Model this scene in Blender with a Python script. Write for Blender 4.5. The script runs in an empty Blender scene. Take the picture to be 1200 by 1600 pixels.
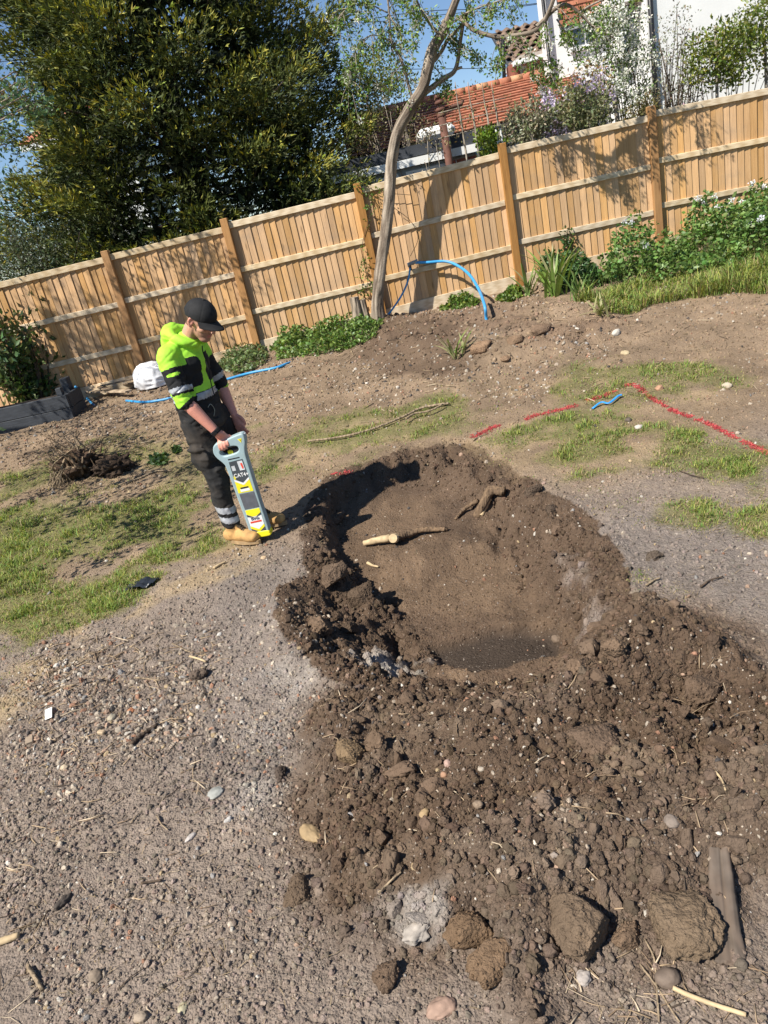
import bpy, bmesh, math, random
import numpy as np
from mathutils import Vector, Matrix, Euler

# ------------------------------------------------------------------ camera, sky, sun, exposure
CZ = 2.0                      # camera height above the soil beside the worker
PITCH, ROLL, FPX = 22.0, -12.8, 1150.0
scene = bpy.context.scene
COL = scene.collection
cam_d = bpy.data.cameras.new('camera')
cam = bpy.data.objects.new('camera', cam_d); COL.objects.link(cam)
cam_d.sensor_fit = 'HORIZONTAL'; cam_d.sensor_width = 36.0
cam_d.lens = 36.0 * FPX / 1200.0
cam_d.clip_start = 0.05; cam_d.clip_end = 3000
RM = Matrix.Rotation(math.radians(90 - PITCH), 3, 'X') @ Matrix.Rotation(math.radians(ROLL), 3, 'Z')
cam.matrix_world = Matrix.Translation((0, 0, CZ)) @ RM.to_4x4()
scene.camera = cam

SUN_EL = math.radians(49.0)
SH_AZ = math.radians(36.0)    # direction shadows fall: from +X (right) turned towards +Y (fence)
world = bpy.data.worlds.new('World'); scene.world = world; world.use_nodes = True
wn = world.node_tree.nodes; wl = world.node_tree.links
sky = wn.new('ShaderNodeTexSky'); sky.sky_type = 'NISHITA'; sky.sun_disc = False
sky.sun_elevation = SUN_EL
sx, sy = -math.cos(SH_AZ), -math.sin(SH_AZ)         # towards the sun, on the ground
sky.sun_rotation = math.atan2(sx, sy)
sky.altitude = 1200; sky.air_density = 1.0; sky.dust_density = 0.0; sky.ozone_density = 4.0
bg = wn['Background']; wl.new(sky.outputs[0], bg.inputs[0]); bg.inputs[1].default_value = 0.075
sun_d = bpy.data.lights.new('sun', 'SUN'); sun_d.energy = 5.0; sun_d.angle = math.radians(0.53)
sun_d.color = (1.0, 0.945, 0.85)
sun = bpy.data.objects.new('sun', sun_d); COL.objects.link(sun)
ldir = Vector((math.cos(SH_AZ) * math.cos(SUN_EL), math.sin(SH_AZ) * math.cos(SUN_EL), -math.sin(SUN_EL)))
sun.rotation_euler = ldir.to_track_quat('-Z', 'Y').to_euler(); sun.location = (-20, -15, 30)
vs = scene.view_settings
vs.view_transform = 'Standard'; vs.look = 'None'; vs.exposure = 0.74; vs.gamma = 1.0; vs.use_curve_mapping = False

# ------------------------------------------------------------------ helpers
rng = np.random.default_rng(11)
random.seed(5)
RN = np.array(RM)

def ray(px, py):
    d = RN @ np.array([px - 600.0, 800.0 - py, -FPX]); return d / d[1]
def P(px, py, y):                                    # the point of that sight line at distance y
    d = ray(px, py); return Vector((d[0] * y, y, CZ + d[2] * y))
def proj(p):
    p = np.atleast_2d(np.asarray(p, float)) - np.array([0, 0, CZ])
    q = p @ RN
    w = np.maximum(-q[:, 2], 1e-3)
    return np.stack([600 + FPX * q[:, 0] / w, 800 - FPX * q[:, 1] / w], 1)

def _h(ix, iy, iz, s):
    n = (ix * 374761393 + iy * 668265263 + iz * 1440662683 + s * 974634541) & 0xffffffff
    n = ((n ^ (n >> 13)) * 1274126177) & 0xffffffff
    n = ((n ^ (n >> 16)) * 2246822519) & 0xffffffff
    return ((n ^ (n >> 15)) & 0xffffff) / 16777216.0
def vnoise(x, y, s=0):                               # 2-D value noise, -1..1
    x = np.asarray(x, float); y = np.asarray(y, float)
    fx = np.floor(x); fy = np.floor(y); ix = fx.astype(np.int64); iy = fy.astype(np.int64)
    u = x - fx; v = y - fy
    u = u*u*u*(u*(u*6-15)+10); v = v*v*v*(v*(v*6-15)+10)
    a = _h(ix, iy, 0, s); b = _h(ix+1, iy, 0, s); c = _h(ix, iy+1, 0, s); d = _h(ix+1, iy+1, 0, s)
    return ((a*(1-u)+b*u)*(1-v) + (c*(1-u)+d*u)*v) * 2 - 1
def fbm(x, y, s=0, o=4, g=.5):
    t = 0; a = 1.; n = 0
    for i in range(o):
        ca, sa = math.cos(i*.7+.3), math.sin(i*.7+.3)
        t = t + a * vnoise((x*ca - y*sa) * 2**i + 13.7*i, (x*sa + y*ca) * 2**i - 7.1*i, s+i); n += a; a *= g
    return t / n
def vnoise3(p, s=0):
    p = np.asarray(p, float); f = np.floor(p); i = f.astype(np.int64); u = p - f; u = u*u*(3-2*u)
    r = 0
    for dx in (0, 1):
        for dy in (0, 1):
            for dz in (0, 1):
                w = (u[:, 0] if dx else 1-u[:, 0]) * (u[:, 1] if dy else 1-u[:, 1]) * (u[:, 2] if dz else 1-u[:, 2])
                r = r + w * _h(i[:, 0]+dx, i[:, 1]+dy, i[:, 2]+dz, s)
    return r * 2 - 1
def worley(x, y, s=0):                               # distance to nearest jittered cell point, id of it
    ix = np.floor(x).astype(np.int64); iy = np.floor(y).astype(np.int64)
    best = np.full(np.shape(x), 9.); bid = np.zeros(np.shape(x))
    for dx in (-1, 0, 1):
        for dy in (-1, 0, 1):
            cx = ix+dx; cy = iy+dy
            px = cx + _h(cx, cy, 1, s); py = cy + _h(cx, cy, 2, s)
            d = (px-x)**2 + (py-y)**2
            m = d < best; best = np.where(m, d, best); bid = np.where(m, _h(cx, cy, 3, s), bid)
    return np.sqrt(best), bid
def sstep(a, b, x):
    t = np.clip((x - a) / (b - a), 0, 1); return t*t*(3-2*t)
def sdpoly(x, y, poly):                              # signed distance, positive inside
    poly = np.asarray(poly, float); n = len(poly)
    d = np.full(np.shape(x), 1e9); ins = np.zeros(np.shape(x), bool)
    for i in range(n):
        a = poly[i]; b = poly[(i+1) % n]; e = b - a
        wx = x - a[0]; wy = y - a[1]
        t = np.clip((wx*e[0] + wy*e[1]) / (e @ e + 1e-12), 0, 1)
        d = np.minimum(d, (wx - t*e[0])**2 + (wy - t*e[1])**2)
        c = ((a[1] > y) != (b[1] > y)) & (x < (b[0]-a[0]) * (y-a[1]) / ((b[1]-a[1]) + 1e-12) + a[0])
        ins ^= c
    return np.where(ins, 1, -1) * np.sqrt(d)
def sdline(x, y, pts):
    d = np.full(np.shape(x), 1e9)
    for a, b in zip(pts[:-1], pts[1:]):
        a = np.asarray(a[:2], float); e = np.asarray(b[:2], float) - a
        t = np.clip(((x-a[0])*e[0] + (y-a[1])*e[1]) / (e @ e + 1e-12), 0, 1)
        d = np.minimum(d, np.hypot(x-a[0]-t*e[0], y-a[1]-t*e[1]))
    return d

def tag(o, label=None, cat=None, group=None, kind=None):
    if label: o['label'] = label
    if cat: o['category'] = cat
    if group: o['group'] = group
    if kind: o['kind'] = kind
    return o
def empty(name, loc=(0, 0, 0), rz=0.0):
    o = bpy.data.objects.new(name, None); COL.objects.link(o)
    o.location = loc; o.rotation_euler = (0, 0, rz); o.empty_display_size = .1
    return o
def mk(name, V, F, m, parent=None, col=None, smooth=False, local=None):
    """one mesh object; V (n,3), F array (k,3|4) or list of index tuples; world coordinates (local: offset kept)"""
    V = np.asarray(V, np.float32)
    me = bpy.data.meshes.new(name)
    if isinstance(F, np.ndarray):
        k = F.shape[1]; nf = len(F)
        me.vertices.add(len(V)); me.vertices.foreach_set('co', V.ravel())
        me.loops.add(nf*k); me.loops.foreach_set('vertex_index', F.ravel().astype(np.int32))
        me.polygons.add(nf); me.polygons.foreach_set('loop_start', np.arange(0, nf*k, k, dtype=np.int32))
        me.update(calc_edges=True)
    else:
        me.from_pydata(V.tolist(), [], [tuple(int(i) for i in f) for f in F]); me.update()
    if smooth: me.polygons.foreach_set('use_smooth', np.ones(len(me.polygons), bool))
    if col is not None:
        ca = me.color_attributes.new('Col', 'FLOAT_COLOR', 'POINT')
        c4 = np.ones((len(V), 4), np.float32); c4[:, :3] = np.asarray(col, np.float32)
        ca.data.foreach_set('color', c4.ravel())
    if m is not None: me.materials.append(m)
    o = bpy.data.objects.new(name, me); COL.objects.link(o)
    if parent is not None:
        o.parent = parent
        if local is None:
            o.matrix_parent_inverse = parent_inv(parent)
    return o
def parent_inv(p):
    m = Matrix.LocRotScale(p.location, p.rotation_euler, p.scale)
    if p.parent: m = Matrix.LocRotScale(p.parent.location, p.parent.rotation_euler, p.parent.scale) @ p.matrix_parent_inverse @ m
    return m.inverted()

class MB:
    """collects simple shapes into one mesh"""
    def __init__(s): s.v = []; s.f = []; s.c = []
    def add(s, V, F, c=None):
        n = len(s.v); s.v.extend([tuple(p) for p in V]); s.f.extend([tuple(i+n for i in f) for f in F])
        if c is not None: s.c.extend([c]*len(V))
        return s
    def box(s, c, size, rot=None, bev=0.0):
        bm = bmesh.new(); bmesh.ops.create_cube(bm, size=1.0)
        for v in bm.verts: v.co = Vector((v.co.x*size[0], v.co.y*size[1], v.co.z*size[2]))
        if bev: bmesh.ops.bevel(bm, geom=list(bm.edges), offset=bev, segments=1, affect='EDGES')
        R = rot if rot is not None else Matrix.Identity(3)
        if isinstance(R, (int, float)): R = Matrix.Rotation(R, 3, 'Z')
        c = Vector(c); bm.verts.index_update()
        V = [R @ v.co + c for v in bm.verts]; F = [[v.index for v in f.verts] for f in bm.faces]
        bm.free(); return s.add(V, F)
    def tube(s, pts, rad, n=8, cap=True, flat=1.0, up=None, wob=0.0):
        pts = [Vector(p) for p in pts]; k = len(pts)
        if not hasattr(rad, '__len__'): rad = [rad]*k
        V = []; F = []; pn = None
        for i, p in enumerate(pts):
            t = (pts[min(i+1, k-1)] - pts[max(i-1, 0)])
            t = t.normalized() if t.length > 1e-9 else Vector((0, 0, 1))
            if pn is None:
                a = Vector(up) if up is not None else (Vector((0, 0, 1)) if abs(t.z) < .9 else Vector((1, 0, 0)))
                nn = (a - t*a.dot(t)).normalized()
            else:
                nn = (pn - t*pn.dot(t)).normalized()
            pn = nn; b = t.cross(nn)
            for j in range(n):
                a = 2*math.pi*j/n
                r = rad[i] * (1 + wob*random.uniform(-1, 1))
                V.append(p + nn*math.cos(a)*r*flat + b*math.sin(a)*r)
        for i in range(k-1):
            for j in range(n):
                F.append((i*n+j, i*n+(j+1) % n, (i+1)*n+(j+1) % n, (i+1)*n+j))
        if cap: F.append(tuple(range(n-1, -1, -1))); F.append(tuple((k-1)*n+j for j in range(n)))
        return s.add(V, F)
    def build(s, name, m, parent=None, smooth=False):
        col = s.c if len(s.c) == len(s.v) and s.c else None
        return mk(name, s.v, s.f, m, parent, col=col, smooth=smooth)

def spline(pts, n=8):                                # Catmull-Rom through points
    p = [np.asarray(q, float) for q in pts]; p = [2*p[0]-p[1]] + p + [2*p[-1]-p[-2]]
    out = []
    for i in range(1, len(p)-2):
        for k in range(n):
            t = k/n; a, b, c, d = p[i-1], p[i], p[i+1], p[i+2]
            out.append(.5*((2*b)+(-a+c)*t+(2*a-5*b+4*c-d)*t*t+(-a+3*b-3*c+d)*t**3))
    out.append(p[-2]); return np.array(out)

# ------------------------------------------------------------------ materials
def newmat(name):
    m = bpy.data.materials.new(name); m.use_nodes = True
    nt = m.node_tree; b = nt.nodes['Principled BSDF']
    return m, nt.nodes, nt.links, b
def nd(N, t, **kw):
    n = N.new(t)
    for k, v in kw.items():
        if k in n.inputs.keys(): n.inputs[k].default_value = v
        else: setattr(n, k, v)
    return n
def mixc(N, L, f, a, b, mode='MIX'):
    n = N.new('ShaderNodeMix'); n.data_type = 'RGBA'; n.blend_type = mode
    for s, v in ((n.inputs[0], f), (n.inputs[6], a), (n.inputs[7], b)):
        if hasattr(v, 'is_output'): L.new(v, s)
        elif isinstance(v, (int, float)) and s is n.inputs[0]: s.default_value = v
        else: s.default_value = tuple(v) + ((1.,) if len(v) == 3 else ())
    return n.outputs[2]
def ramp(N, L, fac, stops):
    r = N.new('ShaderNodeValToRGB'); e = r.color_ramp.elements
    e[0].position, e[0].color = stops[0][0], tuple(stops[0][1]) + (1,)
    e[1].position, e[1].color = stops[-1][0], tuple(stops[-1][1]) + (1,)
    for p, c in stops[1:-1]:
        x = e.new(p); x.color = tuple(c) + (1,)
    L.new(fac, r.inputs[0]); return r.outputs[0]
def coords(N, L, kind='Object', scale=(1, 1, 1)):
    tc = N.new('ShaderNodeTexCoord'); mp = N.new('ShaderNodeMapping'); mp.inputs['Scale'].default_value = scale
    L.new(tc.outputs[kind], mp.inputs[0]); return mp.outputs[0]
def noise(N, L, vec, sc, det=4, rough=.55):
    n = nd(N, 'ShaderNodeTexNoise', Scale=sc, Detail=det, Roughness=rough); L.new(vec, n.inputs['Vector']); return n.outputs[0]
def math_(N, L, op, a, b=None, c=None):
    n = N.new('ShaderNodeMath'); n.operation = op
    for i, v in enumerate((a, b, c)):
        if v is None: continue
        if hasattr(v, 'is_output'): L.new(v, n.inputs[i])
        else: n.inputs[i].default_value = v
    return n.outputs[0]
def bump(N, L, b, h, strength=.5, dist=.01):
    n = nd(N, 'ShaderNodeBump', Strength=strength, Distance=dist); L.new(h, n.inputs['Height']); L.new(n.outputs[0], b.inputs['Normal'])
def pm(name, col, rough=.6, var=.25, sc=8., bs=.3, bsc=40., bd=.004, scale=(1, 1, 1), spec=.4, metal=0., col2=None, rnd=0., dirt=0.):
    """plain procedural paint/plastic/cloth: colour varied by noise, fine bump, per-object variation"""
    m, N, L, b = newmat(name)
    v = coords(N, L, 'Object', scale)
    n1 = noise(N, L, v, sc, 5)
    c2 = col2 or tuple(c*(1-var) for c in col); c1 = tuple(min(1, c*(1+var*.6)) for c in col)
    c = ramp(N, L, n1, [(.3, c2), (.7, c1)])
    if rnd:
        oi = N.new('ShaderNodeObjectInfo'); f = math_(N, L, 'MULTIPLY_ADD', oi.outputs['Random'], rnd*2, 1-rnd)
        hs = nd(N, 'ShaderNodeHueSaturation'); L.new(c, hs.inputs['Color']); L.new(f, hs.inputs['Value']); c = hs.outputs[0]
    if dirt:
        n3 = noise(N, L, v, sc*.35, 6, .65); c = mixc(N, L, ramp(N, L, n3, [(.45, (0, 0, 0)), (.75, (dirt,)*3)]), c, (.16, .12, .085))
    L.new(c, b.inputs['Base Color']); b.inputs['Roughness'].default_value = rough
    b.inputs['Specular IOR Level'].default_value = spec; b.inputs['Metallic'].default_value = metal
    if bs: bump(N, L, b, noise(N, L, v, bsc, 5), bs, bd)
    return m
def vcolmat(name, rough=.85, var=.25, sc=60., bs=.4, bsc=150., bd=.004, trans=0., spec=.25, attr='Col', inst=False, gamma=1.0):
    m, N, L, b = newmat(name)
    a = N.new('ShaderNodeAttribute'); a.attribute_name = attr
    if inst: a.attribute_type = 'INSTANCER'
    v = coords(N, L, 'Object')
    c = a.outputs['Color']
    if var:
        g = N.new('ShaderNodeNewGeometry')
        n1 = noise(N, L, g.outputs['Position'], sc, 4)
        f = math_(N, L, 'MULTIPLY_ADD', n1, 2*var, 1-var)
        vm = N.new('ShaderNodeVectorMath'); vm.operation = 'SCALE'; L.new(c, vm.inputs[0]); L.new(f, vm.inputs['Scale']); c = vm.outputs[0]
        if bs: bump(N, L, b, noise(N, L, g.outputs['Position'], bsc, 4), bs, bd)
    L.new(c, b.inputs['Base Color']); b.inputs['Roughness'].default_value = rough
    b.inputs['Specular IOR Level'].default_value = spec
    if trans:
        out = N['Material Output']; t = N.new('ShaderNodeBsdfTranslucent'); ms = N.new('ShaderNodeMixShader')
        hs = nd(N, 'ShaderNodeHueSaturation', Hue=.485, Saturation=1.15, Value=1.25); L.new(c, hs.inputs['Color'])
        L.new(hs.outputs[0], t.inputs[0]); ms.inputs[0].default_value = trans
        L.new(b.outputs[0], ms.inputs[1]); L.new(t.outputs[0], ms.inputs[2]); L.new(ms.outputs[0], out.inputs[0])
    return m
def woodmat(name, c1, c2, rough=.75, grain=(14, 14, 1.1), rnd=.22, grey=0., knots=True, dirt=0.):
    m, N, L, b = newmat(name)
    oi = N.new('ShaderNodeObjectInfo')
    tc = N.new('ShaderNodeTexCoord'); add = N.new('ShaderNodeVectorMath'); add.operation = 'MULTIPLY_ADD'
    cx = N.new('ShaderNodeCombineXYZ')
    r7 = math_(N, L, 'MULTIPLY', oi.outputs['Random'], 37.)
    for i in range(3): L.new(r7, cx.inputs[i])
    L.new(tc.outputs['Object'], add.inputs[0]); add.inputs[1].default_value = grain; L.new(cx.outputs[0], add.inputs[2])
    n1 = noise(N, L, add.outputs[0], 2.2, 6, .6)
    w = nd(N, 'ShaderNodeTexWave', Scale=1.6, Distortion=5.0, Detail=3.0); w.inputs['Detail Scale'].default_value = 1.5
    L.new(add.outputs[0], w.inputs['Vector'])
    f = math_(N, L, 'ADD', math_(N, L, 'MULTIPLY', n1, .65), math_(N, L, 'MULTIPLY', w.outputs['Fac'], .35))
    c = ramp(N, L, f, [(.28, c2), (.5, tuple((a+b_)/2 for a, b_ in zip(c1, c2))), (.7, c1)])
    if knots:
        vo = nd(N, 'ShaderNodeTexVoronoi', Scale=.55); mp = N.new('ShaderNodeMapping'); mp.inputs['Scale'].default_value = (1., 1., 3.2)
        L.new(add.outputs[0], mp.inputs[0]); L.new(mp.outputs[0], vo.inputs['Vector'])
        k = ramp(N, L, vo.outputs['Distance'], [(.05, (1, 1, 1)), (.14, (0, 0, 0))])
        c = mixc(N, L, math_(N, L, 'MULTIPLY', k, .6), c, tuple(x*.4 for x in c2))
    hs = nd(N, 'ShaderNodeHueSaturation'); L.new(c, hs.inputs['Color'])
    L.new(math_(N, L, 'MULTIPLY_ADD', oi.outputs['Random'], rnd*2, 1-rnd), hs.inputs['Value'])
    r2 = math_(N, L, 'FRACT', math_(N, L, 'MULTIPLY', oi.outputs['Random'], 17.3))
    L.new(math_(N, L, 'MULTIPLY_ADD', r2, .22, .88), hs.inputs['Saturation'])
    c = hs.outputs[0]
    if dirt:
        g = N.new('ShaderNodeNewGeometry'); nz = noise(N, L, g.outputs['Position'], 2.2, 5, .65)
        c = mixc(N, L, ramp(N, L, nz, [(.5, (0, 0, 0)), (.75, (dirt,)*3)]), c, (.2, .17, .14))
    L.new(c, b.inputs['Base Color']); b.inputs['Roughness'].default_value = rough; b.inputs['Specular IOR Level'].default_value = .25
    bump(N, L, b, f, .35, .003)
    return m
# ------------------------------------------------------------------ ground: heights
FX0, FY0, FSL = 0.0, 11.30, -0.055                   # the fence line y = FY0 + FSL*x
def fy(x): return FY0 + FSL * x
def base_z(x, y):
    t = sstep(4.6, 11.2, y)
    rise = .42 + .034 * np.clip(x, -6, 7)
    z = t * rise
    z = z + .04 * sstep(4.0, 1.5, y)
    z = z + .03 * fbm(x*.5, y*.5, 3, 3)
    return z
def G0(px, py, dz=0.0):                              # sight line meets the smooth ground
    d = ray(px, py); t = np.concatenate([np.linspace(.5, 8, 1500), np.linspace(8.005, 20, 900)])
    z = CZ + d[2]*t; g = base_z(d[0]*t, t) + dz
    k = np.argmax(z <= g); k = k if z[k] <= g[k] else len(t)-1
    return np.array([d[0]*t[k], t[k]])
_w0 = {}
def W0(poly, dz=0.0):
    k = (tuple(poly), dz)
    if k not in _w0: _w0[k] = np.array([G0(a, b, dz) for a, b in poly])
    return _w0[k]

RIM = W0([(526, 750), (570, 728), (640, 708), (712, 698), (752, 728), (808, 758), (872, 802), (930, 872), (958, 950),
          (915, 1012), (862, 1062), (760, 1082), (690, 1072), (612, 1068), (540, 1040), (478, 985), (470, 940), (512, 905), (500, 850), (500, 795)])
FLOOR = W0([(532, 815), (566, 797), (640, 786), (700, 790), (740, 818), (772, 880), (828, 960), (872, 1000), (862, 1036), (745, 1058),
            (690, 1044), (662, 1005), (640, 965), (585, 910), (540, 880)], -.27)
FALL = W0([(505, 880), (548, 868), (600, 905), (650, 950), (668, 1000), (600, 1020), (540, 1000), (490, 960)], -.12)
PIT = W0([(672, 1008), (770, 985), (868, 990), (872, 1030), (745, 1052), (690, 1040)], -.36)
HEAP = W0([(520, 1085), (600, 1078), (720, 1090), (860, 1072), (925, 1000), (950, 950), (990, 925), (1080, 950), (1190, 1020), (1330, 1080), (1400, 1400),
           (1180, 1420), (1160, 1520), (1000, 1490), (880, 1520), (842, 1620), (800, 1560), (752, 1476), (620, 1486), (540, 1478), (470, 1425), (452, 1290), (470, 1190), (490, 1120)])
BANK = W0([(540, 520), (620, 492), (720, 488), (830, 470), (960, 478), (1000, 520), (880, 560), (760, 585), (640, 560), (560, 545)])

_fc = {}
def feats(x, y):
    if len(x) > 100000 and _fc.get('k') == (len(x), float(x[7]), float(y[-3])): return dict(_fc['f'])
    f = {}
    wob = .05 * fbm(x*3.1, y*3.1, 21, 4) + .025 * fbm(x*11, y*11, 25, 3)
    so = sdpoly(x, y, RIM) + wob*.8
    si = sdpoly(x, y, FLOOR) + wob*.5
    t = np.where(so <= 0, 0, np.where(si >= 0, 1, so / (so - si + 1e-6)))
    f['trench'] = t; f['rimd'] = so; f['floord'] = si
    f['pit'] = sstep(-.03, .05, sdpoly(x, y, PIT) + wob*.6)
    f['fall'] = sstep(-.06, .10, sdpoly(x, y, FALL) + wob*1.4)
    f['heapd'] = sdpoly(x, y, HEAP) + wob*1.6
    f['heap'] = sstep(-.04, .26, f['heapd'])
    f['bank'] = sstep(-.2, .5, sdpoly(x, y, BANK) + wob*2)
    if len(x) > 100000: _fc.update(k=(len(x), float(x[7]), float(y[-3])), f=dict(f))
    return f
# single lumps dug out of / thrown onto the heap: px, py, radius m, height m
LUMPS = []
def billow(x, y, s, o=4, g=.5):
    t = 0; a = 1.; n = 0
    for i in range(o):
        ca, sa = math.cos(i*1.1+.5), math.sin(i*1.1+.5)
        t = t + a * (1 - 2*np.abs(vnoise((x*ca - y*sa) * 2.03**i + 5.3*i, (x*sa + y*ca) * 2.03**i + 2.7*i, s+i))); n += a; a *= g
    return -t / n                                     # rounded lumps with sharp creases between
def ground_full(x, y, detail=True):
    f = feats(x, y)
    z = base_z(x, y)
    t = f['trench']
    prof = sstep(.05, .95, t) * .7 + t * .3
    D = np.interp(y + .12*fbm(x*2.5, y*2.5, 32, 3), [2.6, 3.4, 4.35, 4.5, 5.2, 6.0], [.34, .33, .30, .235, .20, .16]) + .05 * fbm(x*2, y*2, 31, 2)
    z = z - D * prof - .07 * f['pit']
    # low ridge of crumbs thrown up along the trench rim
    ridge = np.exp(-((f['rimd'] + .10) / .10)**2) * (.05 + .05 * fbm(x*2.3, y*2.3, 41, 3))
    left = sstep(.1, -.3, x)
    z = z + np.maximum(ridge, 0) * np.where(y < 4.9, 1, .15) * (.25 + 1.1*left)
    # heap
    hn = .5 + .55 * fbm(x*2.2, y*2.2, 51, 3)
    z = z + f['heap'] * (.05 + .17 * hn)
    z = z + f['bank'] * (.05 + .12 * (.5 + .6 * fbm(x*1.8, y*1.8, 61, 3)))
    z = z + f['fall']*(.02 + .07*fbm(x*4.5, y*4.5, 66, 3))
    if detail:
        rough = np.clip(1.1*f['fall'] + f['heap'] * 1.0 + np.exp(-(f['rimd']/.16)**2) * .9 + .75 * f['bank'] + .95*sstep(0, .12, t)*sstep(1., .7, t), 0, 1.15)
        smooth_floor = sstep(.75, 1, t)
        rough = rough * (1 - .55 * smooth_floor) * (1 - .75 * f['pit'])
        near = sstep(9, 3, y)
        b1 = billow(x*2.9, y*2.9, 71, 6, .66)
        calm = sstep(-.25, .35, fbm(x*1.7, y*1.7, 77, 2))
        z = z + rough * b1 * .115 * (.25 + .95*calm)
        w, wid = worley(x*14 + .6*fbm(x*9, y*9, 81, 2), y*14 + .6*fbm(x*9+7, y*9, 82, 2), 5)
        z = z + rough * near * np.maximum(0, .5 - w) * .055 * (wid > .35)
        w2, wid2 = worley(x*32, y*32, 6)
        z = z + near * (.25 + .75*rough) * np.maximum(0, .48 - w2) * .020 * (wid2 > .45) * (1 - .8*f['pit'])
        z = z + sstep(5, 7, y) * .022 * billow(x*3.2, y*3.2, 97, 5, .6) * (1-f['bank'])
        lft = sstep(.25, -.2, f['heapd'] + .3)*sstep(5.4, 4.2, y); z = z + lft*.013*billow(x*6.5, y*6.5, 98, 5, .62)*sstep(-.3, .4, fbm(x*1.6, y*1.6, 99, 3))
        z = z + (.012 * fbm(x*7, y*7, 91, 4, .6) + .012 * near * billow(x*19, y*19, 95, 3, .6)) * (.55 + .6*rough) * (1 - .7 * f['pit'])
    return z
def gz(x, y): return float(ground_full(np.array([float(x)]), np.array([float(y)]))[0])
def gzs(x, y): return float(ground_full(np.array([float(x)]), np.array([float(y)]), False)[0])
def G(px, py, lift=0.0):                             # sight line meets the finished ground
    d = ray(px, py); t = np.concatenate([np.linspace(.6, 6, 1400), np.linspace(6.005, 16, 1200)])
    z = CZ + d[2]*t; g = ground_full(d[0]*t, t)
    k = np.argmax(z <= g)
    return Vector((d[0]*t[k], t[k], g[k] + lift))

# ------------------------------------------------------------------ ground: what grows and lies where (soil kinds, grass)
def poly_mask(x, y, px, soft, amp=.25, s=0, sc=2.0, dz=0.):
    return sstep(-soft, soft, sdpoly(x, y, W0(px, dz)) + amp * fbm(x*sc, y*sc, s, 4, .6))
LAWN_L = [(-250, 790), (0, 735), (80, 722), (190, 762), (300, 740), (345, 790), (335, 845), (235, 885), (175, 945), (110, 990), (55, 1040), (0, 1095), (-250, 1250)]
LAWN_R = [(705, 700), (760, 665), (850, 640), (960, 648), (1060, 668), (1210, 690), (1400, 720), (1400, 800), (1200, 780), (1090, 752), (1000, 742), (890, 752), (800, 745), (735, 722)]
LAWN_M = [(395, 665), (500, 650), (620, 640), (700, 615), (830, 600), (960, 565), (1110, 555), (1150, 585), (1000, 640), (800, 655), (700, 690), (600, 700), (540, 730), (440, 745), (400, 720)]
LAWN_S = [(100, 700), (230, 672), (300, 680), (330, 760), (200, 790), (120, 760)]
TUFTS = [(955, 780, .22, .9), (1085, 800, .30, .7), (1195, 815, .25, .8), (945, 945, .12, .55), (1045, 935, .13, .7), (1110, 565, .2, .7), (500, 660, .35, .5), (250, 672, .3, .6), (1000, 905, .1, .4), (950, 770, .12, .7)]
def grass_density(x, y):
    g = .92 * poly_mask(x, y, LAWN_L, .25, .5, 101, 1.6)
    g = np.maximum(g, .85 * poly_mask(x, y, LAWN_R, .25, .45, 102, 1.9))
    g = np.maximum(g, .74 * poly_mask(x, y, LAWN_M, .35, .7, 103, 1.7))
    g = np.maximum(g, .6 * poly_mask(x, y, LAWN_S, .3, .6, 104, 1.6))
    for a, b, r, d in TUFTS:
        c = G0(a, b); g = np.maximum(g, d * np.exp(-(((x-c[0])**2 + (y-c[1])**2) / r**2)**1.5))
    patch = sstep(-.5, .22, fbm(x*1.35, y*1.35, 105, 5, .6))
    g = g * (.22 + .78*patch)
    f = feats(x, y)
    g = g * sstep(.02, -.10, f['rimd']) * sstep(.0, -.15, f['heapd'])
    return np.clip(g, 0, 1)
C_BROWN = np.array([.106, .072, .049]); C_DARK = np.array([.050, .038, .030]); C_GREY = np.array([.215, .180, .155]); C_ASH = np.array([.35, .315, .28])
C_TAN = np.array([.270, .195, .130]); C_STRAW = np.array([.36, .265, .145]); C_LEFT = np.array([.238, .190, .154]); C_TURF = np.array([.165, .150, .066])
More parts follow.
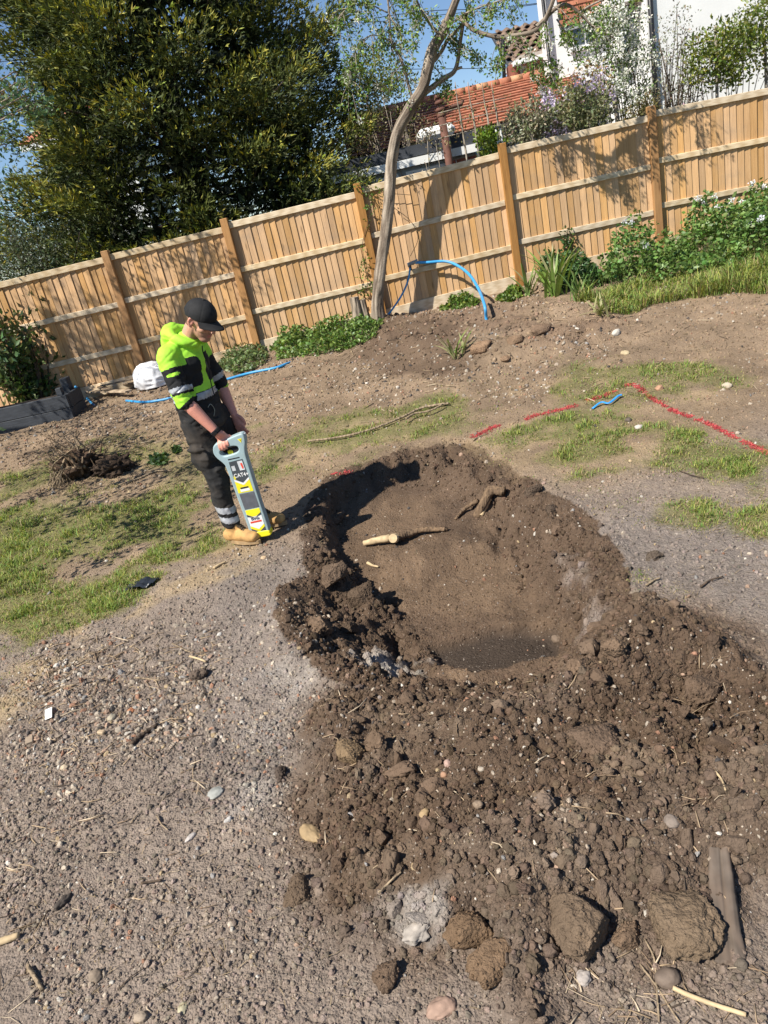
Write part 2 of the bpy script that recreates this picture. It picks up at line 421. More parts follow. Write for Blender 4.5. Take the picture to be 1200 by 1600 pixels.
def soil_color(x, y, gd):
    def mixm(c, m, k): return c*(1-m[:, None]) + np.asarray(k)[None]*m[:, None]
    f = feats(x, y)
    n = fbm(x*1.2, y*1.2, 111, 4); n2 = fbm(x*5, y*5, 112, 4)
    c = np.tile(C_TAN*.92, (len(x), 1))*(1 + .30*np.clip(fbm(x*2.2, y*2.2, 140, 4), -.7, .6))[:, None]
    c = mixm(c, sstep(5.6, 4.2, y + .5*n), C_LEFT)
    c = mixm(c, .8*poly_mask(x, y, [(330, 900), (420, 860), (500, 850), (490, 960), (470, 1080), (500, 1120), (470, 1180), (420, 1260), (330, 1180), (300, 1000)], .25, .25, 113), C_GREY)
    c = mixm(c, .9*poly_mask(x, y, [(900, 830), (980, 790), (1250, 800), (1400, 1000), (1200, 1030), (1080, 950), (960, 890)], .2, .2, 114), C_GREY*.95)
    c = mixm(c, .5*poly_mask(x, y, [(440, 1040), (500, 1000), (520, 1060), (480, 1200), (430, 1260), (390, 1260), (420, 1150)], .1, .25, 115, 5)*sstep(-.2, .4, n2), C_ASH*.9)
    c = mixm(c, sstep(-.02, .06, np.exp(-(f['rimd']/.22)**2)*sstep(-.35, .02, f['rimd']) - .4 + .25*n2), C_BROWN)
    c = mixm(c, sstep(0, .35, f['trench']), C_BROWN*1.06)
    c = mixm(c, .85*f['fall'], C_BROWN*.88)
    c = mixm(c, (1-f['fall'])*sstep(.6, 1, f['trench'])*sstep(-.35, .25, n + .5*n2)*.8, np.array([.165, .112, .072]))
    c = mixm(c, .5*sstep(.3, .8, f['trench'])*sstep(.1, .4, fbm(x*6, y*2.2, 134, 3)), C_BROWN*.72)
    c = mixm(c, .9*f['pit'], C_DARK)
    c = mixm(c, sstep(-.14, .12, f['heapd'] + .14*n2 + .03*n), C_BROWN)
    c = mixm(c, .55*sstep(.0, .5, f['heapd'])*sstep(.0, .5, n), C_BROWN*.72)
    c = mixm(c, .6*sstep(.05, .3, f['heapd'])*sstep(.10, .5, n2), np.array([.155, .115, .082]))
    c = mixm(c, .30*sstep(-.1, .1, f['heapd'])*sstep(.1, .45, fbm(x*2.1+9, y*2.1, 133, 4)), np.array([.165, .128, .10]))
    c = mixm(c, .5*poly_mask(x, y, [(60, 1010), (180, 985), (330, 1000), (340, 1070), (270, 1180), (120, 1200), (20, 1130)], .15, .4, 127, 3)*sstep(-.2, .3, n2), np.array([.13, .10, .08]))
    # smeared pale subsoil on the right side of the cut and ash in the near corner
    c = mixm(c, .62*poly_mask(x, y, [(868, 842), (905, 860), (930, 905), (940, 955), (925, 950), (890, 890)], .05, .10, 116, 6)*sstep(-.35, .35, fbm(x*3 + y*9, y*3 - x*9, 126, 3)), np.array([.27, .225, .195]))
    c = mixm(c, .85*poly_mask(x, y, [(600, 1010), (655, 1005), (690, 1050), (700, 1085), (620, 1090), (560, 1060), (540, 1030)], .06, .16, 117, 8, -.2)*sstep(-.25, .25, n2), C_ASH*1.05)
    c = mixm(c, .7*poly_mask(x, y, [(640, 1420), (690, 1430), (680, 1490), (590, 1500), (580, 1450)], .06, .15, 118, 8)*sstep(-.3, .2, n2), C_ASH*.85)
    b = f['bank']; c = mixm(c, .75*b*sstep(-.4, .3, n), np.array([.185, .125, .085]))
    c = mixm(c, .8*poly_mask(x, y, [(560, 520), (640, 500), (720, 520), (740, 580), (600, 590), (560, 560)], .2, .2, 119), C_BROWN*1.05)
    # dead thatch round the lawn, turf under the grass
    st = .8*poly_mask(x, y, [(-200, 1180), (0, 1060), (100, 960), (200, 880), (330, 830), (440, 830), (400, 900), (250, 930), (130, 1010), (30, 1110), (-200, 1300)], .15, .3, 120)
    st = np.maximum(st, .5*poly_mask(x, y, LAWN_M, .4, .5, 121)); st = np.maximum(st, .45*poly_mask(x, y, LAWN_R, .5, .4, 122)); st = np.maximum(st, .5*poly_mask(x, y, LAWN_S, .5, .4, 123))
    st = st * sstep(.0, -.08, f['rimd']) * sstep(0, -.1, f['heapd'])
    c = mixm(c, st*.75*sstep(-.3, .5, n2*1.3 + n), C_STRAW)
    c = mixm(c, sstep(.25, .8, gd), C_TURF)
    far = sstep(11.6, 12.4, y - FSL*x); c = mixm(c, far, np.array([.07, .09, .03]))
    c = mixm(c, sstep(.45, .9, fbm(x*.9+4, y*.9, 130, 3))*.3*(1-sstep(-.05, .1, f['heapd'])), np.array([.13, .10, .085]))
    return c * (1 + .22*n2[:, None]*.8 + .12*fbm(x*22, y*22, 131, 3)[:, None])

GRID = {}; FKEYS = ('fall', 'trench', 'rimd', 'floord', 'pit', 'heapd', 'heap', 'bank')
def build_ground():
    ny, nx = 720, 640
    ph = np.linspace(math.radians(67), math.radians(9.3), ny)
    ys = 2.0 / np.tan(ph)
    ys = np.concatenate([[-60, -20, -6, -2, 0, .35, .6], ys, [13.5, 15, 18, 24, 40, 80, 200, 900]])
    s = np.linspace(-1, 1, nx); s = np.concatenate([[-400, -40, -10, -4, -2, -1.4, -1.15], s, [1.15, 1.4, 2, 4, 10, 40, 400]])
    w = .72*np.maximum(ys, 0) + .55
    X = s[None, :] * w[:, None]; X = X + .06*np.minimum(np.maximum(ys, 0), 12)[:, None]*(np.abs(s) <= 1)[None, :]*0
    Y = np.repeat(ys[:, None], len(s), 1)
    x = X.ravel(); y = Y.ravel()
    far = (np.abs(x) > 14) | (y > 15) | (y < -1)
    z = np.zeros(len(x)); k = ~far
    z[k] = ground_full(x[k], y[k]); z[far] = base_z(np.clip(x[far], -14, 14), np.clip(y[far], -1, 15))
    gd = np.zeros(len(x)); gd[k] = grass_density(x[k], y[k])
    c = np.tile(np.array([.06, .085, .03]), (len(x), 1)); c[k] = soil_color(x[k], y[k], gd[k])
    R, Cn = len(ys), len(s)
    i = np.arange(R-1)[:, None]*Cn + np.arange(Cn-1)[None, :]
    F = np.stack([i, i+1, i+1+Cn, i+Cn], -1).reshape(-1, 4)
    m, N, L, b = newmat('soil')
    a = N.new('ShaderNodeAttribute'); a.attribute_name = 'Col'
    g = N.new('ShaderNodeNewGeometry'); v = g.outputs['Position']
    n1 = noise(N, L, v, 70, 6, .7); n2 = noise(N, L, v, 9, 5, .6)
    vo = nd(N, 'ShaderNodeTexVoronoi', Scale=130.0); L.new(v, vo.inputs['Vector'])
    vo2 = nd(N, 'ShaderNodeTexVoronoi', Scale=55.0); L.new(v, vo2.inputs['Vector'])
    f = math_(N, L, 'ADD', math_(N, L, 'MULTIPLY_ADD', n1, .9, .55), math_(N, L, 'MULTIPLY', n2, .25))
    f = math_(N, L, 'SUBTRACT', f, .12)
    vm = N.new('ShaderNodeVectorMath'); vm.operation = 'SCALE'; L.new(a.outputs['Color'], vm.inputs[0]); L.new(f, vm.inputs['Scale'])
    sep = N.new('ShaderNodeSeparateColor'); L.new(vo.outputs['Color'], sep.inputs[0])
    k1 = math_(N, L, 'MULTIPLY', math_(N, L, 'GREATER_THAN', sep.outputs[0], .94), math_(N, L, 'LESS_THAN', vo.outputs['Distance'], .33))
    c1 = mixc(N, L, math_(N, L, 'MULTIPLY', k1, .75), vm.outputs[0], (.36, .31, .26))
    k2 = math_(N, L, 'MULTIPLY', math_(N, L, 'LESS_THAN', sep.outputs[1], .06), math_(N, L, 'LESS_THAN', vo.outputs['Distance'], .4))
    c1 = mixc(N, L, math_(N, L, 'MULTIPLY', k2, .7), c1, (.04, .032, .028))
    L.new(c1, b.inputs['Base Color']); b.inputs['Roughness'].default_value = .95; b.inputs['Specular IOR Level'].default_value = .12
    h = math_(N, L, 'ADD', math_(N, L, 'MULTIPLY', n1, 1.), math_(N, L, 'MULTIPLY', vo2.outputs['Distance'], -.55))
    h = math_(N, L, 'ADD', h, math_(N, L, 'MULTIPLY', vo.outputs['Distance'], -.5))
    bump(N, L, b, h, .9, .012)
    GRID.update(ys=ys, s=s, z=z.reshape(R, Cn), gd=gd.reshape(R, Cn), **{'c%d' % q: c[:, q].reshape(R, Cn) for q in range(3)})
    ff = feats(x[k], y[k])
    for q in FKEYS:
        a_ = np.full(len(x), -5.) if q in ('rimd', 'heapd', 'floord') else np.zeros(len(x)); a_[k] = ff[q]; GRID[q] = a_.reshape(R, Cn)
    o = mk('ground', np.stack([x, y, z], 1), F, m, col=c, smooth=True)
    return tag(o, 'bare dug garden soil with trench and spoil heap', kind='structure')
ground = build_ground()
def look(key, x, y):
    """bilinear reading of the finished ground sheet: 'z', 'gd', 'c0'..'c2' or a feature"""
    ys, s, A = GRID['ys'], GRID['s'], GRID[key]
    x = np.asarray(x, float); y = np.asarray(y, float)
    j = np.clip(np.searchsorted(ys, y) - 1, 0, len(ys)-2); v = np.clip((y - ys[j])/(ys[j+1]-ys[j]), 0, 1)
    q = x/(.72*np.maximum(y, 0) + .55)
    i = np.clip(np.searchsorted(s, q) - 1, 0, len(s)-2); u = np.clip((q - s[i])/(s[i+1]-s[i]), 0, 1)
    return (A[j, i]*(1-u) + A[j, i+1]*u)*(1-v) + (A[j+1, i]*(1-u) + A[j+1, i+1]*u)*v
def ground_full(x, y, detail=True): return look('z', x, y)
def feats(x, y): return {k: look(k, x, y) for k in FKEYS}
def grass_density(x, y): return look('gd', x, y)
def soil_color(x, y, gd=None): return np.stack([look('c%d' % k, x, y) for k in range(3)], 1)
# ------------------------------------------------------------------ fence
M_BOARD = woodmat('fence_board', (.60, .375, .185), (.41, .235, .105), rnd=.19, dirt=.42)
M_POST = woodmat('fence_post', (.45, .235, .080), (.27, .125, .038), rnd=.12)
M_RAIL = woodmat('fence_rail', (.64, .52, .36), (.48, .36, .22), rnd=.12, grain=(1.1, 14, 14))
POSTPX = [((-170, 478), None), ((165, 395), 0), ((350, 345), 0), ((558, 290), 0), ((783, 228), 0), ((1016, 170), 0), ((1250, 118), None)]
def onfence(px, py, off=0.):
    d = ray(px, py); t = FY0 / (1 - FSL*d[0]); t += off; return Vector((d[0]*t, t, CZ + d[2]*t))
fence_posts = [onfence(*p[0]) for p in POSTPX]
FANG = math.atan(FSL)
FENCE = empty('fence', (fence_posts[3].x, fy(fence_posts[3].x), base_z(fence_posts[3].x, 11.3)))
tag(FENCE, 'long closeboard timber fence with posts and three rails behind the garden', 'fence')
def build_fence():
    nrm = Vector((math.sin(FANG), -math.cos(FANG), 0))      # towards the garden
    along = Vector((math.cos(FANG), math.sin(FANG), 0))
    rot = Matrix.Rotation(FANG, 3, 'Z')
    board_me = {}
    for i, p in enumerate(fence_posts):
        zb = float(base_z(np.array([p.x]), np.array([fy(p.x)]))[0])
        top = p.z + .03
        mb = MB(); h = top - zb + .25
        mb.box((0, 0, 0), (.105, .105, h), bev=.006)
        o = mb.build('post', M_POST, None); o.location = Vector((p.x, fy(p.x), top - h/2)) + nrm*.03
        o.rotation_euler = (random.uniform(-.008, .008), random.uniform(-.008, .008), FANG); setp(o, FENCE)
    for i in range(len(fence_posts)-1):
        a, b = fence_posts[i], fence_posts[i+1]
        L = (Vector((b.x, fy(b.x), 0)) - Vector((a.x, fy(a.x), 0))).length
        za, zb_ = a.z - .035, b.z - .075
        if i in (0,): za, zb_ = a.z-.03, b.z-.05
        ga = float(base_z(np.array([a.x]), np.array([fy(a.x)]))[0]); gb = float(base_z(np.array([b.x]), np.array([fy(b.x)]))[0])
        sl = math.atan2(zb_-za, L)
        def at(s, z, off): return Vector((a.x, fy(a.x), 0)) + along*s + nrm*off + Vector((0, 0, z))
        def topz(s): return za + (zb_-za)*s/L
        H = ((za-ga)+(zb_-gb))/2
        # boards
        n = int(round((L-.10)/.093)); wd = (L-.10)/n
        for k in range(n):
            s = .05 + wd*(k+.5); zt = topz(s) - .012 + random.uniform(-.004, .004); zb0 = min(ga, gb) + .02 + (gb-ga)*s/L*0 + .12
            h = zt - zb0
            # feather-edged board: thick edge overlaps the thin edge of its neighbour
            w2 = wd/2 + .009; tj = random.uniform(0, .003)
            V = [(-w2, .000, 0), (w2, -.004-tj, 0), (w2, -.020-tj, 0), (-w2, -.0065, 0)]
            V = [(x, y, z) for z in (0, h) for x, y, _ in V]
            F = [(0, 1, 2, 3), (7, 6, 5, 4), (0, 4, 5, 1), (1, 5, 6, 2), (2, 6, 7, 3), (3, 7, 4, 0)]
            F = [tuple(reversed(f)) for f in F]
            o = mk('board', V, F, M_BOARD); o.location = at(s, zb0, -.012)
            o.rotation_euler = (random.uniform(-.003, .003), random.uniform(-.004, .004), FANG); setp(o, FENCE)
        rl = Matrix.Rotation(FANG, 3, 'Z') @ Matrix.Rotation(-sl, 3, 'Y')
        for fr, hh in ((1.0, .085), (.665, .075), (.335, .075)):
            zc = (ga+gb)/2 + .0 + H*fr - hh/2
            mb = MB(); mb.box((0, 0, 0), (L-.108, .042, hh), bev=.005)
            o = mb.build('rail', M_RAIL); o.location = at(L/2, zc + .004, .012 if fr < 1 else .014)
            o.rotation_euler = rl.to_euler(); setp(o, FENCE)
        sg = math.atan2(gb-ga, L)
        mb = MB(); mb.box((0, 0, 0), (L-.10, .026, .20), bev=.004)
        o = mb.build('gravel_board', M_RAIL); o.location = at(L/2, (ga+gb)/2 + .075, .012)
        o.rotation_euler = (Matrix.Rotation(FANG, 3, 'Z') @ Matrix.Rotation(-sg, 3, 'Y')).to_euler(); setp(o, FENCE)
def setp(o, p):
    o.parent = p; o.matrix_parent_inverse = parent_inv(p)
build_fence()
# ------------------------------------------------------------------ crumbs, stones (stuff)
def fan_points(n, y0=.9, y1=11.2, seed=1):
    r = np.random.default_rng(seed)
    ph = r.uniform(math.atan2(2., y1), math.atan2(2., y0), n); y = 2./np.tan(ph)
    s = r.uniform(-1, 1, n); x = s*(.66*y + .3)
    return x, y, r
def clod_tree(name, shapes, mat, seed, ang=False):
    t = bpy.data.node_groups.new(name, 'GeometryNodeTree')
    t.interface.new_socket('Geometry', in_out='INPUT', socket_type='NodeSocketGeometry')
    t.interface.new_socket('Geometry', in_out='OUTPUT', socket_type='NodeSocketGeometry')
    N, L = t.nodes, t.links
    gi = N.new('NodeGroupInput'); go = N.new('NodeGroupOutput')
    jo = N.new('GeometryNodeJoinGeometry')
    for k in range(shapes):
        ic = N.new('GeometryNodeMeshIcoSphere'); ic.inputs['Radius'].default_value = 1.; ic.inputs['Subdivisions'].default_value = 3
        po = N.new('GeometryNodeInputPosition'); nz = N.new('ShaderNodeTexNoise'); nz.noise_dimensions = '4D'
        nz.inputs['W'].default_value = k*7.3 + seed; nz.inputs['Scale'].default_value = 1.3 + .35*k; nz.inputs['Detail'].default_value = 3.
        L.new(po.outputs[0], nz.inputs['Vector'])
        sb = N.new('ShaderNodeVectorMath'); sb.operation = 'SUBTRACT'; sb.inputs[1].default_value = (.5, .5, .5); L.new(nz.outputs['Color'], sb.inputs[0])
        sc = N.new('ShaderNodeVectorMath'); sc.operation = 'SCALE'; sc.inputs['Scale'].default_value = 1.5; L.new(sb.outputs[0], sc.inputs[0])
        sp = N.new('GeometryNodeSetPosition'); L.new(ic.outputs[0], sp.inputs[0]); L.new(sc.outputs[0], sp.inputs['Offset'])
        if ang:                                       # broken faces: flatten the lump against a few planes
            sc.inputs['Scale'].default_value = 1.0; ic.inputs['Subdivisions'].default_value = 4; rq = random.Random(seed*10 + k)
            for _ in range(7):
                nv = Vector((rq.gauss(0, 1), rq.gauss(0, 1), rq.gauss(0, 1))).normalized(); p2 = N.new('GeometryNodeInputPosition')
                dt = N.new('ShaderNodeVectorMath'); dt.operation = 'DOT_PRODUCT'; L.new(p2.outputs[0], dt.inputs[0]); dt.inputs[1].default_value = nv
                ex = math_(N, L, 'MULTIPLY', math_(N, L, 'MAXIMUM', math_(N, L, 'SUBTRACT', dt.outputs['Value'], rq.uniform(.5, .75)), 0.), -.92)
                vs_ = N.new('ShaderNodeVectorMath'); vs_.operation = 'SCALE'; vs_.inputs[0].default_value = nv; L.new(ex, vs_.inputs['Scale'])
                s2 = N.new('GeometryNodeSetPosition'); L.new(sp.outputs[0], s2.inputs[0]); L.new(vs_.outputs[0], s2.inputs['Offset']); sp = s2
        ss = N.new('GeometryNodeSetShadeSmooth'); L.new(sp.outputs[0], ss.inputs[0]); ss.inputs['Shade Smooth'].default_value = (k % 3 != 2)
        sm = N.new('GeometryNodeSetMaterial'); sm.inputs['Material'].default_value = mat; L.new(ss.outputs[0], sm.inputs[0])
        g2 = N.new('GeometryNodeGeometryToInstance'); L.new(sm.outputs[0], g2.inputs[0]); L.new(g2.outputs[0], jo.inputs[0])
    ip = N.new('GeometryNodeInstanceOnPoints'); L.new(gi.outputs[0], ip.inputs['Points']); L.new(jo.outputs[0], ip.inputs['Instance'])
    ip.inputs['Pick Instance'].default_value = True
    for a, ty, s in (('idx', 'INT', 'Instance Index'), ('rot', 'FLOAT_VECTOR', 'Rotation'), ('scl', 'FLOAT_VECTOR', 'Scale')):
        na = N.new('GeometryNodeInputNamedAttribute'); na.data_type = ty; na.inputs['Name'].default_value = a
        L.new(na.outputs[0], ip.inputs[s])
    L.new(ip.outputs[0], go.inputs[0])
    return t
def scatter(name, pts, scl, col, mat, label, seed, shapes=6, ang=False):
    n = len(pts); r = np.random.default_rng(seed)
    me = bpy.data.meshes.new(name); me.vertices.add(n); me.vertices.foreach_set('co', np.asarray(pts, np.float32).ravel())
    a = me.attributes.new('rot', 'FLOAT_VECTOR', 'POINT'); a.data.foreach_set('vector', r.uniform(0, 6.28, (n, 3)).astype(np.float32).ravel())
    a = me.attributes.new('scl', 'FLOAT_VECTOR', 'POINT'); a.data.foreach_set('vector', np.asarray(scl, np.float32).ravel())
    a = me.attributes.new('idx', 'INT', 'POINT'); a.data.foreach_set('value', r.integers(0, shapes, n).astype(np.int32))
    a = me.attributes.new('Col', 'FLOAT_COLOR', 'POINT'); c4 = np.ones((n, 4), np.float32); c4[:, :3] = col; a.data.foreach_set('color', c4.ravel())
    me.materials.append(mat)
    o = bpy.data.objects.new(name, me); COL.objects.link(o)
    md = o.modifiers.new('scatter', 'NODES'); md.node_group = clod_tree(name, shapes, mat, seed, ang)
    return tag(o, label, kind='stuff')
M_CLOD = vcolmat('soil_crumb', rough=.95, var=.35, sc=70, bs=.8, bsc=160, bd=.006, spec=.1, inst=True)
M_STONE = vcolmat('stone', rough=.8, var=.22, sc=90, bs=.4, bsc=120, bd=.003, spec=.3, inst=True)
def build_crumbs():
    x, y, r = fan_points(300000, seed=3)
    f = feats(x, y); gd = grass_density(x, y)
    clump = sstep(-.25, .45, fbm(x*3.2, y*3.2, 201, 4, .6))
    flat_floor = sstep(.8, 1, f['trench'])
    p = .16 + .32*sstep(5.5, 4.0, y)*(.10 + .88*sstep(-.05, .5, fbm(x*1.9, y*1.9, 202, 5, .65))) + .45*sstep(5.6, 7.2, y)*(.4 + .6*clump)
    p = np.maximum(np.maximum(p, .95*f['fall']*(.3 + .7*clump)), .95*sstep(-.06, .05, f['heapd']) * (.16 + .84*clump**1.4))
    p = np.maximum(p, .95*np.exp(-((f['rimd']+.03)/.17)**2) * (.3 + .7*clump))
    p = np.maximum(p, .75*f['bank']*(.3 + .7*clump))
    p = np.maximum(p, .9*sstep(0, .2, f['trench'])*(1-.75*flat_floor)*(.3+.7*clump))
    p = p*(1-.85*f['pit'])*(1-.9*sstep(.15, .5, gd))
    # crumbs gathered in the foot of the trench wall
    big = np.clip(f['fall'] + sstep(-.05, .08, f['heapd']) + np.exp(-((f['rimd']+.02)/.15)**2) + f['bank'] + .8*sstep(0, .2, f['trench'])*(1-flat_floor), 0, 1)
    keep = r.uniform(0, 1, len(x)) < p*.66
    x, y, big, gd, flat = x[keep], y[keep], big[keep], gd[keep], flat_floor[keep]
    n = len(x); u = r.uniform(0, 1, n)
    rmin = .0014 + .00085*y
    rad = rmin * u**(-1/(2.15 - .25*big)); rad = np.minimum(rad, .011 + .021*big*r.uniform(.1, 1, n)**2.5 - .004*flat + .0022*np.maximum(y-5.5, 0))
    z = ground_full(x, y)
    col = soil_color(x, y, gd*0) * r.uniform(.62, 1.25, (n, 1)) * (1 + .02*r.normal(size=(n, 3)))
    scl = rad[:, None]*r.uniform(.65, 1.15, (n, 3)); scl[:, 2] *= .8
    scatter('soil_crumbs', np.stack([x, y, z + rad*.10], 1), scl, np.clip(col, .01, 1), M_CLOD, 'loose crumbs and small clods of brown soil', 5)
    # pebbles, brick grit, pale chips
    x, y, r = fan_points(85000, seed=8)
    f = feats(x, y); gd = grass_density(x, y)
    p = .20 + .25*sstep(5.5, 3.5, y)*sstep(.5, -.3, x) + .65*sstep(5.9, 7.2, y)
    rub = poly_mask(x, y, [(60, 1010), (180, 985), (330, 1000), (340, 1070), (270, 1180), (120, 1220), (20, 1150)], .15, .4, 127, 3); p = p + .5*rub
    p = np.where(f['heapd'] > 0, .16, p); p = np.where(f['trench'] > .3, .09, p)
    p = p*sstep(-.5, .4, fbm(x*1.6, y*1.6, 205, 4))*(1-.9*sstep(.1, .5, gd))
    keep = r.uniform(0, 1, len(x)) < p*.8; x, y, rub = x[keep], y[keep], rub[keep]; n = len(x)
    rad = (.0017 + .0009*y) * r.uniform(0, 1, n)**(-1/2.5); rad = np.minimum(rad*(1 + .35*rub), .0075 + .0016*y + .006*rub)
    pal = np.array([(.38, .32, .25), (.29, .235, .18), (.31, .21, .15), (.28, .15, .095), (.47, .43, .37), (.06, .052, .048), (.22, .18, .15), (.36, .27, .16), (.25, .235, .22)])
    ci = r.choice(len(pal), n, p=[.22, .22, .10, .08, .07, .09, .12, .05, .05])
    col = pal[ci]*r.uniform(.7, 1.2, (n, 1))
    z = ground_full(x, y)
    scl = rad[:, None]*r.uniform(.55, 1.2, (n, 3)); scl[:, 2] *= .7
    scatter('gravel', np.stack([x, y, z + rad*.05], 1), scl, col, M_STONE, 'small pebbles, brick grit and pale stone chips in the soil', 9)
build_crumbs()
def build_clods():
    x, y, r = fan_points(9000, y0=.95, y1=5.4, seed=51); f = feats(x, y)
    p = sstep(.0, .1, f['heapd'])*(.15 + .85*sstep(-.1, .5, fbm(x*2.4, y*2.4, 231, 3))) + .8*np.exp(-((f['rimd']-.02)/.12)**2) + 1.2*f['fall'] + .35*sstep(.0, .2, f['trench'])*sstep(.9, .6, f['trench'])
    k = r.uniform(0, 1, len(x)) < np.clip(p, 0, 1)*.20; x, y = x[k], y[k]; n = len(x)
    rad = .013*r.uniform(0, 1, n)**(-1/2.6); rad = np.minimum(rad, .050)
    scl = rad[:, None]*np.stack([r.uniform(.8, 1.5, n), r.uniform(.7, 1.1, n), r.uniform(.5, .85, n)], 1)
    col = soil_color(x, y)*r.uniform(.85, 1.3, (n, 1))
    scatter('clods', np.stack([x, y, look('z', x, y) + rad*.12], 1), scl, col, M_CLOD, 'broken angular clods on the spoil heap and trench rim', 61, 7, True)
build_clods()

# ------------------------------------------------------------------ grass (stuff)
M_GRASS = vcolmat('grass_blade', rough=.6, var=.0, bs=0, trans=.35, spec=.3)
def blades(x, y, z, h, w, lean, az, curl, col, tipmul=1.25):
    """three-triangle bent blades"""
    n = len(x)
    d = np.stack([np.cos(az), np.sin(az), np.zeros(n)], 1); sd = np.stack([-np.sin(az), np.cos(az), np.zeros(n)], 1)
    b = np.stack([x, y, z], 1); up = np.array([0, 0, 1.])
    m = b + d*(h*np.sin(lean)*.5)[:, None] + up*(h*np.cos(lean)*.55)[:, None]
    l2 = lean + curl
    t = m + d*(h*np.sin(l2)*.5)[:, None] + up*(h*np.cos(l2)*.45)[:, None]
    hw = (w/2)[:, None]
    V = np.stack([b - sd*hw, b + sd*hw, m - sd*hw*.8, m + sd*hw*.8, t], 1).reshape(-1, 3)
    i = np.arange(n)*5
    F = np.concatenate([np.stack([i, i+1, i+3], 1), np.stack([i, i+3, i+2], 1), np.stack([i+2, i+3, i+4], 1)])
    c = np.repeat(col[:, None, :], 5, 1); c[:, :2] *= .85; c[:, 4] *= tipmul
    return V, F, c.reshape(-1, 3)
def grass_cols(r, n, dry):
    g = np.array([.20, .275, .065])*r.uniform(.6, 1.25, (n, 1))*(1+.12*r.normal(size=(n, 3)))
    yl = np.array([.36, .38, .09])*r.uniform(.7, 1.2, (n, 1))
    k = r.uniform(0, 1, n)[:, None]; g = np.where(k < .22, yl, g)
    s = np.array([.42, .33, .17])*r.uniform(.6, 1.15, (n, 1))
    return np.clip(np.where(r.uniform(0, 1, n)[:, None] < dry[:, None], s, g), .01, .8)
RED_LINES = [[(738, 682), (790, 660), (812, 655)], [(820, 654), (860, 643), (900, 632)], [(915, 627), (945, 617), (975, 604), (992, 603), (1032, 630)],
             [(1036, 633), (1070, 649), (1110, 664), (1150, 685), (1215, 715)], [(521, 744), (546, 737)]]
def build_grass():
    x, y, r = fan_points(1000000, y0=2.2, y1=10.9, seed=21)
    d = grass_density(x, y)
    clump = sstep(-.3, .5, fbm(x*6.5, y*6.5, 211, 3, .6))
    keep = r.uniform(0, 1, len(x)) < d**1.3*(.25 + .75*clump)*.92
    x, y, d, clump = x[keep], y[keep], d[keep], clump[keep]; n = len(x)
    if n > 150000:
        k = r.choice(n, 150000, False); x, y, d, clump = x[k], y[k], d[k], clump[k]; n = len(x)
    dry = np.clip(.82 - .70*d - .15*clump + .25*fbm(x*1.1, y*1.1, 217, 3), .10, .85)
    tall = np.clip(d, .3, 1)*(.55 + .6*clump)
    h = (.030 + .042*r.uniform(0, 1, n)**1.5)*tall*(1+.045*y)
    w = .0022 + .0008*y
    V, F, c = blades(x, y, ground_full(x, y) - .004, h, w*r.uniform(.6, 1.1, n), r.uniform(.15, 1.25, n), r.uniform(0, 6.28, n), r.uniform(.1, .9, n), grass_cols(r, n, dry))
    tag(mk('grass', V, F, M_GRASS, col=c), 'patchy short green lawn grass with dry straw', kind='stuff')
    # red sprayed blades
    labs = ['short red spray paint dash at the far edge of the trench lawn', 'red spray paint dash beside the blue ribbon on the grass',
            'bent red spray paint corner mark at the top right of the lawn', 'long red spray paint line running to the right edge', 'small red paint dab at the left rim of the trench']
    MR = vcolmat('red_paint', rough=.6, var=.0, bs=0, trans=.1)
    for pl, lab in zip(RED_LINES, labs):
        pts = [G0(*q) for q in pl]; P2 = spline([(p[0], p[1], 0) for p in pts], 12)
        seg = np.linalg.norm(np.diff(P2[:, :2], axis=0), axis=1); Lt = seg.sum(); nb = int(1250*Lt)
        i = r.choice(len(seg), nb, p=seg/Lt); t = r.uniform(0, 1, nb)[:, None]
        q = P2[i, :2]*(1-t) + P2[i+1, :2]*t + r.normal(size=(nb, 2))*np.array([.013, .020])
        ok = fbm(q[:, 0]*9, q[:, 1]*9, 215, 3) > -.3; q = q[ok]; nb = len(q)
        zz = ground_full(q[:, 0], q[:, 1])
        lying = r.uniform(0, 1, nb) < .8
        col = np.array([.52, .085, .085])*r.uniform(.6, 1.2, (nb, 1))*np.array([1, 1, 1])
        V, F, c = blades(q[:, 0], q[:, 1], zz - .002 + .004*lying, np.where(lying, .024, .022)*r.uniform(.6, 1.3, nb), .007*r.uniform(.6, 1.3, nb),
                         np.where(lying, 1.45, .6), r.uniform(0, 6.28, nb), np.where(lying, .05, .5), np.clip(col, 0, .85), 1.0)
        tag(mk('spray_paint_mark', V, F, MR, col=c), lab, kind='stuff')
    # straw and fibres lying about
    x, y, r = fan_points(42000, y0=1.1, y1=10.8, seed=33)
    f = feats(x, y); gd = grass_density(x, y)
    st = .10 + .5*sstep(5.2, 6.4, y) + .5*sstep(.05, .3, gd)
    st = st*np.where((f['heapd'] > -.05), .12, 1)*np.where(f['trench'] > .1, .08, 1)*sstep(-.5, .4, fbm(x*1.5, y*1.5, 221, 3))
    k = r.uniform(0, 1, len(x)) < st*.8; x, y = x[k], y[k]; n = len(x)
    col = np.array([.40, .31, .19])*r.uniform(.35, 1.2, (n, 1))
    h = r.uniform(.02, .07, n)*(.6 + .08*y)
    V, F, c = blades(x, y, ground_full(x, y) + .005, h, .0016 + .0006*y*r.uniform(.6, 1.3, n), r.uniform(1.25, 1.6, n), r.uniform(0, 6.28, n), r.normal(size=n)*.12, np.clip(col, 0, 1), 1.)
    tag(mk('straw_litter', V, F, M_GRASS, col=c), 'dry straw, fibres and dead stems strewn on the soil', kind='stuff')
build_grass()

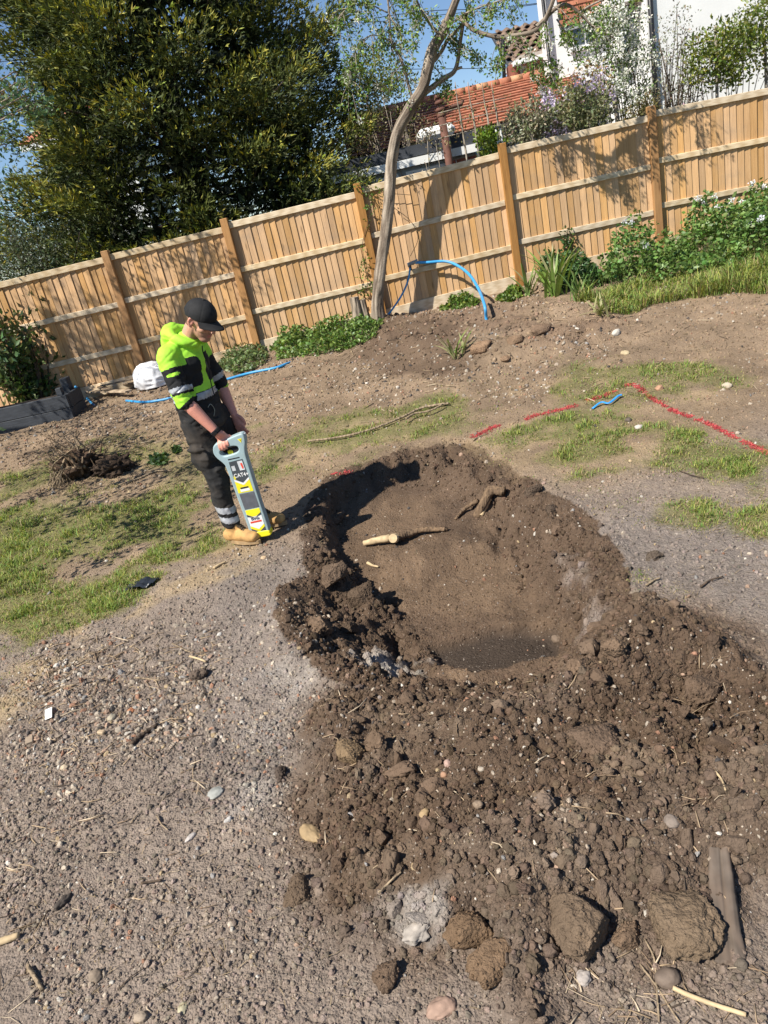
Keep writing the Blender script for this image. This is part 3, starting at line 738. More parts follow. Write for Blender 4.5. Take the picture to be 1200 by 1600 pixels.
def build_twigs():
    r = np.random.default_rng(44); mb = MB(); cols = []
    for poly, n in (([(60, 1010), (180, 985), (330, 990), (340, 1070), (270, 1180), (120, 1200), (40, 1130)], 330), ([(-100, 1150), (300, 1150), (420, 1600), (-100, 1650)], 170),
                    ([(80, 690), (330, 680), (330, 760), (90, 790)], 130), ([(380, 560), (1150, 480), (1180, 600), (400, 700)], 260), ([(480, 1100), (1180, 1050), (1160, 1480), (520, 1460)], 150), ([(880, 1480), (1180, 1500), (1180, 1620), (880, 1620)], 60)):
        w = W0(poly); lo, hi = w.min(0), w.max(0); k = 0
        while k < n:
            q = r.uniform(lo, hi)
            if sdpoly(q[:1], q[1:], w)[0] < 0: continue
            k += 1; L = r.uniform(.03, .13)*(.7 + .09*q[1]); a = r.uniform(0, 6.28); b = a + r.normal()*.35; th = r.uniform(.0012, .0035)*(.7 + .09*q[1])
            p = [q, q + L*.5*np.array([math.cos(a), math.sin(a)]), q + L*.5*np.array([math.cos(a), math.sin(a)]) + L*.5*np.array([math.cos(b), math.sin(b)])]
            z = ground_full(np.array([t[0] for t in p]), np.array([t[1] for t in p])) + th + .003
            z = np.maximum(z, np.linspace(z[0], z[2], 3))
            m0 = len(mb.v); mb.tube([(t[0], t[1], zz) for t, zz in zip(p, z)], [th, th*.9, th*.5], 4)
            c = np.array([(.34, .25, .16), (.20, .14, .09), (.075, .055, .04), (.46, .37, .26)][r.choice(4, p=[.35, .3, .2, .15])])*r.uniform(.7, 1.2); cols += [tuple(c)]*(len(mb.v)-m0)
    o = mk('twig_litter', mb.v, mb.f, vcolmat('twig', rough=.9, var=.3, sc=80, bs=0), col=cols, smooth=True); tag(o, 'short twigs and broken roots scattered over the soil', kind='stuff')
build_twigs()
# ------------------------------------------------------------------ the worker
def limb(acc, pts, rad, n=14, sub=5, ends=(True, True), U=None, flat=None):
    """closed rounded tube through points (spline), radii per point; flat = per-point (ru, rv) factors, U = direction of ru"""
    pts = np.asarray(pts, float); rad = np.asarray(rad, float)
    pp = spline(pts, sub) if len(pts) > 2 else np.array([pts[0] + (pts[1]-pts[0])*t for t in np.linspace(0, 1, sub+1)])
    tt = np.linspace(0, len(pts)-1, len(pp)); rr = np.interp(tt, np.arange(len(pts)), rad)
    fu = np.interp(tt, np.arange(len(pts)), [f[0] for f in flat]) if flat is not None else np.ones(len(pp))
    fv = np.interp(tt, np.arange(len(pts)), [f[1] for f in flat]) if flat is not None else np.ones(len(pp))
    P_ = list(pp); Rr = list(rr); Fu = list(fu); Fv = list(fv)
    T0 = pp[0]-pp[1]; T0 /= np.linalg.norm(T0); T1 = pp[-1]-pp[-2]; T1 /= np.linalg.norm(T1)
    pre = []; post = []
    for a in (75, 50, 25):
        a = math.radians(a)
        if ends[0]: pre.append((pp[0]+T0*rr[0]*math.sin(a)*.9*min(fu[0], fv[0]), rr[0]*math.cos(a), fu[0], fv[0]))
        if ends[1]: post.insert(0, (pp[-1]+T1*rr[-1]*math.sin(a)*.9*min(fu[-1], fv[-1]), rr[-1]*math.cos(a), fu[-1], fv[-1]))
    allr = pre + list(zip(P_, Rr, Fu, Fv)) + post
    V = []; F = []; pn = None; k = len(allr)
    for i, (p, r, a_, b_) in enumerate(allr):
        t = allr[min(i+1, k-1)][0] - allr[max(i-1, 0)][0]; t = t/np.linalg.norm(t)
        if U is not None: nn = np.asarray(U, float)
        elif pn is None: nn = np.array([0, 0, 1.]) if abs(t[2]) < .8 else np.array([1., 0, 0])
        else: nn = pn
        nn = nn - t*(nn @ t); nn /= np.linalg.norm(nn); pn = nn; b = np.cross(t, nn)
        for j in range(n):
            a = 2*math.pi*j/n; V.append(p + nn*math.cos(a)*r*a_ + b*math.sin(a)*r*b_)
    for i in range(k-1):
        for j in range(n): F.append((i*n+j, i*n+(j+1) % n, (i+1)*n+(j+1) % n, (i+1)*n+j))
    F.append(tuple(range(n-1, -1, -1))); F.append(tuple((k-1)*n+j for j in range(n)))
    m = len(acc[0]); acc[0].extend([tuple(v) for v in V]); acc[1].extend([tuple(i+m for i in f) for f in F])
def ball(acc, c, r, R=None, n=16, mm=10):
    V = []; F = []; R = np.eye(3) if R is None else np.asarray(R)
    r = np.asarray(r if hasattr(r, '__len__') else (r, r, r), float); c = np.asarray(c, float)
    for i in range(1, mm):
        a = math.pi*i/mm
        for j in range(n):
            b = 2*math.pi*j/n
            V.append(c + R @ (r*np.array([math.sin(a)*math.cos(b), math.sin(a)*math.sin(b), math.cos(a)])))
    for i in range(mm-2):
        for j in range(n): F.append((i*n+j, (i+1)*n+j, (i+1)*n+(j+1) % n, i*n+(j+1) % n))
    t = len(V); V.append(c + R @ (r*np.array([0, 0, 1.]))); V.append(c - R @ (r*np.array([0, 0, 1.])))
    for j in range(n): F.append((t, j, (j+1) % n)); F.append((t+1, (mm-2)*n+(j+1) % n, (mm-2)*n+j))
    m = len(acc[0]); acc[0].extend([tuple(v) for v in V]); acc[1].extend([tuple(i+m for i in f) for f in F])
def remesh(acc, vox, smooth=4, fac=.5):
    me = bpy.data.meshes.new('tmp'); me.from_pydata(acc[0], [], acc[1]); me.update()
    o = bpy.data.objects.new('tmp', me); COL.objects.link(o)
    r = o.modifiers.new('r', 'REMESH'); r.mode = 'VOXEL'; r.voxel_size = vox
    if smooth: s = o.modifiers.new('s', 'SMOOTH'); s.iterations = smooth; s.factor = fac
    dg = bpy.context.evaluated_depsgraph_get(); e = o.evaluated_get(dg); m2 = e.to_mesh()
    V = np.empty(len(m2.vertices)*3, np.float32); m2.vertices.foreach_get('co', V); V = V.reshape(-1, 3).astype(float)
    Nn = np.empty(len(m2.vertices)*3, np.float32); m2.vertices.foreach_get('normal', Nn); Nn = Nn.reshape(-1, 3).astype(float)
    F = np.empty(len(m2.loops), np.int32); m2.loops.foreach_get('vertex_index', F); F = F.reshape(-1, 4) if len(F) == 4*len(m2.polygons) else [tuple(p.vertices) for p in m2.polygons]
    e.to_mesh_clear(); bpy.data.objects.remove(o); bpy.data.meshes.remove(me)
    return V, F, Nn
def seg_t(V, a, b):
    a = np.asarray(a, float); e = np.asarray(b, float) - a
    t = ((V - a) @ e)/(e @ e); tc = np.clip(t, 0, 1)
    return t, np.linalg.norm(V - a - tc[:, None]*e, axis=1)
def sub_mesh(V, F, cls, k):
    fc = cls[F].max(1) if False else np.median(cls[F], axis=1).astype(int)
    f = F[fc == k]; u, inv = np.unique(f, return_inverse=True)
    return V[u], inv.reshape(f.shape), u

M_SKIN = vcolmat('skin', rough=.5, var=.10, sc=60, bs=.15, bsc=300, bd=.001, spec=.4)
M_HIVIS = pm('hi_vis_fleece', (.37, .74, .05), rough=.75, var=.12, sc=9, bs=.25, bsc=500, bd=.001)
M_BLK = pm('black_cloth', (.017, .017, .018), rough=.85, var=.3, sc=14, bs=.3, bsc=600, bd=.001, spec=.25)
M_TRS = pm('black_work_trousers', (.022, .0215, .0215), rough=.85, var=.35, sc=10, bs=.4, bsc=400, bd=.0015, spec=.25, dirt=.35)
M_REFL = pm('reflective_tape', (.36, .37, .39), rough=.35, var=.25, sc=40, bs=.2, bsc=300, bd=.001, spec=.6)
M_CAP = pm('black_cap_cotton', (.016, .016, .017), rough=.8, var=.25, sc=30, bs=.3, bsc=700, bd=.0008, spec=.3)
M_BOOT = pm('tan_nubuck', (.50, .29, .105), rough=.85, var=.3, sc=18, bs=.4, bsc=200, bd=.0015, dirt=.35)
M_SOLE = pm('tan_rubber_sole', (.36, .24, .12), rough=.8, var=.3, sc=25, dirt=.5)
M_LACE = pm('dark_laces', (.07, .05, .03), rough=.8)

FA = math.radians(-27)
FWD = np.array([math.cos(FA), math.sin(FA), 0]); LFT = np.array([-math.sin(FA), math.cos(FA), 0]); UPV = np.array([0, 0, 1.])
MAN = np.array(G0(403, 835)); MAN = np.array([MAN[0], MAN[1]])
MZ = float(base_z(np.array([MAN[0]]), np.array([MAN[1]]))[0])
MO = np.array([MAN[0], MAN[1], MZ + .012])
def B(x, y, z): return MO + np.array([x, y, z*.985])

def build_person():
    root = empty('person', tuple(MO)); tag(root, 'standing worker in lime hi-vis hoodie, black cap and tan boots holding the detector', 'person')
    hipR, hipL = B(-.185, -.045, .90), B(-.065, .105, .90)
    kneeR, kneeL = B(-.155, -.085, .50), B(-.030, .120, .50)
    ankR, ankL = B(-.140, -.085, .09), B(.020, .115, .09)
    pel, mid, chest, nkb = B(-.125, .03, .93), B(-.145, .04, 1.15), B(-.135, .045, 1.33), B(-.075, .02, 1.475)
    hd = B(.055, -.045, 1.578)
    shR, shL = chest - LFT*.172 + np.array([0, 0, .062]), chest + LFT*.165 + np.array([0, 0, .055])
    elR, wrR = B(-.185, -.170, 1.125), B(-.030, -.185, .850)
    elL, wrL = B(.005, .235, 1.10), B(.060, .125, .885)
    # head frame: face direction tipped down
    yaw = math.radians(-30); dip = math.radians(33)
    hf = np.array([math.cos(yaw)*math.cos(dip), math.sin(yaw)*math.cos(dip), -math.sin(dip)])
    hl = np.array([-math.sin(yaw), math.cos(yaw), 0]); hu = np.cross(hf, hl)
    HR = np.stack([hf, hl, hu], 1)
    def H(f, l, u): return hd + HR @ np.array([f, l, u])
    # ---- body: one continuous skin
    A = ([], [])
    ball(A, H(-.008, 0, .028), (.097, .077, .098), HR)                       # cranium
    ball(A, H(.030, 0, -.045), (.062, .058, .078), HR)                       # face
    ball(A, H(.052, 0, -.100), (.040, .044, .030), HR)                       # jaw / chin
    limb(A, [H(.092, 0, .010), H(.108, 0, -.022), H(.112, 0, -.036)], [.010, .013, .014], 8, 3)   # nose
    ball(A, H(.104, .010, -.040), (.010, .009, .008), HR, 8, 6); ball(A, H(.104, -.010, -.040), (.010, .009, .008), HR, 8, 6)
    ball(A, H(.082, 0, .022), (.016, .052, .010), HR)                        # brow
    ball(A, H(.088, 0, -.066), (.011, .024, .0055), HR, 12, 6); ball(A, H(.087, 0, -.077), (.010, .020, .006), HR, 12, 6)
    for s in (-1, 1):
        ball(A, H(.050, s*.046, -.028), (.028, .022, .024), HR)              # cheeks
        limb(A, [H(-.012, s*.076, .018), H(-.024, s*.086, .022), H(-.030, s*.088, -.004), H(-.020, s*.082, -.030), H(-.010, s*.076, -.036)], [.007, .009, .008, .008, .007], 8, 4)
        ball(A, H(-.014, s*.078, -.006), (.014, .006, .022), HR, 10, 6)
    limb(A, [H(-.035, 0, -.045), (H(-.035, 0, -.045)*.45 + nkb*.55), nkb - UPV*.03 - FWD*.01], [.058, .056, .058], 16, 4)
    limb(A, [nkb - UPV*.01, chest, mid, pel, pel - UPV*.06], [.070, .092, .090, .092, .080], 18, 5, U=LFT, flat=[(1.0, .8), (1.35, .85), (1.2, .85), (1.35, .9), (1.3, .9)])
    for h, k, a in ((hipR, kneeR, ankR), (hipL, kneeL, ankL)): limb(A, [h, k, a], [.075, .055, .040], 14, 5)
    for s, e, w in ((shR, elR, wrR), (shL, elL, wrL)):
        d1 = (w-e)
        limb(A, [s, (s+e)/2, e, e + d1*.3, e + d1*.75, w], [.052, .050, .042, .046, .034, .028], 14, 4)
    # right hand closed over the handle; bar runs along BAR direction
    bar0, bar1 = CATP(-.098, .655, .0), CATP(.03, .668, .0); bd = (bar1-bar0); bd /= np.linalg.norm(bd)
    frn = CATF
    kc = (bar0*.58 + bar1*.42) + UPV*.030 + frn*.004
    limb(A, [wrR, wrR*.5 + kc*.5 + UPV*.012, kc + UPV*.002], [.028, .034, .030], 14, 4, U=bd, flat=[(1., .9), (1.2, .62), (1.35, .55)])
    ll = [.98, 1.06, 1.0, .82]
    for i in range(4):
        k0 = kc + bd*(.033 - .0215*i) * -1 + UPV*(.002)
        l = ll[i]
        limb(A, [k0 - frn*.010, k0 + frn*.020*l - UPV*.004, k0 + frn*.034*l - UPV*.028*l, k0 + frn*.030*l - UPV*.052*l, k0 + frn*.010 - UPV*.062*l],
             [.0100, .0098, .0092, .0086, .0078], 10, 4)
    tb = wrR*.62 + kc*.38
    limb(A, [tb + bd*.02, kc + bd*.045 - frn*.012 + UPV*.004, kc + bd*.062 - frn*.008 - UPV*.022, kc + bd*.050 + frn*.004 - UPV*.040], [.014, .0125, .011, .0095], 10, 4)
    # left hand hanging, fingers a little curled
    dn = (wrL - elL)/np.linalg.norm(wrL - elL); dn = dn*.6 + np.array([.12, -.05, -.75]); dn /= np.linalg.norm(dn)
    sd = np.cross(dn, LFT); sd /= np.linalg.norm(sd); pn_ = np.cross(dn, sd)
    pc = wrL + dn*.055
    limb(A, [wrL, pc, pc + dn*.032], [.027, .033, .032], 14, 4, U=sd, flat=[(1, .8), (1.22, .55), (1.25, .48)])
    for i in range(4):
        k0 = pc + dn*.040 + sd*(.030 - .020*i); l = [.92, 1.05, 1.0, .8][i]
        limb(A, [k0 - dn*.01, k0 + dn*.030*l + pn_*-.004, k0 + dn*.052*l - pn_*.016, k0 + dn*.066*l - pn_*.034], [.0098, .0094, .0088, .0075], 10, 4)
    limb(A, [wrL + dn*.022 + sd*.022, wrL + dn*.05 + sd*.047, wrL + dn*.078 + sd*.050 - pn_*.008, wrL + dn*.10 + sd*.044 - pn_*.014], [.014, .0125, .011, .009], 10, 4)
    V, F, Nn = remesh(A, .0055, 3, .45)
    loc = (V - hd) @ HR
    col = np.tile(np.array([.52, .27, .185]), (len(V), 1))
    arm = np.minimum(seg_t(V, elR, wrR)[1], seg_t(V, elL, wrL)[1]) < .09
    col[arm] = (.47, .245, .155)
    rr = np.random.default_rng(3)
    hands = np.minimum(np.linalg.norm(V-kc, axis=1), np.linalg.norm(V-pc, axis=1)) < .09; col[hands] = (.56, .29, .20)
    beard = (loc[:, 2] < -.045) & (loc[:, 0] > -.02) & (loc[:, 2] > -.14) & (np.abs(loc[:, 1]) < .075)
    col[beard] = col[beard]*.62 + np.array([.02, .012, .008])
    lips = (np.abs(loc[:, 2]+.070) < .010) & (loc[:, 0] > .082) & (np.abs(loc[:, 1]) < .022); col[lips] = (.42, .15, .12)
    ear = np.abs(loc[:, 1]) > .076; col[ear] = (.62, .27, .20)
    hair = (loc[:, 0] < -.02) & (loc[:, 2] > -.05) & (np.abs(loc[:, 1]) < .078) & (loc[:, 2] < .05) & (loc[:, 0] < -.035); col[hair] = (.16, .085, .05)
    body = mk('body', V, F, M_SKIN, root, col=col*(1+.05*rr.normal(size=(len(V), 1))), smooth=True)
    E_ = ([], [])
    for s in (-1, 1):
        A2 = ([], []); ball(A2, H(.083, s*.031, .000), .0115, None, 12, 8)
        mk('eye', A2[0], A2[1], pm('eye_white', (.6, .58, .55), rough=.2, bs=0) if s < 0 else bpy.data.materials['eye_white'], root, smooth=True)
    # ---- hoodie
    A = ([], [])
    limb(A, [nkb - UPV*.012, nkb*.45 + chest*.55 + UPV*.012, chest, mid, B(-.14, .04, 1.03), B(-.135, .035, .93), B(-.13, .033, .845)],
         [.080, .112, .132, .126, .129, .133, .131], 26, 6, U=LFT, flat=[(1.0, .95), (1.36, .98), (1.42, 1.0), (1.36, 1.0), (1.36, 1.02), (1.36, 1.02), (1.34, 1.02)])
    ball(A, chest + FWD*.025 - UPV*.01, (.118, .155, .14), np.stack([FWD, LFT, UPV], 1))
    ball(A, mid + FWD*.025 - UPV*.05, (.120, .150, .15), np.stack([FWD, LFT, UPV], 1))
    hemR = elR + (wrR-elR)*.10; hemL = elL + (wrL-elL)*.12
    limb(A, [chest - LFT*.10 + UPV*.085, shR, (shR+elR)/2, elR, hemR], [.072, .073, .067, .061, .058], 18, 5, ends=(True, True))
    limb(A, [chest + LFT*.10 + UPV*.075, shL, (shL+elL)/2, elL, hemL], [.072, .073, .067, .061, .056], 18, 5)
    # hood lying round the neck: thick roll, higher at the back
    def C(a, r, z, k=1.0):
        return nkb + FWD*(math.cos(a)*r*1.0 + .012) + LFT*math.sin(a)*r*k + UPV*z
    ring = []
    for q in range(25):
        a = math.radians(-150 + 300*q/24) + math.pi
        bk = .5 - .5*math.cos(a)
        ring.append((a, bk))
    limb(A, [C(a, .078 + .026*bk, -.045 + .108*bk, 1.08) for a, bk in ring], [.024 + .015*bk for a, bk in ring], 12, 3)
    ball(A, nkb - FWD*.110 + UPV*.045, (.062, .100, .075), np.stack([FWD, LFT, UPV], 1))
    ball(A, nkb - FWD*.140 + UPV*.000, (.055, .088, .085), np.stack([FWD, LFT, UPV], 1))
    V, F, Nn = remesh(A, .0055, 8, .5)
    # folds: diagonal creases at elbow, waist and belly
    cr = vnoise3(np.stack([V[:, 0]*9 + V[:, 2]*5, V[:, 1]*9 - V[:, 2]*5, V[:, 2]*26], 1), 3)
    cr2 = 1 - 2*np.abs(vnoise3(np.stack([V[:, 0]*15, V[:, 1]*15, V[:, 2]*30 + V[:, 0]*18], 1), 8))
    tR, dR = seg_t(V, shR, elR); tL, dL = seg_t(V, shL, elL)
    bendy = np.exp(-((tR-.95)/.35)**2)*(dR < .12) + np.exp(-((tL-.95)/.35)**2)*(dL < .12) + sstep(1.2, .95, V[:, 2]-MO[2])*.9 + .35
    V0 = V.copy()
    cr3 = np.maximum(0, 1 - 3.2*np.abs(vnoise3(np.stack([V[:, 0]*7 + V[:, 2]*9, V[:, 1]*7, V[:, 2]*17 - V[:, 0]*9], 1), 21)))
    V = V + Nn*((.0065*cr + .0055*cr2)*np.clip(bendy, 0, 1.2) - .006*cr3*np.clip(bendy + .25, 0, 1.1))[:, None]
    rel = V0 - MO; q = V0 - (mid*.5+chest*.5); fl = q @ FWD; ll_ = q @ LFT; z = rel[:, 2]
    cls = np.zeros(len(V), int)
    onarmR = (dR < .105) & (ll_ < -.115) & (tR > .05); onarmL = (dL < .105) & (ll_ > .115) & (tL > .05)
    tors = ~(onarmR | onarmL)
    zt = z + .04*fl
    cls[tors & (zt < 1.112)] = 2; cls[tors & (zt < 1.062)] = 1
    for s in (-1, 1):
        lc = ll_*s
        e1 = ((lc-.092)/.070)**4 + ((z-1.248)/.100)**4
        m_ = tors & (fl > .035) & (e1 < 1) ; cls[m_] = 1
    for on, t in ((onarmR, tR), (onarmL, tL)):
        cls[on & (t > .26) & (t < .98)] = 1
        cls[on & (t > .72) & (t < .86)] = 2
        cls[on & (t >= .92) & (t < 1.08)] = 0 if on is onarmR else 1
    tf, df = seg_t(V, elR, wrR); cls[onarmR & (tR > 1.02) & (tf > .10)] = 1
    ac = shR + (elR-shR)*.42; slit = onarmR & ((((V-ac)[:, 0]-.01)/.045)**2 + ((tR-.42)/.035)**2 < 1) & ((V-ac)[:, 1] < -.02) ; cls[slit] = 0
    hv, hfc, _ = sub_mesh(V, F, cls, 0); hood = mk('hoodie', hv, hfc, M_HIVIS, root, smooth=True)
    hv, hfc, _ = sub_mesh(V, F, cls, 1); mk('black_panel', hv, hfc, M_BLK, hood, smooth=True)
    hv, hfc, _ = sub_mesh(V, F, cls, 2); mk('reflective_band', hv, hfc, M_REFL, hood, smooth=True)
    mb = MB()
    zp = spline([nkb + FWD*.098 - UPV*.06, chest + FWD*.158 + UPV*.04, chest + FWD*.162 - UPV*.06, mid + FWD*.160 + UPV*.0, mid + FWD*.158 - UPV*.08], 6)
    mb.tube(zp, .0035, 6); mb.build('zip', M_BLK, hood, True)
    mb = MB(); mb.tube(spline([mid + FWD*.135 - LFT*.075 - UPV*.135, mid + FWD*.145 - LFT*.05 - UPV*.12, mid + FWD*.148 - LFT*.03 - UPV*.165, mid + FWD*.142 - LFT*.05 - UPV*.205], 6), .0022, 6)
    mb.build('drawcord', pm('pale_cord', (.35, .35, .28)), hood, True)
    # ---- trousers
    A = ([], [])
    limb(A, [pel + UPV*.02, pel - UPV*.05, pel - UPV*.10], [.122, .126, .112], 24, 4, U=LFT, flat=[(1.36, 1.05), (1.36, 1.1), (1.3, 1.1)])
    for h, k, a, s in ((hipR, kneeR, ankR, -1), (hipL, kneeL, ankL, 1)):
        d = (a-k)
        limb(A, [h + UPV*.02, h*.6+k*.4, k + FWD*.012, k + d*.4 - FWD*.005, k + d*.75, a + UPV*.075], [.098, .092, .076, .072, .066, .063], 18, 6)
        # thigh cargo pocket and knee pouch
        o_ = LFT*s
        th = h*.45 + k*.55
        for c0, sz in ((th + o_*.080, (.075, .020, .085)), (th + o_*.088 + UPV*.075, (.080, .018, .022)), (k + FWD*.066 - UPV*.01, (.020, .055, .105)), (k + FWD*.072 + UPV*.085, (.022, .060, .018))):
            ball(A, c0, tuple(x*1.05 for x in sz), np.stack([FWD, LFT, UPV], 1), 14, 10)
    V, F, Nn = remesh(A, .006, 6, .5)
    cr = vnoise3(np.stack([V[:, 0]*10, V[:, 1]*10, V[:, 2]*24 + V[:, 0]*10], 1), 13)
    cr2 = 1 - 2*np.abs(vnoise3(np.stack([V[:, 0]*14 + V[:, 2]*8, V[:, 1]*14, V[:, 2]*20 - V[:, 1]*12], 1), 18))
    cr3 = np.maximum(0, 1 - 3.2*np.abs(vnoise3(np.stack([V[:, 0]*8 + V[:, 2]*7, V[:, 1]*8, V[:, 2]*15 - V[:, 0]*8], 1), 23)))
    V = V + Nn*(.0045*cr + .0045*cr2 - .006*cr3)[:, None]
    z = V[:, 2] - MO[2]; cls = np.zeros(len(V), int)
    zz = z + .25*((V-ankR) @ FWD)
    cls[(zz > .175) & (zz < .225)] = 1; cls[(zz > .250) & (zz < .300)] = 1
    hv, hfc, _ = sub_mesh(V, F, cls, 0); tr = mk('trousers', hv, hfc, M_TRS, root, smooth=True)
    hv, hfc, _ = sub_mesh(V, F, cls, 1); mk('reflective_band', hv, hfc, M_REFL, tr, smooth=True)
    # ---- boots
    for a, ang in ((ankR, -34), (ankL, -20)):
        d = np.array([math.cos(math.radians(ang)), math.sin(math.radians(ang)), 0]); s = np.array([-d[1], d[0], 0])
        g = np.array([a[0], a[1], MO[2]])
        A = ([], [])
        limb(A, [a + UPV*.105, a + UPV*.03, a - UPV*.02 - d*.005], [.056, .053, .052], 16, 4, ends=(False, True))
        limb(A, [g - d*.065 + UPV*.055, g + UPV*.062, g + d*.07 + UPV*.058, g + d*.135 + UPV*.052, g + d*.175 + UPV*.048], [.048, .053, .053, .052, .044], 16, 5, U=s, flat=[(.95, .95), (.92, 1.0), (.95, 1.0), (1.05, .92), (1.05, .85)])
        limb(A, [a + d*.045 + UPV*.075, a + d*.055 + UPV*.03, g + d*.09 + UPV*.092], [.020, .022, .022], 10, 3, U=s, flat=[(1.4, .6)]*3)     # tongue
        V, F, Nn = remesh(A, .006, 4, .5)
        V = V + Nn*(.002*vnoise3(V*38, 5))[:, None]; V = V[:, :]; V[:, 2] = np.maximum(V[:, 2], MO[2] + .018)
        bt = mk('boot', V, F, M_BOOT, root, smooth=True)
        mb = MB(); out = []
        for k in range(24):
            t = 2*math.pi*k/24; fx = math.cos(t); wy = math.sin(t)
            L_ = .130 if fx > 0 else .115
            out.append(g + d*(.055 + fx*L_ + (.035*abs(fx)**3 if fx > 0 else 0)) + s*wy*(.050 - .006*(fx < 0)))
        n = 24; Vv = [o + UPV*.0 for o in out] + [o + UPV*.026 for o in out]
        mb.add(Vv, [tuple(range(n-1, -1, -1)), tuple(range(n, 2*n))] + [(k, (k+1) % n, n+(k+1) % n, n+k) for k in range(n)]); mb.build('sole', M_SOLE, bt)
        mb = MB()
        for k in range(5):
            c = a*(1-k/4.) + (g + d*.105 + UPV*.105)*(k/4.) + d*.050*(1-k/4.) + UPV*(.06*(1-k/4.))
            mb.tube([c - s*.024 - UPV*.006, c + UPV*.006, c + s*.024 - UPV*.006], .0035, 6)
            mb.tube([c - s*.022, c + d*.014 - UPV*.012, c + s*.022 + d*.02 - UPV*.02], .003, 6)
        mb.build('laces', M_LACE, bt, True)
    # ---- cap
    A = ([], [])
    ball(A, H(-.008, 0, .046), (.112, .092, .094), HR, 24, 16)
    V, F, Nn = remesh(A, .006, 2)
    loc = (V - hd) @ HR
    lo = .026 + .010*sstep(.0, -.1, loc[:, 0]) * -1
    dl = np.maximum(lo - loc[:, 2], 0)
    V = V + (HR @ np.array([0, 0, 1.]))[None]*dl[:, None]      # flatten below the band line
    ang = np.arctan2(loc[:, 1], loc[:, 0]); seam = np.abs(((ang/(math.pi/3)) + .5) % 1 - .5) < .035
    V[seam] -= Nn[seam]*.002
    capo = mk('cap', V, F, M_CAP, root, smooth=True)
    n = 20; VV = []; FF = []
    for lay in (0, 1):
        for j in range(7):
            for k in range(n+1):
                t = -1 + 2*k/n; a = t*1.18; r = j/6
                f0 = math.cos(a)*.108 - .008; l0 = math.sin(a)*.090
                ext = .078*math.cos(t*1.25)**.8 if abs(t) < 1 else .02
                f = f0 + ext*r; l = l0*(1 - .02*r)
                VV.append(H(f, l, .034 - .020*r - .016*abs(t)**2.2*r*1.0 - .003*lay - .010*(l/.09)**2))
    def idx(lay, j, k): return lay*7*(n+1) + j*(n+1) + k
    for j in range(6):
        for k in range(n):
            FF.append((idx(0, j, k), idx(0, j+1, k), idx(0, j+1, k+1), idx(0, j, k+1))); FF.append((idx(1, j, k), idx(1, j, k+1), idx(1, j+1, k+1), idx(1, j+1, k)))
    for k in range(n): FF.append((idx(0, 6, k), idx(1, 6, k), idx(1, 6, k+1), idx(0, 6, k+1)))
    mk('brim', VV, FF, M_CAP, capo, smooth=True)
    A2 = ([], []); ball(A2, H(-.008, 0, .141), (.009, .009, .005), HR, 10, 6); mk('button', A2[0], A2[1], M_CAP, capo, smooth=True)
    mb = MB(); mb.tube([H(-.110, -.03, .035), H(-.122, -.012, .040), H(-.122, .012, .040), H(-.110, .03, .035)], .007, 6); mb.build('strap', M_BLK, capo, True)
    # ---- watch
    ax = (wrR-elR)/np.linalg.norm(wrR-elR); c = wrR - ax*.012
    A = ([], []); limb(A, [c - ax*.016, c + ax*.016], [.0345, .034], 20, 3, ends=(False, False))
    w = mk('watch', A[0], A[1], M_BLK, root, smooth=True)
    nv = np.cross(ax, bd); nv /= np.linalg.norm(nv); nv = nv if nv @ np.array([0, -1, .6]) > 0 else -nv
    mb = MB(); mb.box(c + nv*.033, (.030, .036, .010), Matrix((ax, np.cross(nv, ax), nv)).transposed(), .003); mb.build('watch_face', pm('watch_glass', (.01, .01, .012), rough=.1, bs=0), w)
    return root

# ------------------------------------------------------------------ the cable detector (hand held)
CAT_O = np.array(P(409, 834, MAN[1] - .14))
CAT_R = Matrix.Rotation(math.radians(-10), 3, 'Z') @ Matrix.Rotation(math.radians(-1.0), 3, 'Y') @ Matrix.Rotation(math.radians(2), 3, 'X')
_cr = np.array(CAT_R)
def CATP(u, w, v): return CAT_O + _cr @ (1.07*np.array([u*.92, -v, w]))          # u right, w up, v towards the viewer
CATF = _cr @ np.array([0, -1., 0])
def curve_solid(name, loops, ext, bev, m, parent, place):
    cu = bpy.data.curves.new(name, 'CURVE'); cu.dimensions = '2D'; cu.fill_mode = 'BOTH'; cu.extrude = ext; cu.bevel_depth = bev; cu.bevel_resolution = 2
    for lp in loops:
        s = cu.splines.new('POLY'); s.points.add(len(lp)-1); s.use_cyclic_u = True
        for i, (a, b) in enumerate(lp): s.points[i].co = (a, b, 0, 1)
    return curve_mesh(cu, name, m, parent, place)
def curve_mesh(cu, name, m, parent, place):
    o = bpy.data.objects.new('tmp', cu); COL.objects.link(o)
    dg = bpy.context.evaluated_depsgraph_get(); e = o.evaluated_get(dg); me = e.to_mesh()
    V = [place(v.co.x, v.co.y, v.co.z) for v in me.vertices]; F = [tuple(p.vertices) for p in me.polygons]
    e.to_mesh_clear(); bpy.data.objects.remove(o); bpy.data.curves.remove(cu)
    return mk(name, V, F, m, parent)
def text_part(s, size, u, w, v, m, parent, name='lettering', place=None, bold=.0, ext=.0006):
    cu = bpy.data.curves.new(name, 'FONT'); cu.body = s; cu.size = size; cu.extrude = ext; cu.offset = bold; cu.align_x = 'CENTER'; cu.align_y = 'CENTER'
    pl = place or (lambda a, b, c: CATP(u + a, w + b, v + c))
    return curve_mesh(cu, name, m, parent, pl)
def smooth_loop(pts, n=5):
    q = [np.array((a, b, 0.)) for a, b in pts]; q = [q[-1]] + q + [q[0], q[1]]
    return [(p[0], p[1]) for p in spline(q, n)[n:-n-1]]
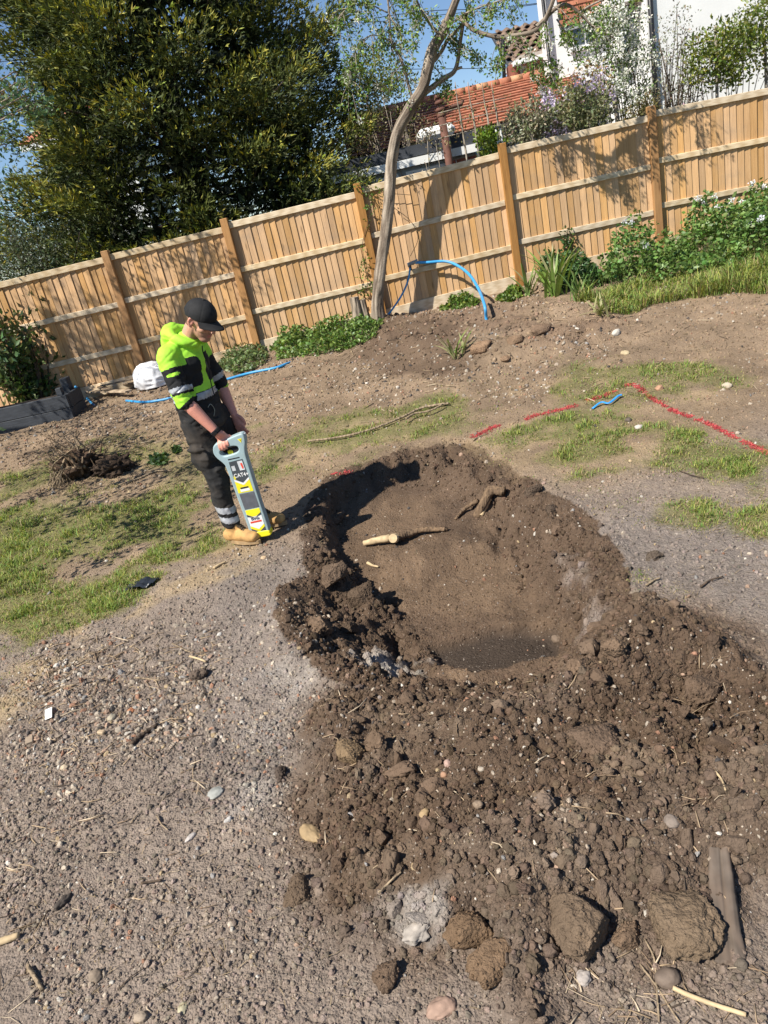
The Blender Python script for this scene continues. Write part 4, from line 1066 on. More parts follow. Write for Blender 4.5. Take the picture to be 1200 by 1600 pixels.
def build_cat():
    root = empty('cable_detector', tuple(CAT_O)); tag(root, 'grey-blue handheld cable locator with yellow foot held upright by the worker', 'detector')
    grey = pm('grey_blue_plastic', (.30, .40, .42), rough=.45, var=.1, sc=12, bs=.1, bsc=300, bd=.0006, dirt=.30)
    yel = pm('yellow_plastic', (.80, .70, .02), rough=.45, var=.1, bs=0, dirt=.25); dark = pm('dark_panel', (.055, .065, .075), rough=.5, var=.15, bs=0)
    wht = pm('white_print', (.75, .75, .73), rough=.5, var=.08, bs=0); red = pm('red_print', (.65, .06, .03), rough=.5, var=.1, bs=0); blk = pm('black_rubber', (.02, .02, .022), rough=.7)
    pad = pm('grey_pad', (.10, .105, .12), rough=.6, var=.2, sc=30)
    navy = pm('navy_print', (.03, .03, .10), rough=.5, bs=0); lg = pm('light_grey_print', (.55, .57, .58), rough=.5, bs=0)
    outer = smooth_loop([(-.062, .015), (-.064, .10), (-.069, .30), (-.074, .50), (-.085, .545), (-.118, .590), (-.128, .625), (-.112, .662), (-.070, .676), (0, .688), (.080, .702), (.104, .696), (.100, .655), (.082, .610), (.074, .560), (.072, .48), (.067, .25), (.062, .015), (.0, .012)], 5)
    inner = smooth_loop([(-.098, .605), (-.075, .582), (-.02, .582), (.030, .590), (.054, .610), (.050, .640), (.010, .652), (-.05, .645), (-.090, .632)], 5)
    curve_solid('body', [outer, inner], .022, .009, grey, root, lambda a, b, c: CATP(a, b, c))
    # rear battery hump and side ridge
    mb = MB(); mb.box((0, 0, 0), (.10, .05, .42), bev=.012); V = [CATP(x, .26 + z, -.045 - y*.7) for x, y, z in mb.v]; mk('rear_housing', V, mb.f, grey, root)
    curve_solid('foot', [smooth_loop([(-.066, .0), (-.068, .012), (-.055, .026), (.055, .026), (.068, .012), (.066, .0), (0, -.002)], 4)], .028, .008, yel, root, lambda a, b, c: CATP(a, b, c))
    curve_solid('grip', [smooth_loop([(-.088, .652), (-.04, .664), (.03, .672), (.03, .645), (-.04, .640), (-.085, .634)], 4)], .020, .008, blk, root, lambda a, b, c: CATP(a, b + .001, c))
    # switch cluster inside the opening
    mb = MB(); mb.box((0, 0, 0), (.075, .03, .030), bev=.006); mk('trigger', [CATP(x*.55 - .022, .600 + z, .004 - y*.5) for x, y, z in mb.v], mb.f, yel, root)
    mk('control_block', [CATP(x + .022, .604 + z*1.2, .002 - y*.6) for x, y, z in mb.v], mb.f, blk, root)
    Z = .0315
    def plate(name, pts, m, v=Z, t=.0008): return curve_solid(name, [pts], t, 0, m, root, lambda a, b, c: CATP(a, b, v + c))
    plate('panel', [(-.050, .545), (.052, .550), (.054, .425), (.003, .392), (-.054, .425)], dark)
    plate('slot', [(-.05, .566), (.035, .568), (.035, .561), (-.05, .559)], blk)
    plate('sticker', [(-.043, .515), (-.018, .516), (-.018, .483), (-.043, .482)], lg, Z+.0012)
    plate('sticker', [(.008, .540), (.046, .541), (.047, .478), (.010, .477)], lg, Z+.0012)
    plate('sticker', [(.026, .525), (.040, .526), (.042, .488), (.031, .487)], red, Z+.0022)
    text_part('CAT4+', .036, .008, .446, Z+.0014, wht, root, bold=.0004); text_part('g', .030, -.045, .440, Z+.0014, yel, root, bold=.0012)
    plate('chevron', [(-.054, .424), (.003, .391), (.054, .424), (.054, .410), (.003, .376), (-.054, .410)], wht, Z+.0003)
    plate('panel', [(-.054, .409), (.003, .375), (.054, .409), (.056, .325), (-.056, .325)], yel)
    plate('sticker', [(-.030, .362), (.030, .364), (.030, .353), (-.030, .351)], blk, Z+.0013)
    plate('sticker', [(-.034, .349), (.034, .351), (.034, .334), (-.034, .332)], wht, Z+.0013)
    plate('pad', [(-.052, .318), (.058, .320), (.060, .208), (-.050, .205)], pad)
    plate('panel', [(-.050, .198), (.056, .200), (.056, .170), (.004, .140), (-.050, .168)], yel)
    plate('chevron', [(-.050, .166), (.004, .138), (.056, .168), (.056, .152), (.004, .128), (-.050, .150)], dark)
    plate('sticker', [(-.050, .146), (.056, .149), (.054, .085), (.006, .052), (-.050, .083)], wht)
    text_part('Boels', .029, .004, .130, Z+.0012, navy, root, bold=.0008)
    plate('sticker', [(-.040, .113), (.044, .116), (.044, .104), (-.040, .101)], red, Z+.0012)
    plate('chevron', [(-.050, .082), (.006, .051), (.054, .084), (.054, .066), (.006, .034), (-.050, .064)], yel, Z+.0004)
    plate('panel', [(-.050, .063), (.006, .033), (.054, .065), (.054, .026), (-.050, .024)], dark)
    tri = [(.062, .682), (.092, .684), (.080, .656)]
    plate('warning_triangle', tri, yel); plate('warning_mark', [(.077, .680), (.080, .680), (.081, .668), (.078, .668)], blk, Z+.0012)
    mb = MB(); mb.tube([CATP(.092, .690, .0), CATP(.100, .708, .0)], [.022, .019], 12); mb.build('speaker_cap', lg, root)
    return root
build_cat()
build_person()
# ------------------------------------------------------------------ foliage helpers
def rot_basis(d, r):
    """orthonormal frames whose first axis is d (n,3)"""
    n = len(d); a = r.normal(size=(n, 3)); s = np.cross(d, a); s /= np.linalg.norm(s, axis=1)[:, None] + 1e-9
    return s, np.cross(d, s)
def unit(v): return v/(np.linalg.norm(v, axis=1)[:, None] + 1e-9)
def leaf_quads(c, d, ln, wd, r, col, fold=.25, side=None):
    """pointed leaves: base, two sides, tip, folded along the midrib (2 tris)"""
    n = len(c); s, u = rot_basis(d, r)
    if side is not None: s = side; u = np.cross(d, s)
    ln = np.broadcast_to(ln, n)[:, None]; wd = np.broadcast_to(wd, n)[:, None]
    V = np.stack([c, c + d*ln*.5 + s*wd*.5 + u*wd*fold, c + d*ln, c + d*ln*.5 - s*wd*.5 + u*wd*fold], 1).reshape(-1, 3)
    i = np.arange(n)*4
    F = np.concatenate([np.stack([i, i+1, i+2], 1), np.stack([i, i+2, i+3], 1)])
    return V, F, np.repeat(col, 4, 0)
def merge(parts):
    V = []; F = []; C = []; o = 0
    for v, f, c in parts:
        V.append(v); F.append(f + o); C.append(c); o += len(v)
    return np.concatenate(V), np.concatenate(F), np.concatenate(C)
def shade(base, n, r, lo=.6, hi=1.25, hue=.08):
    return np.clip(np.asarray(base)[None]*r.uniform(lo, hi, (n, 1))*(1 + hue*r.normal(size=(n, 3))), .004, .9)
M_LEAF = vcolmat('leaf', rough=.45, var=0., bs=0, trans=.28, spec=.45)
M_CONIF = vcolmat('conifer_spray', rough=.65, var=0., bs=0, trans=.12, spec=.3)
M_PETAL = vcolmat('petal', rough=.6, var=0., bs=0, trans=.3, spec=.3)
def barkmat(name, c1, c2, sc=7.):
    m, N, L, b = newmat(name); v = coords(N, L, 'Object', (1, 1, .22))
    n1 = noise(N, L, v, sc, 6, .65); w = nd(N, 'ShaderNodeTexVoronoi', Scale=sc*2.2); L.new(v, w.inputs['Vector'])
    f = math_(N, L, 'ADD', math_(N, L, 'MULTIPLY', n1, .7), math_(N, L, 'MULTIPLY', w.outputs['Distance'], .45))
    L.new(ramp(N, L, f, [(.3, c2), (.75, c1)]), b.inputs['Base Color']); b.inputs['Roughness'].default_value = .9; b.inputs['Specular IOR Level'].default_value = .15
    bump(N, L, b, f, 1., .03); return m
M_BARK = barkmat('bark_grey_brown', (.36, .29, .22), (.035, .026, .020), 13.)
M_BARKP = barkmat('bark_pale', (.38, .33, .27), (.16, .13, .10), 14.)
M_BARKD = barkmat('bark_dark', (.10, .075, .055), (.03, .022, .017), 9.)

# ------------------------------------------------------------------ big conifer behind the fence
def build_conifer():
    r = np.random.default_rng(41)
    base = P(305, 328, 14.6); bx, by = base.x, base.y; bz = float(base_z(np.array([bx]), np.array([by]))[0])
    root = empty('conifer_tree', (bx, by, bz)); tag(root, 'huge dark conifer with yellow-green tips rising behind the left fence', 'tree')
    mb = MB(); mb.tube([(bx, by, bz-.2), (bx+.1, by, bz+3), (bx, by+.1, bz+7), (bx, by, bz+11)], [.34, .28, .17, .04], 12); mb.build('trunk', M_BARKD, root, True)
    # branches leave the trunk, reach out and lift; each ends in a ragged frond
    parts = []; limbs = MB()
    nb = 430
    for k in range(nb):
        h = .25 + 10.5*(k/nb)**1.05 + r.uniform(-.2, .2)
        prof = np.interp(h, [0, .6, 1.5, 3.0, 5.0, 7.5, 11], [2.9, 3.35, 3.6, 3.5, 2.95, 1.8, .3])
        az = k*2.39996 + r.uniform(-.4, .4)
        if math.sin(az) > .55 and r.uniform() < .6: continue              # the side nobody can see stays thin
        R = prof*r.uniform(.72, 1.12)
        if math.cos(az) < -.5 and 3.3 < h < 5.4: R *= .74
        if math.sin(az) < -.05 and h < 3.2: R = min(R, 2.55/(-math.sin(az)))
        d = np.array([math.cos(az), math.sin(az), 0]); p0 = np.array([bx, by, bz + h])
        tip = p0 + d*R + np.array([0, 0, R*r.uniform(.02, .30)])
        midp = p0 + d*R*.55 + np.array([0, 0, -R*.02])
        if R > .5: limbs.tube([p0, midp, p0*.15+tip*.85], [.035, .02, .008], 5)
        n = int(380*(.5+R/3.2)); t = r.uniform(.22, 1, n)**.62
        ax = (1-t)[:, None]**2*p0 + 2*((1-t)*t)[:, None]*midp + (t**2)[:, None]*tip
        wdt = .16 + .62*np.sin(np.clip((1.12-t)*2.2, 0, 3.14))*min(1, R/2.5)
        sidev = np.array([-d[1], d[0], 0])
        off = r.normal(size=(n, 1))*sidev*wdt[:, None]*.55 + r.normal(size=(n, 1))*np.array([0, 0, 1.])*wdt[:, None]*.24
        c = ax + off
        dirv = unit(d[None]*.75 + off*1.2/wdt[:, None]*.6 + np.array([0, 0, .35]) + .35*r.normal(size=(n, 3)))
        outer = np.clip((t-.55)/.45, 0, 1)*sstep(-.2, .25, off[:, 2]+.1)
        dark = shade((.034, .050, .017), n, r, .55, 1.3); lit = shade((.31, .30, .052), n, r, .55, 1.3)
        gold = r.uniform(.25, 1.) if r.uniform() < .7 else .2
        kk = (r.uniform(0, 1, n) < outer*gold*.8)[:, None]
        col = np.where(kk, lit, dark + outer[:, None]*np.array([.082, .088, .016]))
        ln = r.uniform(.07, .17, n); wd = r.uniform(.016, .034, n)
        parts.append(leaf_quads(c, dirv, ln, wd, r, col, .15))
        # side twigs of each spray
        s, u = rot_basis(dirv, r)
        for sg in (-1, 1):
            q = r.uniform(0, 1, n) < .65
            dd = unit(dirv[q]*.75 + sg*s[q]*.6); parts.append(leaf_quads(c[q] + dirv[q]*ln[q, None]*.3, dd, ln[q]*.62, wd[q]*.8, r, col[q]*1.05, .15))
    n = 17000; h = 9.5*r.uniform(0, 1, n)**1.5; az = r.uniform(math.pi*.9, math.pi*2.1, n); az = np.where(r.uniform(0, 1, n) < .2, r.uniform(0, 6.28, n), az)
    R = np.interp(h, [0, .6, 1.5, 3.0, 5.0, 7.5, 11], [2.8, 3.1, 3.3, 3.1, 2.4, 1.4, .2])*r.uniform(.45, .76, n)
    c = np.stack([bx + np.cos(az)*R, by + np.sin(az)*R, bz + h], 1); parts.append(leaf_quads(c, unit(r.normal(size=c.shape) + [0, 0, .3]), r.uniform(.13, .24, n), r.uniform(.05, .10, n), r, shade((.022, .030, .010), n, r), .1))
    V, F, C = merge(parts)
    mk('crown', V, F, M_CONIF, root, col=C); limbs.build('limbs', M_BARKD, root)
build_conifer()

# ------------------------------------------------------------------ broadleaf builders
def clump_leaves(centers, rad, n_each, size, base, r, flat=.8, hang=0., hue=.1, tips=None):
    c = np.repeat(np.asarray(centers), n_each, 0); n = len(c); rr = np.repeat(np.broadcast_to(rad, len(centers)), n_each)
    o = r.normal(size=(n, 3))*np.array([1, 1, flat]); o = unit(o)*(r.uniform(.15, 1, (n, 1))**.6)
    d = unit(o*.8 + .8*r.normal(size=(n, 3))*.6 + np.array([0, 0, .25 - hang]))
    col = shade(base, n, r, .55, 1.3, hue)
    if tips is not None: k = r.uniform(0, 1, n) < .25; col[k] = shade(tips, k.sum(), r, .7, 1.2, hue)
    ln = size*r.uniform(.65, 1.3, n)
    return leaf_quads(c + o*rr[:, None], d, ln, ln*r.uniform(.45, .65, n), r, col, .2)
def clump_flowers(centers, rad, n_each, size, base, r):
    c = np.repeat(np.asarray(centers), n_each, 0); n = len(c)
    o = unit(r.normal(size=(n, 3)))*np.repeat(np.broadcast_to(rad, len(centers)), n_each)[:, None]*r.uniform(.3, 1, (n, 1))
    d = unit(o + .6*r.normal(size=(n, 3)) + np.array([0, -.3, .5]))
    return leaf_quads(c + o, d, size*r.uniform(.7, 1.2, n), size*r.uniform(.7, 1.1, n), r, shade(base, n, r, .8, 1.1, .03), .1)
def along(path, n, r, t0=.1):
    p = np.asarray(path); L = np.concatenate([[0], np.cumsum(np.linalg.norm(np.diff(p, axis=0), axis=1))])
    t = r.uniform(t0, 1, n)*L[-1]; return np.stack([np.interp(t, L, p[:, k]) for k in range(3)], 1)

def bark_trunk(name, path, rad, parent, seed=1, n=40, c1=(.46, .385, .30), c2=(.12, .092, .070), ridge=.16):
    """trunk with furrowed bark running along it"""
    path = np.asarray(path); Ls = np.concatenate([[0], np.cumsum(np.linalg.norm(np.diff(path, axis=0), axis=1))]); m = max(8, int(Ls[-1]/.022))
    t = np.linspace(0, Ls[-1], m); p = np.stack([np.interp(t, Ls, path[:, k]) for k in range(3)], 1); rr = np.interp(t, Ls, rad)
    tg = np.gradient(p, axis=0); tg = unit(tg); nn = np.array([0, -1., 0]); V = []; C = []
    a = np.linspace(0, 2*np.pi, n, endpoint=False)
    for i in range(m):
        nn = nn - tg[i]*(nn @ tg[i]); nn /= np.linalg.norm(nn); b = np.cross(tg[i], nn)
        q = np.stack([np.cos(a)*2.6, np.sin(a)*2.6, np.full(n, t[i]*2.6)], 1)
        h = 1 - 2*np.abs(vnoise3(q + seed, seed)); h2 = 1 - 2*np.abs(vnoise3(q*np.array([2.3, 2.3, 2.0]) + 5, seed+1)); h3 = vnoise3(q*np.array([.5, .5, 1.2]), seed+2)
        d = .6*h + .4*h2
        V.append(p[i] + (np.cos(a)[:, None]*nn + np.sin(a)[:, None]*b)*(rr[i]*(1 - ridge*np.maximum(d, 0) + .10*h3))[:, None])
        k = np.clip(.55 - .7*d + .25*h3, 0, 1)[:, None]; C.append(np.array(c2)*(1-k) + np.array(c1)*k)
    V = np.concatenate(V); C = np.concatenate(C)
    i = (np.arange(m-1)[:, None]*n + np.arange(n)[None]); j = (np.arange(m-1)[:, None]*n + (np.arange(n)[None]+1) % n)
    return mk(name, V, np.stack([i, j, j+n, i+n], -1).reshape(-1, 4), M_BARKV, parent, col=C, smooth=True)
M_BARKV = vcolmat('furrowed_bark', rough=.9, var=.3, sc=40, bs=.6, bsc=60, bd=.01, spec=.12)
# leaning hawthorn in front of the fence
def build_hawthorn():
    r = np.random.default_rng(52)
    D = fy(.6) - .42
    b = P(590, 497, D); bz = gz(b.x, b.y)
    root = empty('leaning_tree', (b.x, b.y, bz)); tag(root, 'leaning bare-trunked hawthorn with white blossom in front of the fence', 'tree')
    def W(px, py, dd=0.): return np.array(P(px, py, D + dd))
    trunk = spline([(b.x, b.y, bz-.15), W(590, 470), W(594, 420), W(603, 360), W(609, 300), W(612, 250, -.02), W(622, 205, -.05), W(642, 168, -.08), W(660, 140, -.1), W(668, 110, -.1), W(676, 78, -.1), W(692, 50, -.15), W(707, 15, -.2), W(722, -30, -.25), W(740, -110, -.3)], 5)
    tr_ = np.interp(np.linspace(0, 1, len(trunk)), [0, .08, .3, .5, .62, .72, .85, 1], [.118, .090, .077, .077, .074, .072, .056, .030])
    bark_trunk('trunk', trunk, tr_, root, 3)
    tw = MB(); leafc = []; flo = []
    def branch(pts, r0, r1, nl, spread, fl=.3, sub=True, drop=.0, name='limb'):
        p = spline(pts, 6); r0 *= .75; r1 *= .75
        if r0 > .018: bark_trunk(name, p, np.linspace(r0, r1, len(p)), root, int(r0*1e4), 16)
        else: m_ = MB(); m_.tube(p, np.linspace(r0, r1, len(p)), 6, wob=.08); m_.build(name, M_BARKP, root, True)
        c = along(p, nl, r, .25)
        for q in c:
            dv = unit(r.normal(size=(1, 3)))[0]*spread*r.uniform(.4, 1.1); dv[2] -= drop*r.uniform(.2, 1.2)
            e = q + dv; tw.tube([q, q*.5+e*.5 + np.array([0, 0, .04]), e], [.006, .004, .002], 4)
            for s in r.uniform(.35, 1, 3): leafc.append(q + dv*s)
            if r.uniform() < fl: flo.append(e)
    # right-hand fork over the fence and big right bough
    branch([W(654, 152), W(690, 125), W(712, 108), W(720, 60, -.1), W(726, 20, -.2)], .050, .030, 8, .18)
    branch([W(712, 108), W(722, 105)], .03, .022, 0, .1)
    branch([W(678, 95), W(690, 80), W(700, 62), W(722, 38, -.1), W(735, 10, -.2)], .040, .022, 10, .20)
    branch([W(720, 30, -.2), W(742, 48, -.3), W(775, 57, -.4), W(800, 56, -.5), W(832, 50, -.6), W(850, 35, -.6), W(866, -5, -.7), W(880, -60, -.7)], .034, .040, 14, .26, .6, drop=.3)
    branch([W(838, 42, -.6), W(878, 8, -.6), W(905, 20, -.6), W(925, 40, -.6), W(960, 60, -.5)], .034, .012, 12, .28, .7, drop=.25)
    branch([W(905, 20, -.6), W(930, 5, -.6), W(1000, -25, -.6)], .02, .010, 14, .40, .5)
    branch([W(870, 30, -.6), W(895, 70, -.5), W(905, 110, -.5)], .014, .006, 12, .16, .2, drop=.1)
    branch([W(800, 56, -.5), W(812, 75, -.5), W(850, 95, -.5), W(862, 125, -.5)], .016, .006, 20, .22, .4, drop=.2)
    branch([W(780, 57, -.4), W(782, 85, -.4), W(776, 110, -.4)], .010, .004, 8, .10, .2, drop=.1)
    branch([W(712, 75, -.1), W(735, 80, -.1), W(752, 100, -.1)], .010, .004, 9, .08, .4)
    # thin leader on the left with hanging sprays
    branch([W(646, 160), W(640, 140), W(628, 95), W(612, 65), W(608, 20), W(602, -40)], .030, .014, 46, .42, .35, drop=.25)
    branch([W(690, 60, -.15), W(660, 20, -.2), W(640, -30, -.3)], .028, .014, 26, .42, .35, drop=.3)
    branch([W(612, 65), W(580, 55), W(555, 80), W(545, 130)], .012, .005, 32, .26, .4, drop=.3)
    branch([W(606, 20), W(570, 5), W(540, 15), W(528, 40)], .012, .005, 30, .28, .5, drop=.25)
    branch([W(700, 40, -.15), W(715, 30, -.2), W(740, 15, -.3), W(800, -5, -.4)], .022, .010, 26, .34, .4, drop=.2)
    branch([W(672, 98), W(690, 120), W(697, 152)], .008, .004, 10, .10, .3)
    # boughs above the picture: they shade the fence on the right
    for k in range(2):
        a = r.uniform(-.6, 1.2); st = trunk[-6 + k % 5]
        e = st + np.array([math.cos(a)*1.6, math.sin(a)*1.2 - .3, r.uniform(.3, 1.1)])
        branch([st, st*.5+e*.5 + np.array([0, 0, .25]), e], .035, .010, 20, .4, .4, drop=.2)
    for k in range(0):
        e = W(920 + 60*k, -60 - 30*(k % 2), -.8 - .2*k); st = W(866, -5, -.7)
        branch([st, st*.5+e*.5 + np.array([0, 0, .2]), e], .03, .010, 24, .45, .5, drop=.3)
    tw.build('twigs', M_BARKP, root)
    V, F, C = clump_leaves(np.array(leafc), .070, 8, .044, (.13, .215, .045), r, 1., .15, tips=(.25, .34, .08))
    mk('crown', V, F, M_LEAF, root, col=C)
    flo = flo[::2]; V, F, C = clump_flowers(np.array(flo), .07, 22, .026, (.78, .78, .70), r); o = mk('blossom', V, F, M_PETAL, root, col=C)
    # ivy-ish suckers at the foot
    mb = MB()
    # old split stump beside it
    q = P(566, 500, D + .12); z0 = gz(q.x, q.y)
    st = empty('tree_stump', (q.x, q.y, z0)); tag(st, 'short split grey stump against the leaning tree', 'stump')
    for k, (dx, h, rd) in enumerate(((-.05, .40, .075), (.055, .34, .065), (.0, .28, .06))):
        mb = MB(); mb.tube([(q.x+dx*1.2, q.y + .03*k, z0-.1), (q.x+dx, q.y+.03*k, z0+h*.5), (q.x+dx*.9, q.y+.03*k, z0+h)], [rd*1.2, rd, rd*.85], 12, wob=.12); mb.build('stem', M_BARK, st)
build_hawthorn()

def stem_tree(name, label, cat, base, stems, leaves, leafcol, size, n_each, rad, bark, seed, flowers=None, flat=.8, hang=0., hue=.1, tips=None, crown='crown', group=None):
    """stems: list of (points, r0, r1); leaves: cluster centres"""
    r = np.random.default_rng(seed); root = empty(name, tuple(base)); tag(root, label, cat, group)
    for pts, r0, r1 in stems:
        p = spline(pts, 4) if len(pts) > 2 else np.array(pts); mb = MB(); mb.tube(p, np.linspace(r0, r1, len(p)), 7, wob=.06); mb.build('stem', bark, root, True)
    V, F, C = clump_leaves(np.asarray(leaves), rad, n_each, size, leafcol, r, flat, hang, hue, tips); mk(crown, V, F, M_LEAF, root, col=C)
    if flowers: V, F, C = clump_flowers(np.asarray(flowers[0]), flowers[1], flowers[2], flowers[3], flowers[4], r); mk('blossom', V, F, M_PETAL, root, col=C)
    return root
def blob_points(c, rad, n, seed, shell=.5):
    r = np.random.default_rng(seed); o = unit(r.normal(size=(n, 3)))*(shell + (1-shell)*r.uniform(0, 1, (n, 1)))
    lump = 1 + .25*vnoise3(o*2.3 + seed, seed)[:, None]
    return np.asarray(c) + o*np.asarray(rad)*lump
def build_left_tree():
    # trunk stands left of the picture; its crown hangs in at the edge and dapples the fence
    r = np.random.default_rng(61)
    b = np.array([-7.4, 9.4, 0.]); b[2] = base_z(b[:1], b[1:2])[0]
    stems = [([b - [0, 0, .2], b + [.1, 0, 1.6], b + [.5, .1, 3.2], b + [.6, .2, 5.2]], .17, .06)]
    cl = []
    for k in range(24):
        a = r.uniform(-.9, .9) if k % 3 else r.uniform(0, 6.28); h = r.uniform(1.9, 4.9); st = b + np.array([.35, .05, h*.8])
        L = r.uniform(.9, 2.1); e = st + np.array([math.cos(a)*L, math.sin(a)*L*.7, h*.25 + r.uniform(-.3, .5)])
        stems.append(([st, st*.5+e*.5+[0, 0, .15], e], .035, .008))
        for _ in range(13): cl.append(e*(.5+.5*r.uniform()) + st*0 + (st-e)*0 + (1-(.5+.5*r.uniform()))*0 + r.normal(size=3)*.28)
    cl += list(blob_points((-6.7, 9.0, 5.6), (1.5, .8, 1.0), 120, 63, .1))
    for k in range(9): stems.append(([b + [.5, .1, 3.6], np.array([-7., 9.1, 4.6]), np.array([-6.7, 9.0, 5.6]) + r.normal(size=3)*[.9, .4, .6]], .03, .006))
    # the part that shows at the edge of the picture
    for px, py in [(10, 110), (35, 130), (15, 160), (50, 165), (30, 190), (5, 210), (60, 150), (20, 235), (5, 270), (12, 300), (0, 330), (8, 180), (40, 145), (65, 175), (3, 360)]:
        for _ in range(3): cl.append(np.array(P(px - 12, py, 10.4 + r.uniform(-.4, .4))) + r.normal(size=3)*.10)
        stems.append(([b + [.5, .1, 2.6], np.array(P(px-50, py+5, 10.2)), np.array(P(px-12, py, 10.4))], .014, .004))
    def hid(q): a_ = proj([tuple(q)])[0]; return a_[0] < 72 or a_[1] < -20 or (a_[0] < 160 and a_[1] < 60)
    cl = [q for q in cl if hid(q)]; stems = [t_ for t_ in stems if hid(t_[0][-1])]
    stem_tree('garden_tree', 'pale green broadleaf tree hanging in at the left edge above the fence', 'tree', b, stems, cl, (.085, .15, .06), .062, 22, .16, M_BARK, 62, tips=(.17, .25, .12))
build_left_tree()
def build_laurel():
    r = np.random.default_rng(71)
    c = G(66, 648); z0 = gz(c.x, c.y); b = np.array([c.x-.16, c.y+.36, z0])
    stems = []; cl = []
    for k in range(18):
        a = r.uniform(0, 6.28); top = b + np.array([math.cos(a)*.45, math.sin(a)*.35, r.uniform(.8, 2.0)])
        stems.append(([b + [math.cos(a)*.08, math.sin(a)*.08, -.05], (b+top)/2 + [math.cos(a)*.1, 0, 0], top], .02, .006))
        for t in np.linspace(.2, 1, 9): cl.append(b*(1-t) + top*t + r.normal(size=3)*.11)
    stem_tree('laurel_shrub', 'glossy evergreen shrub growing in the dark raised bed at the left edge', 'shrub', b, stems, cl, (.06, .10, .028), .10, 15, .17, M_BARKD, 72, tips=(.15, .20, .06))
build_laurel()

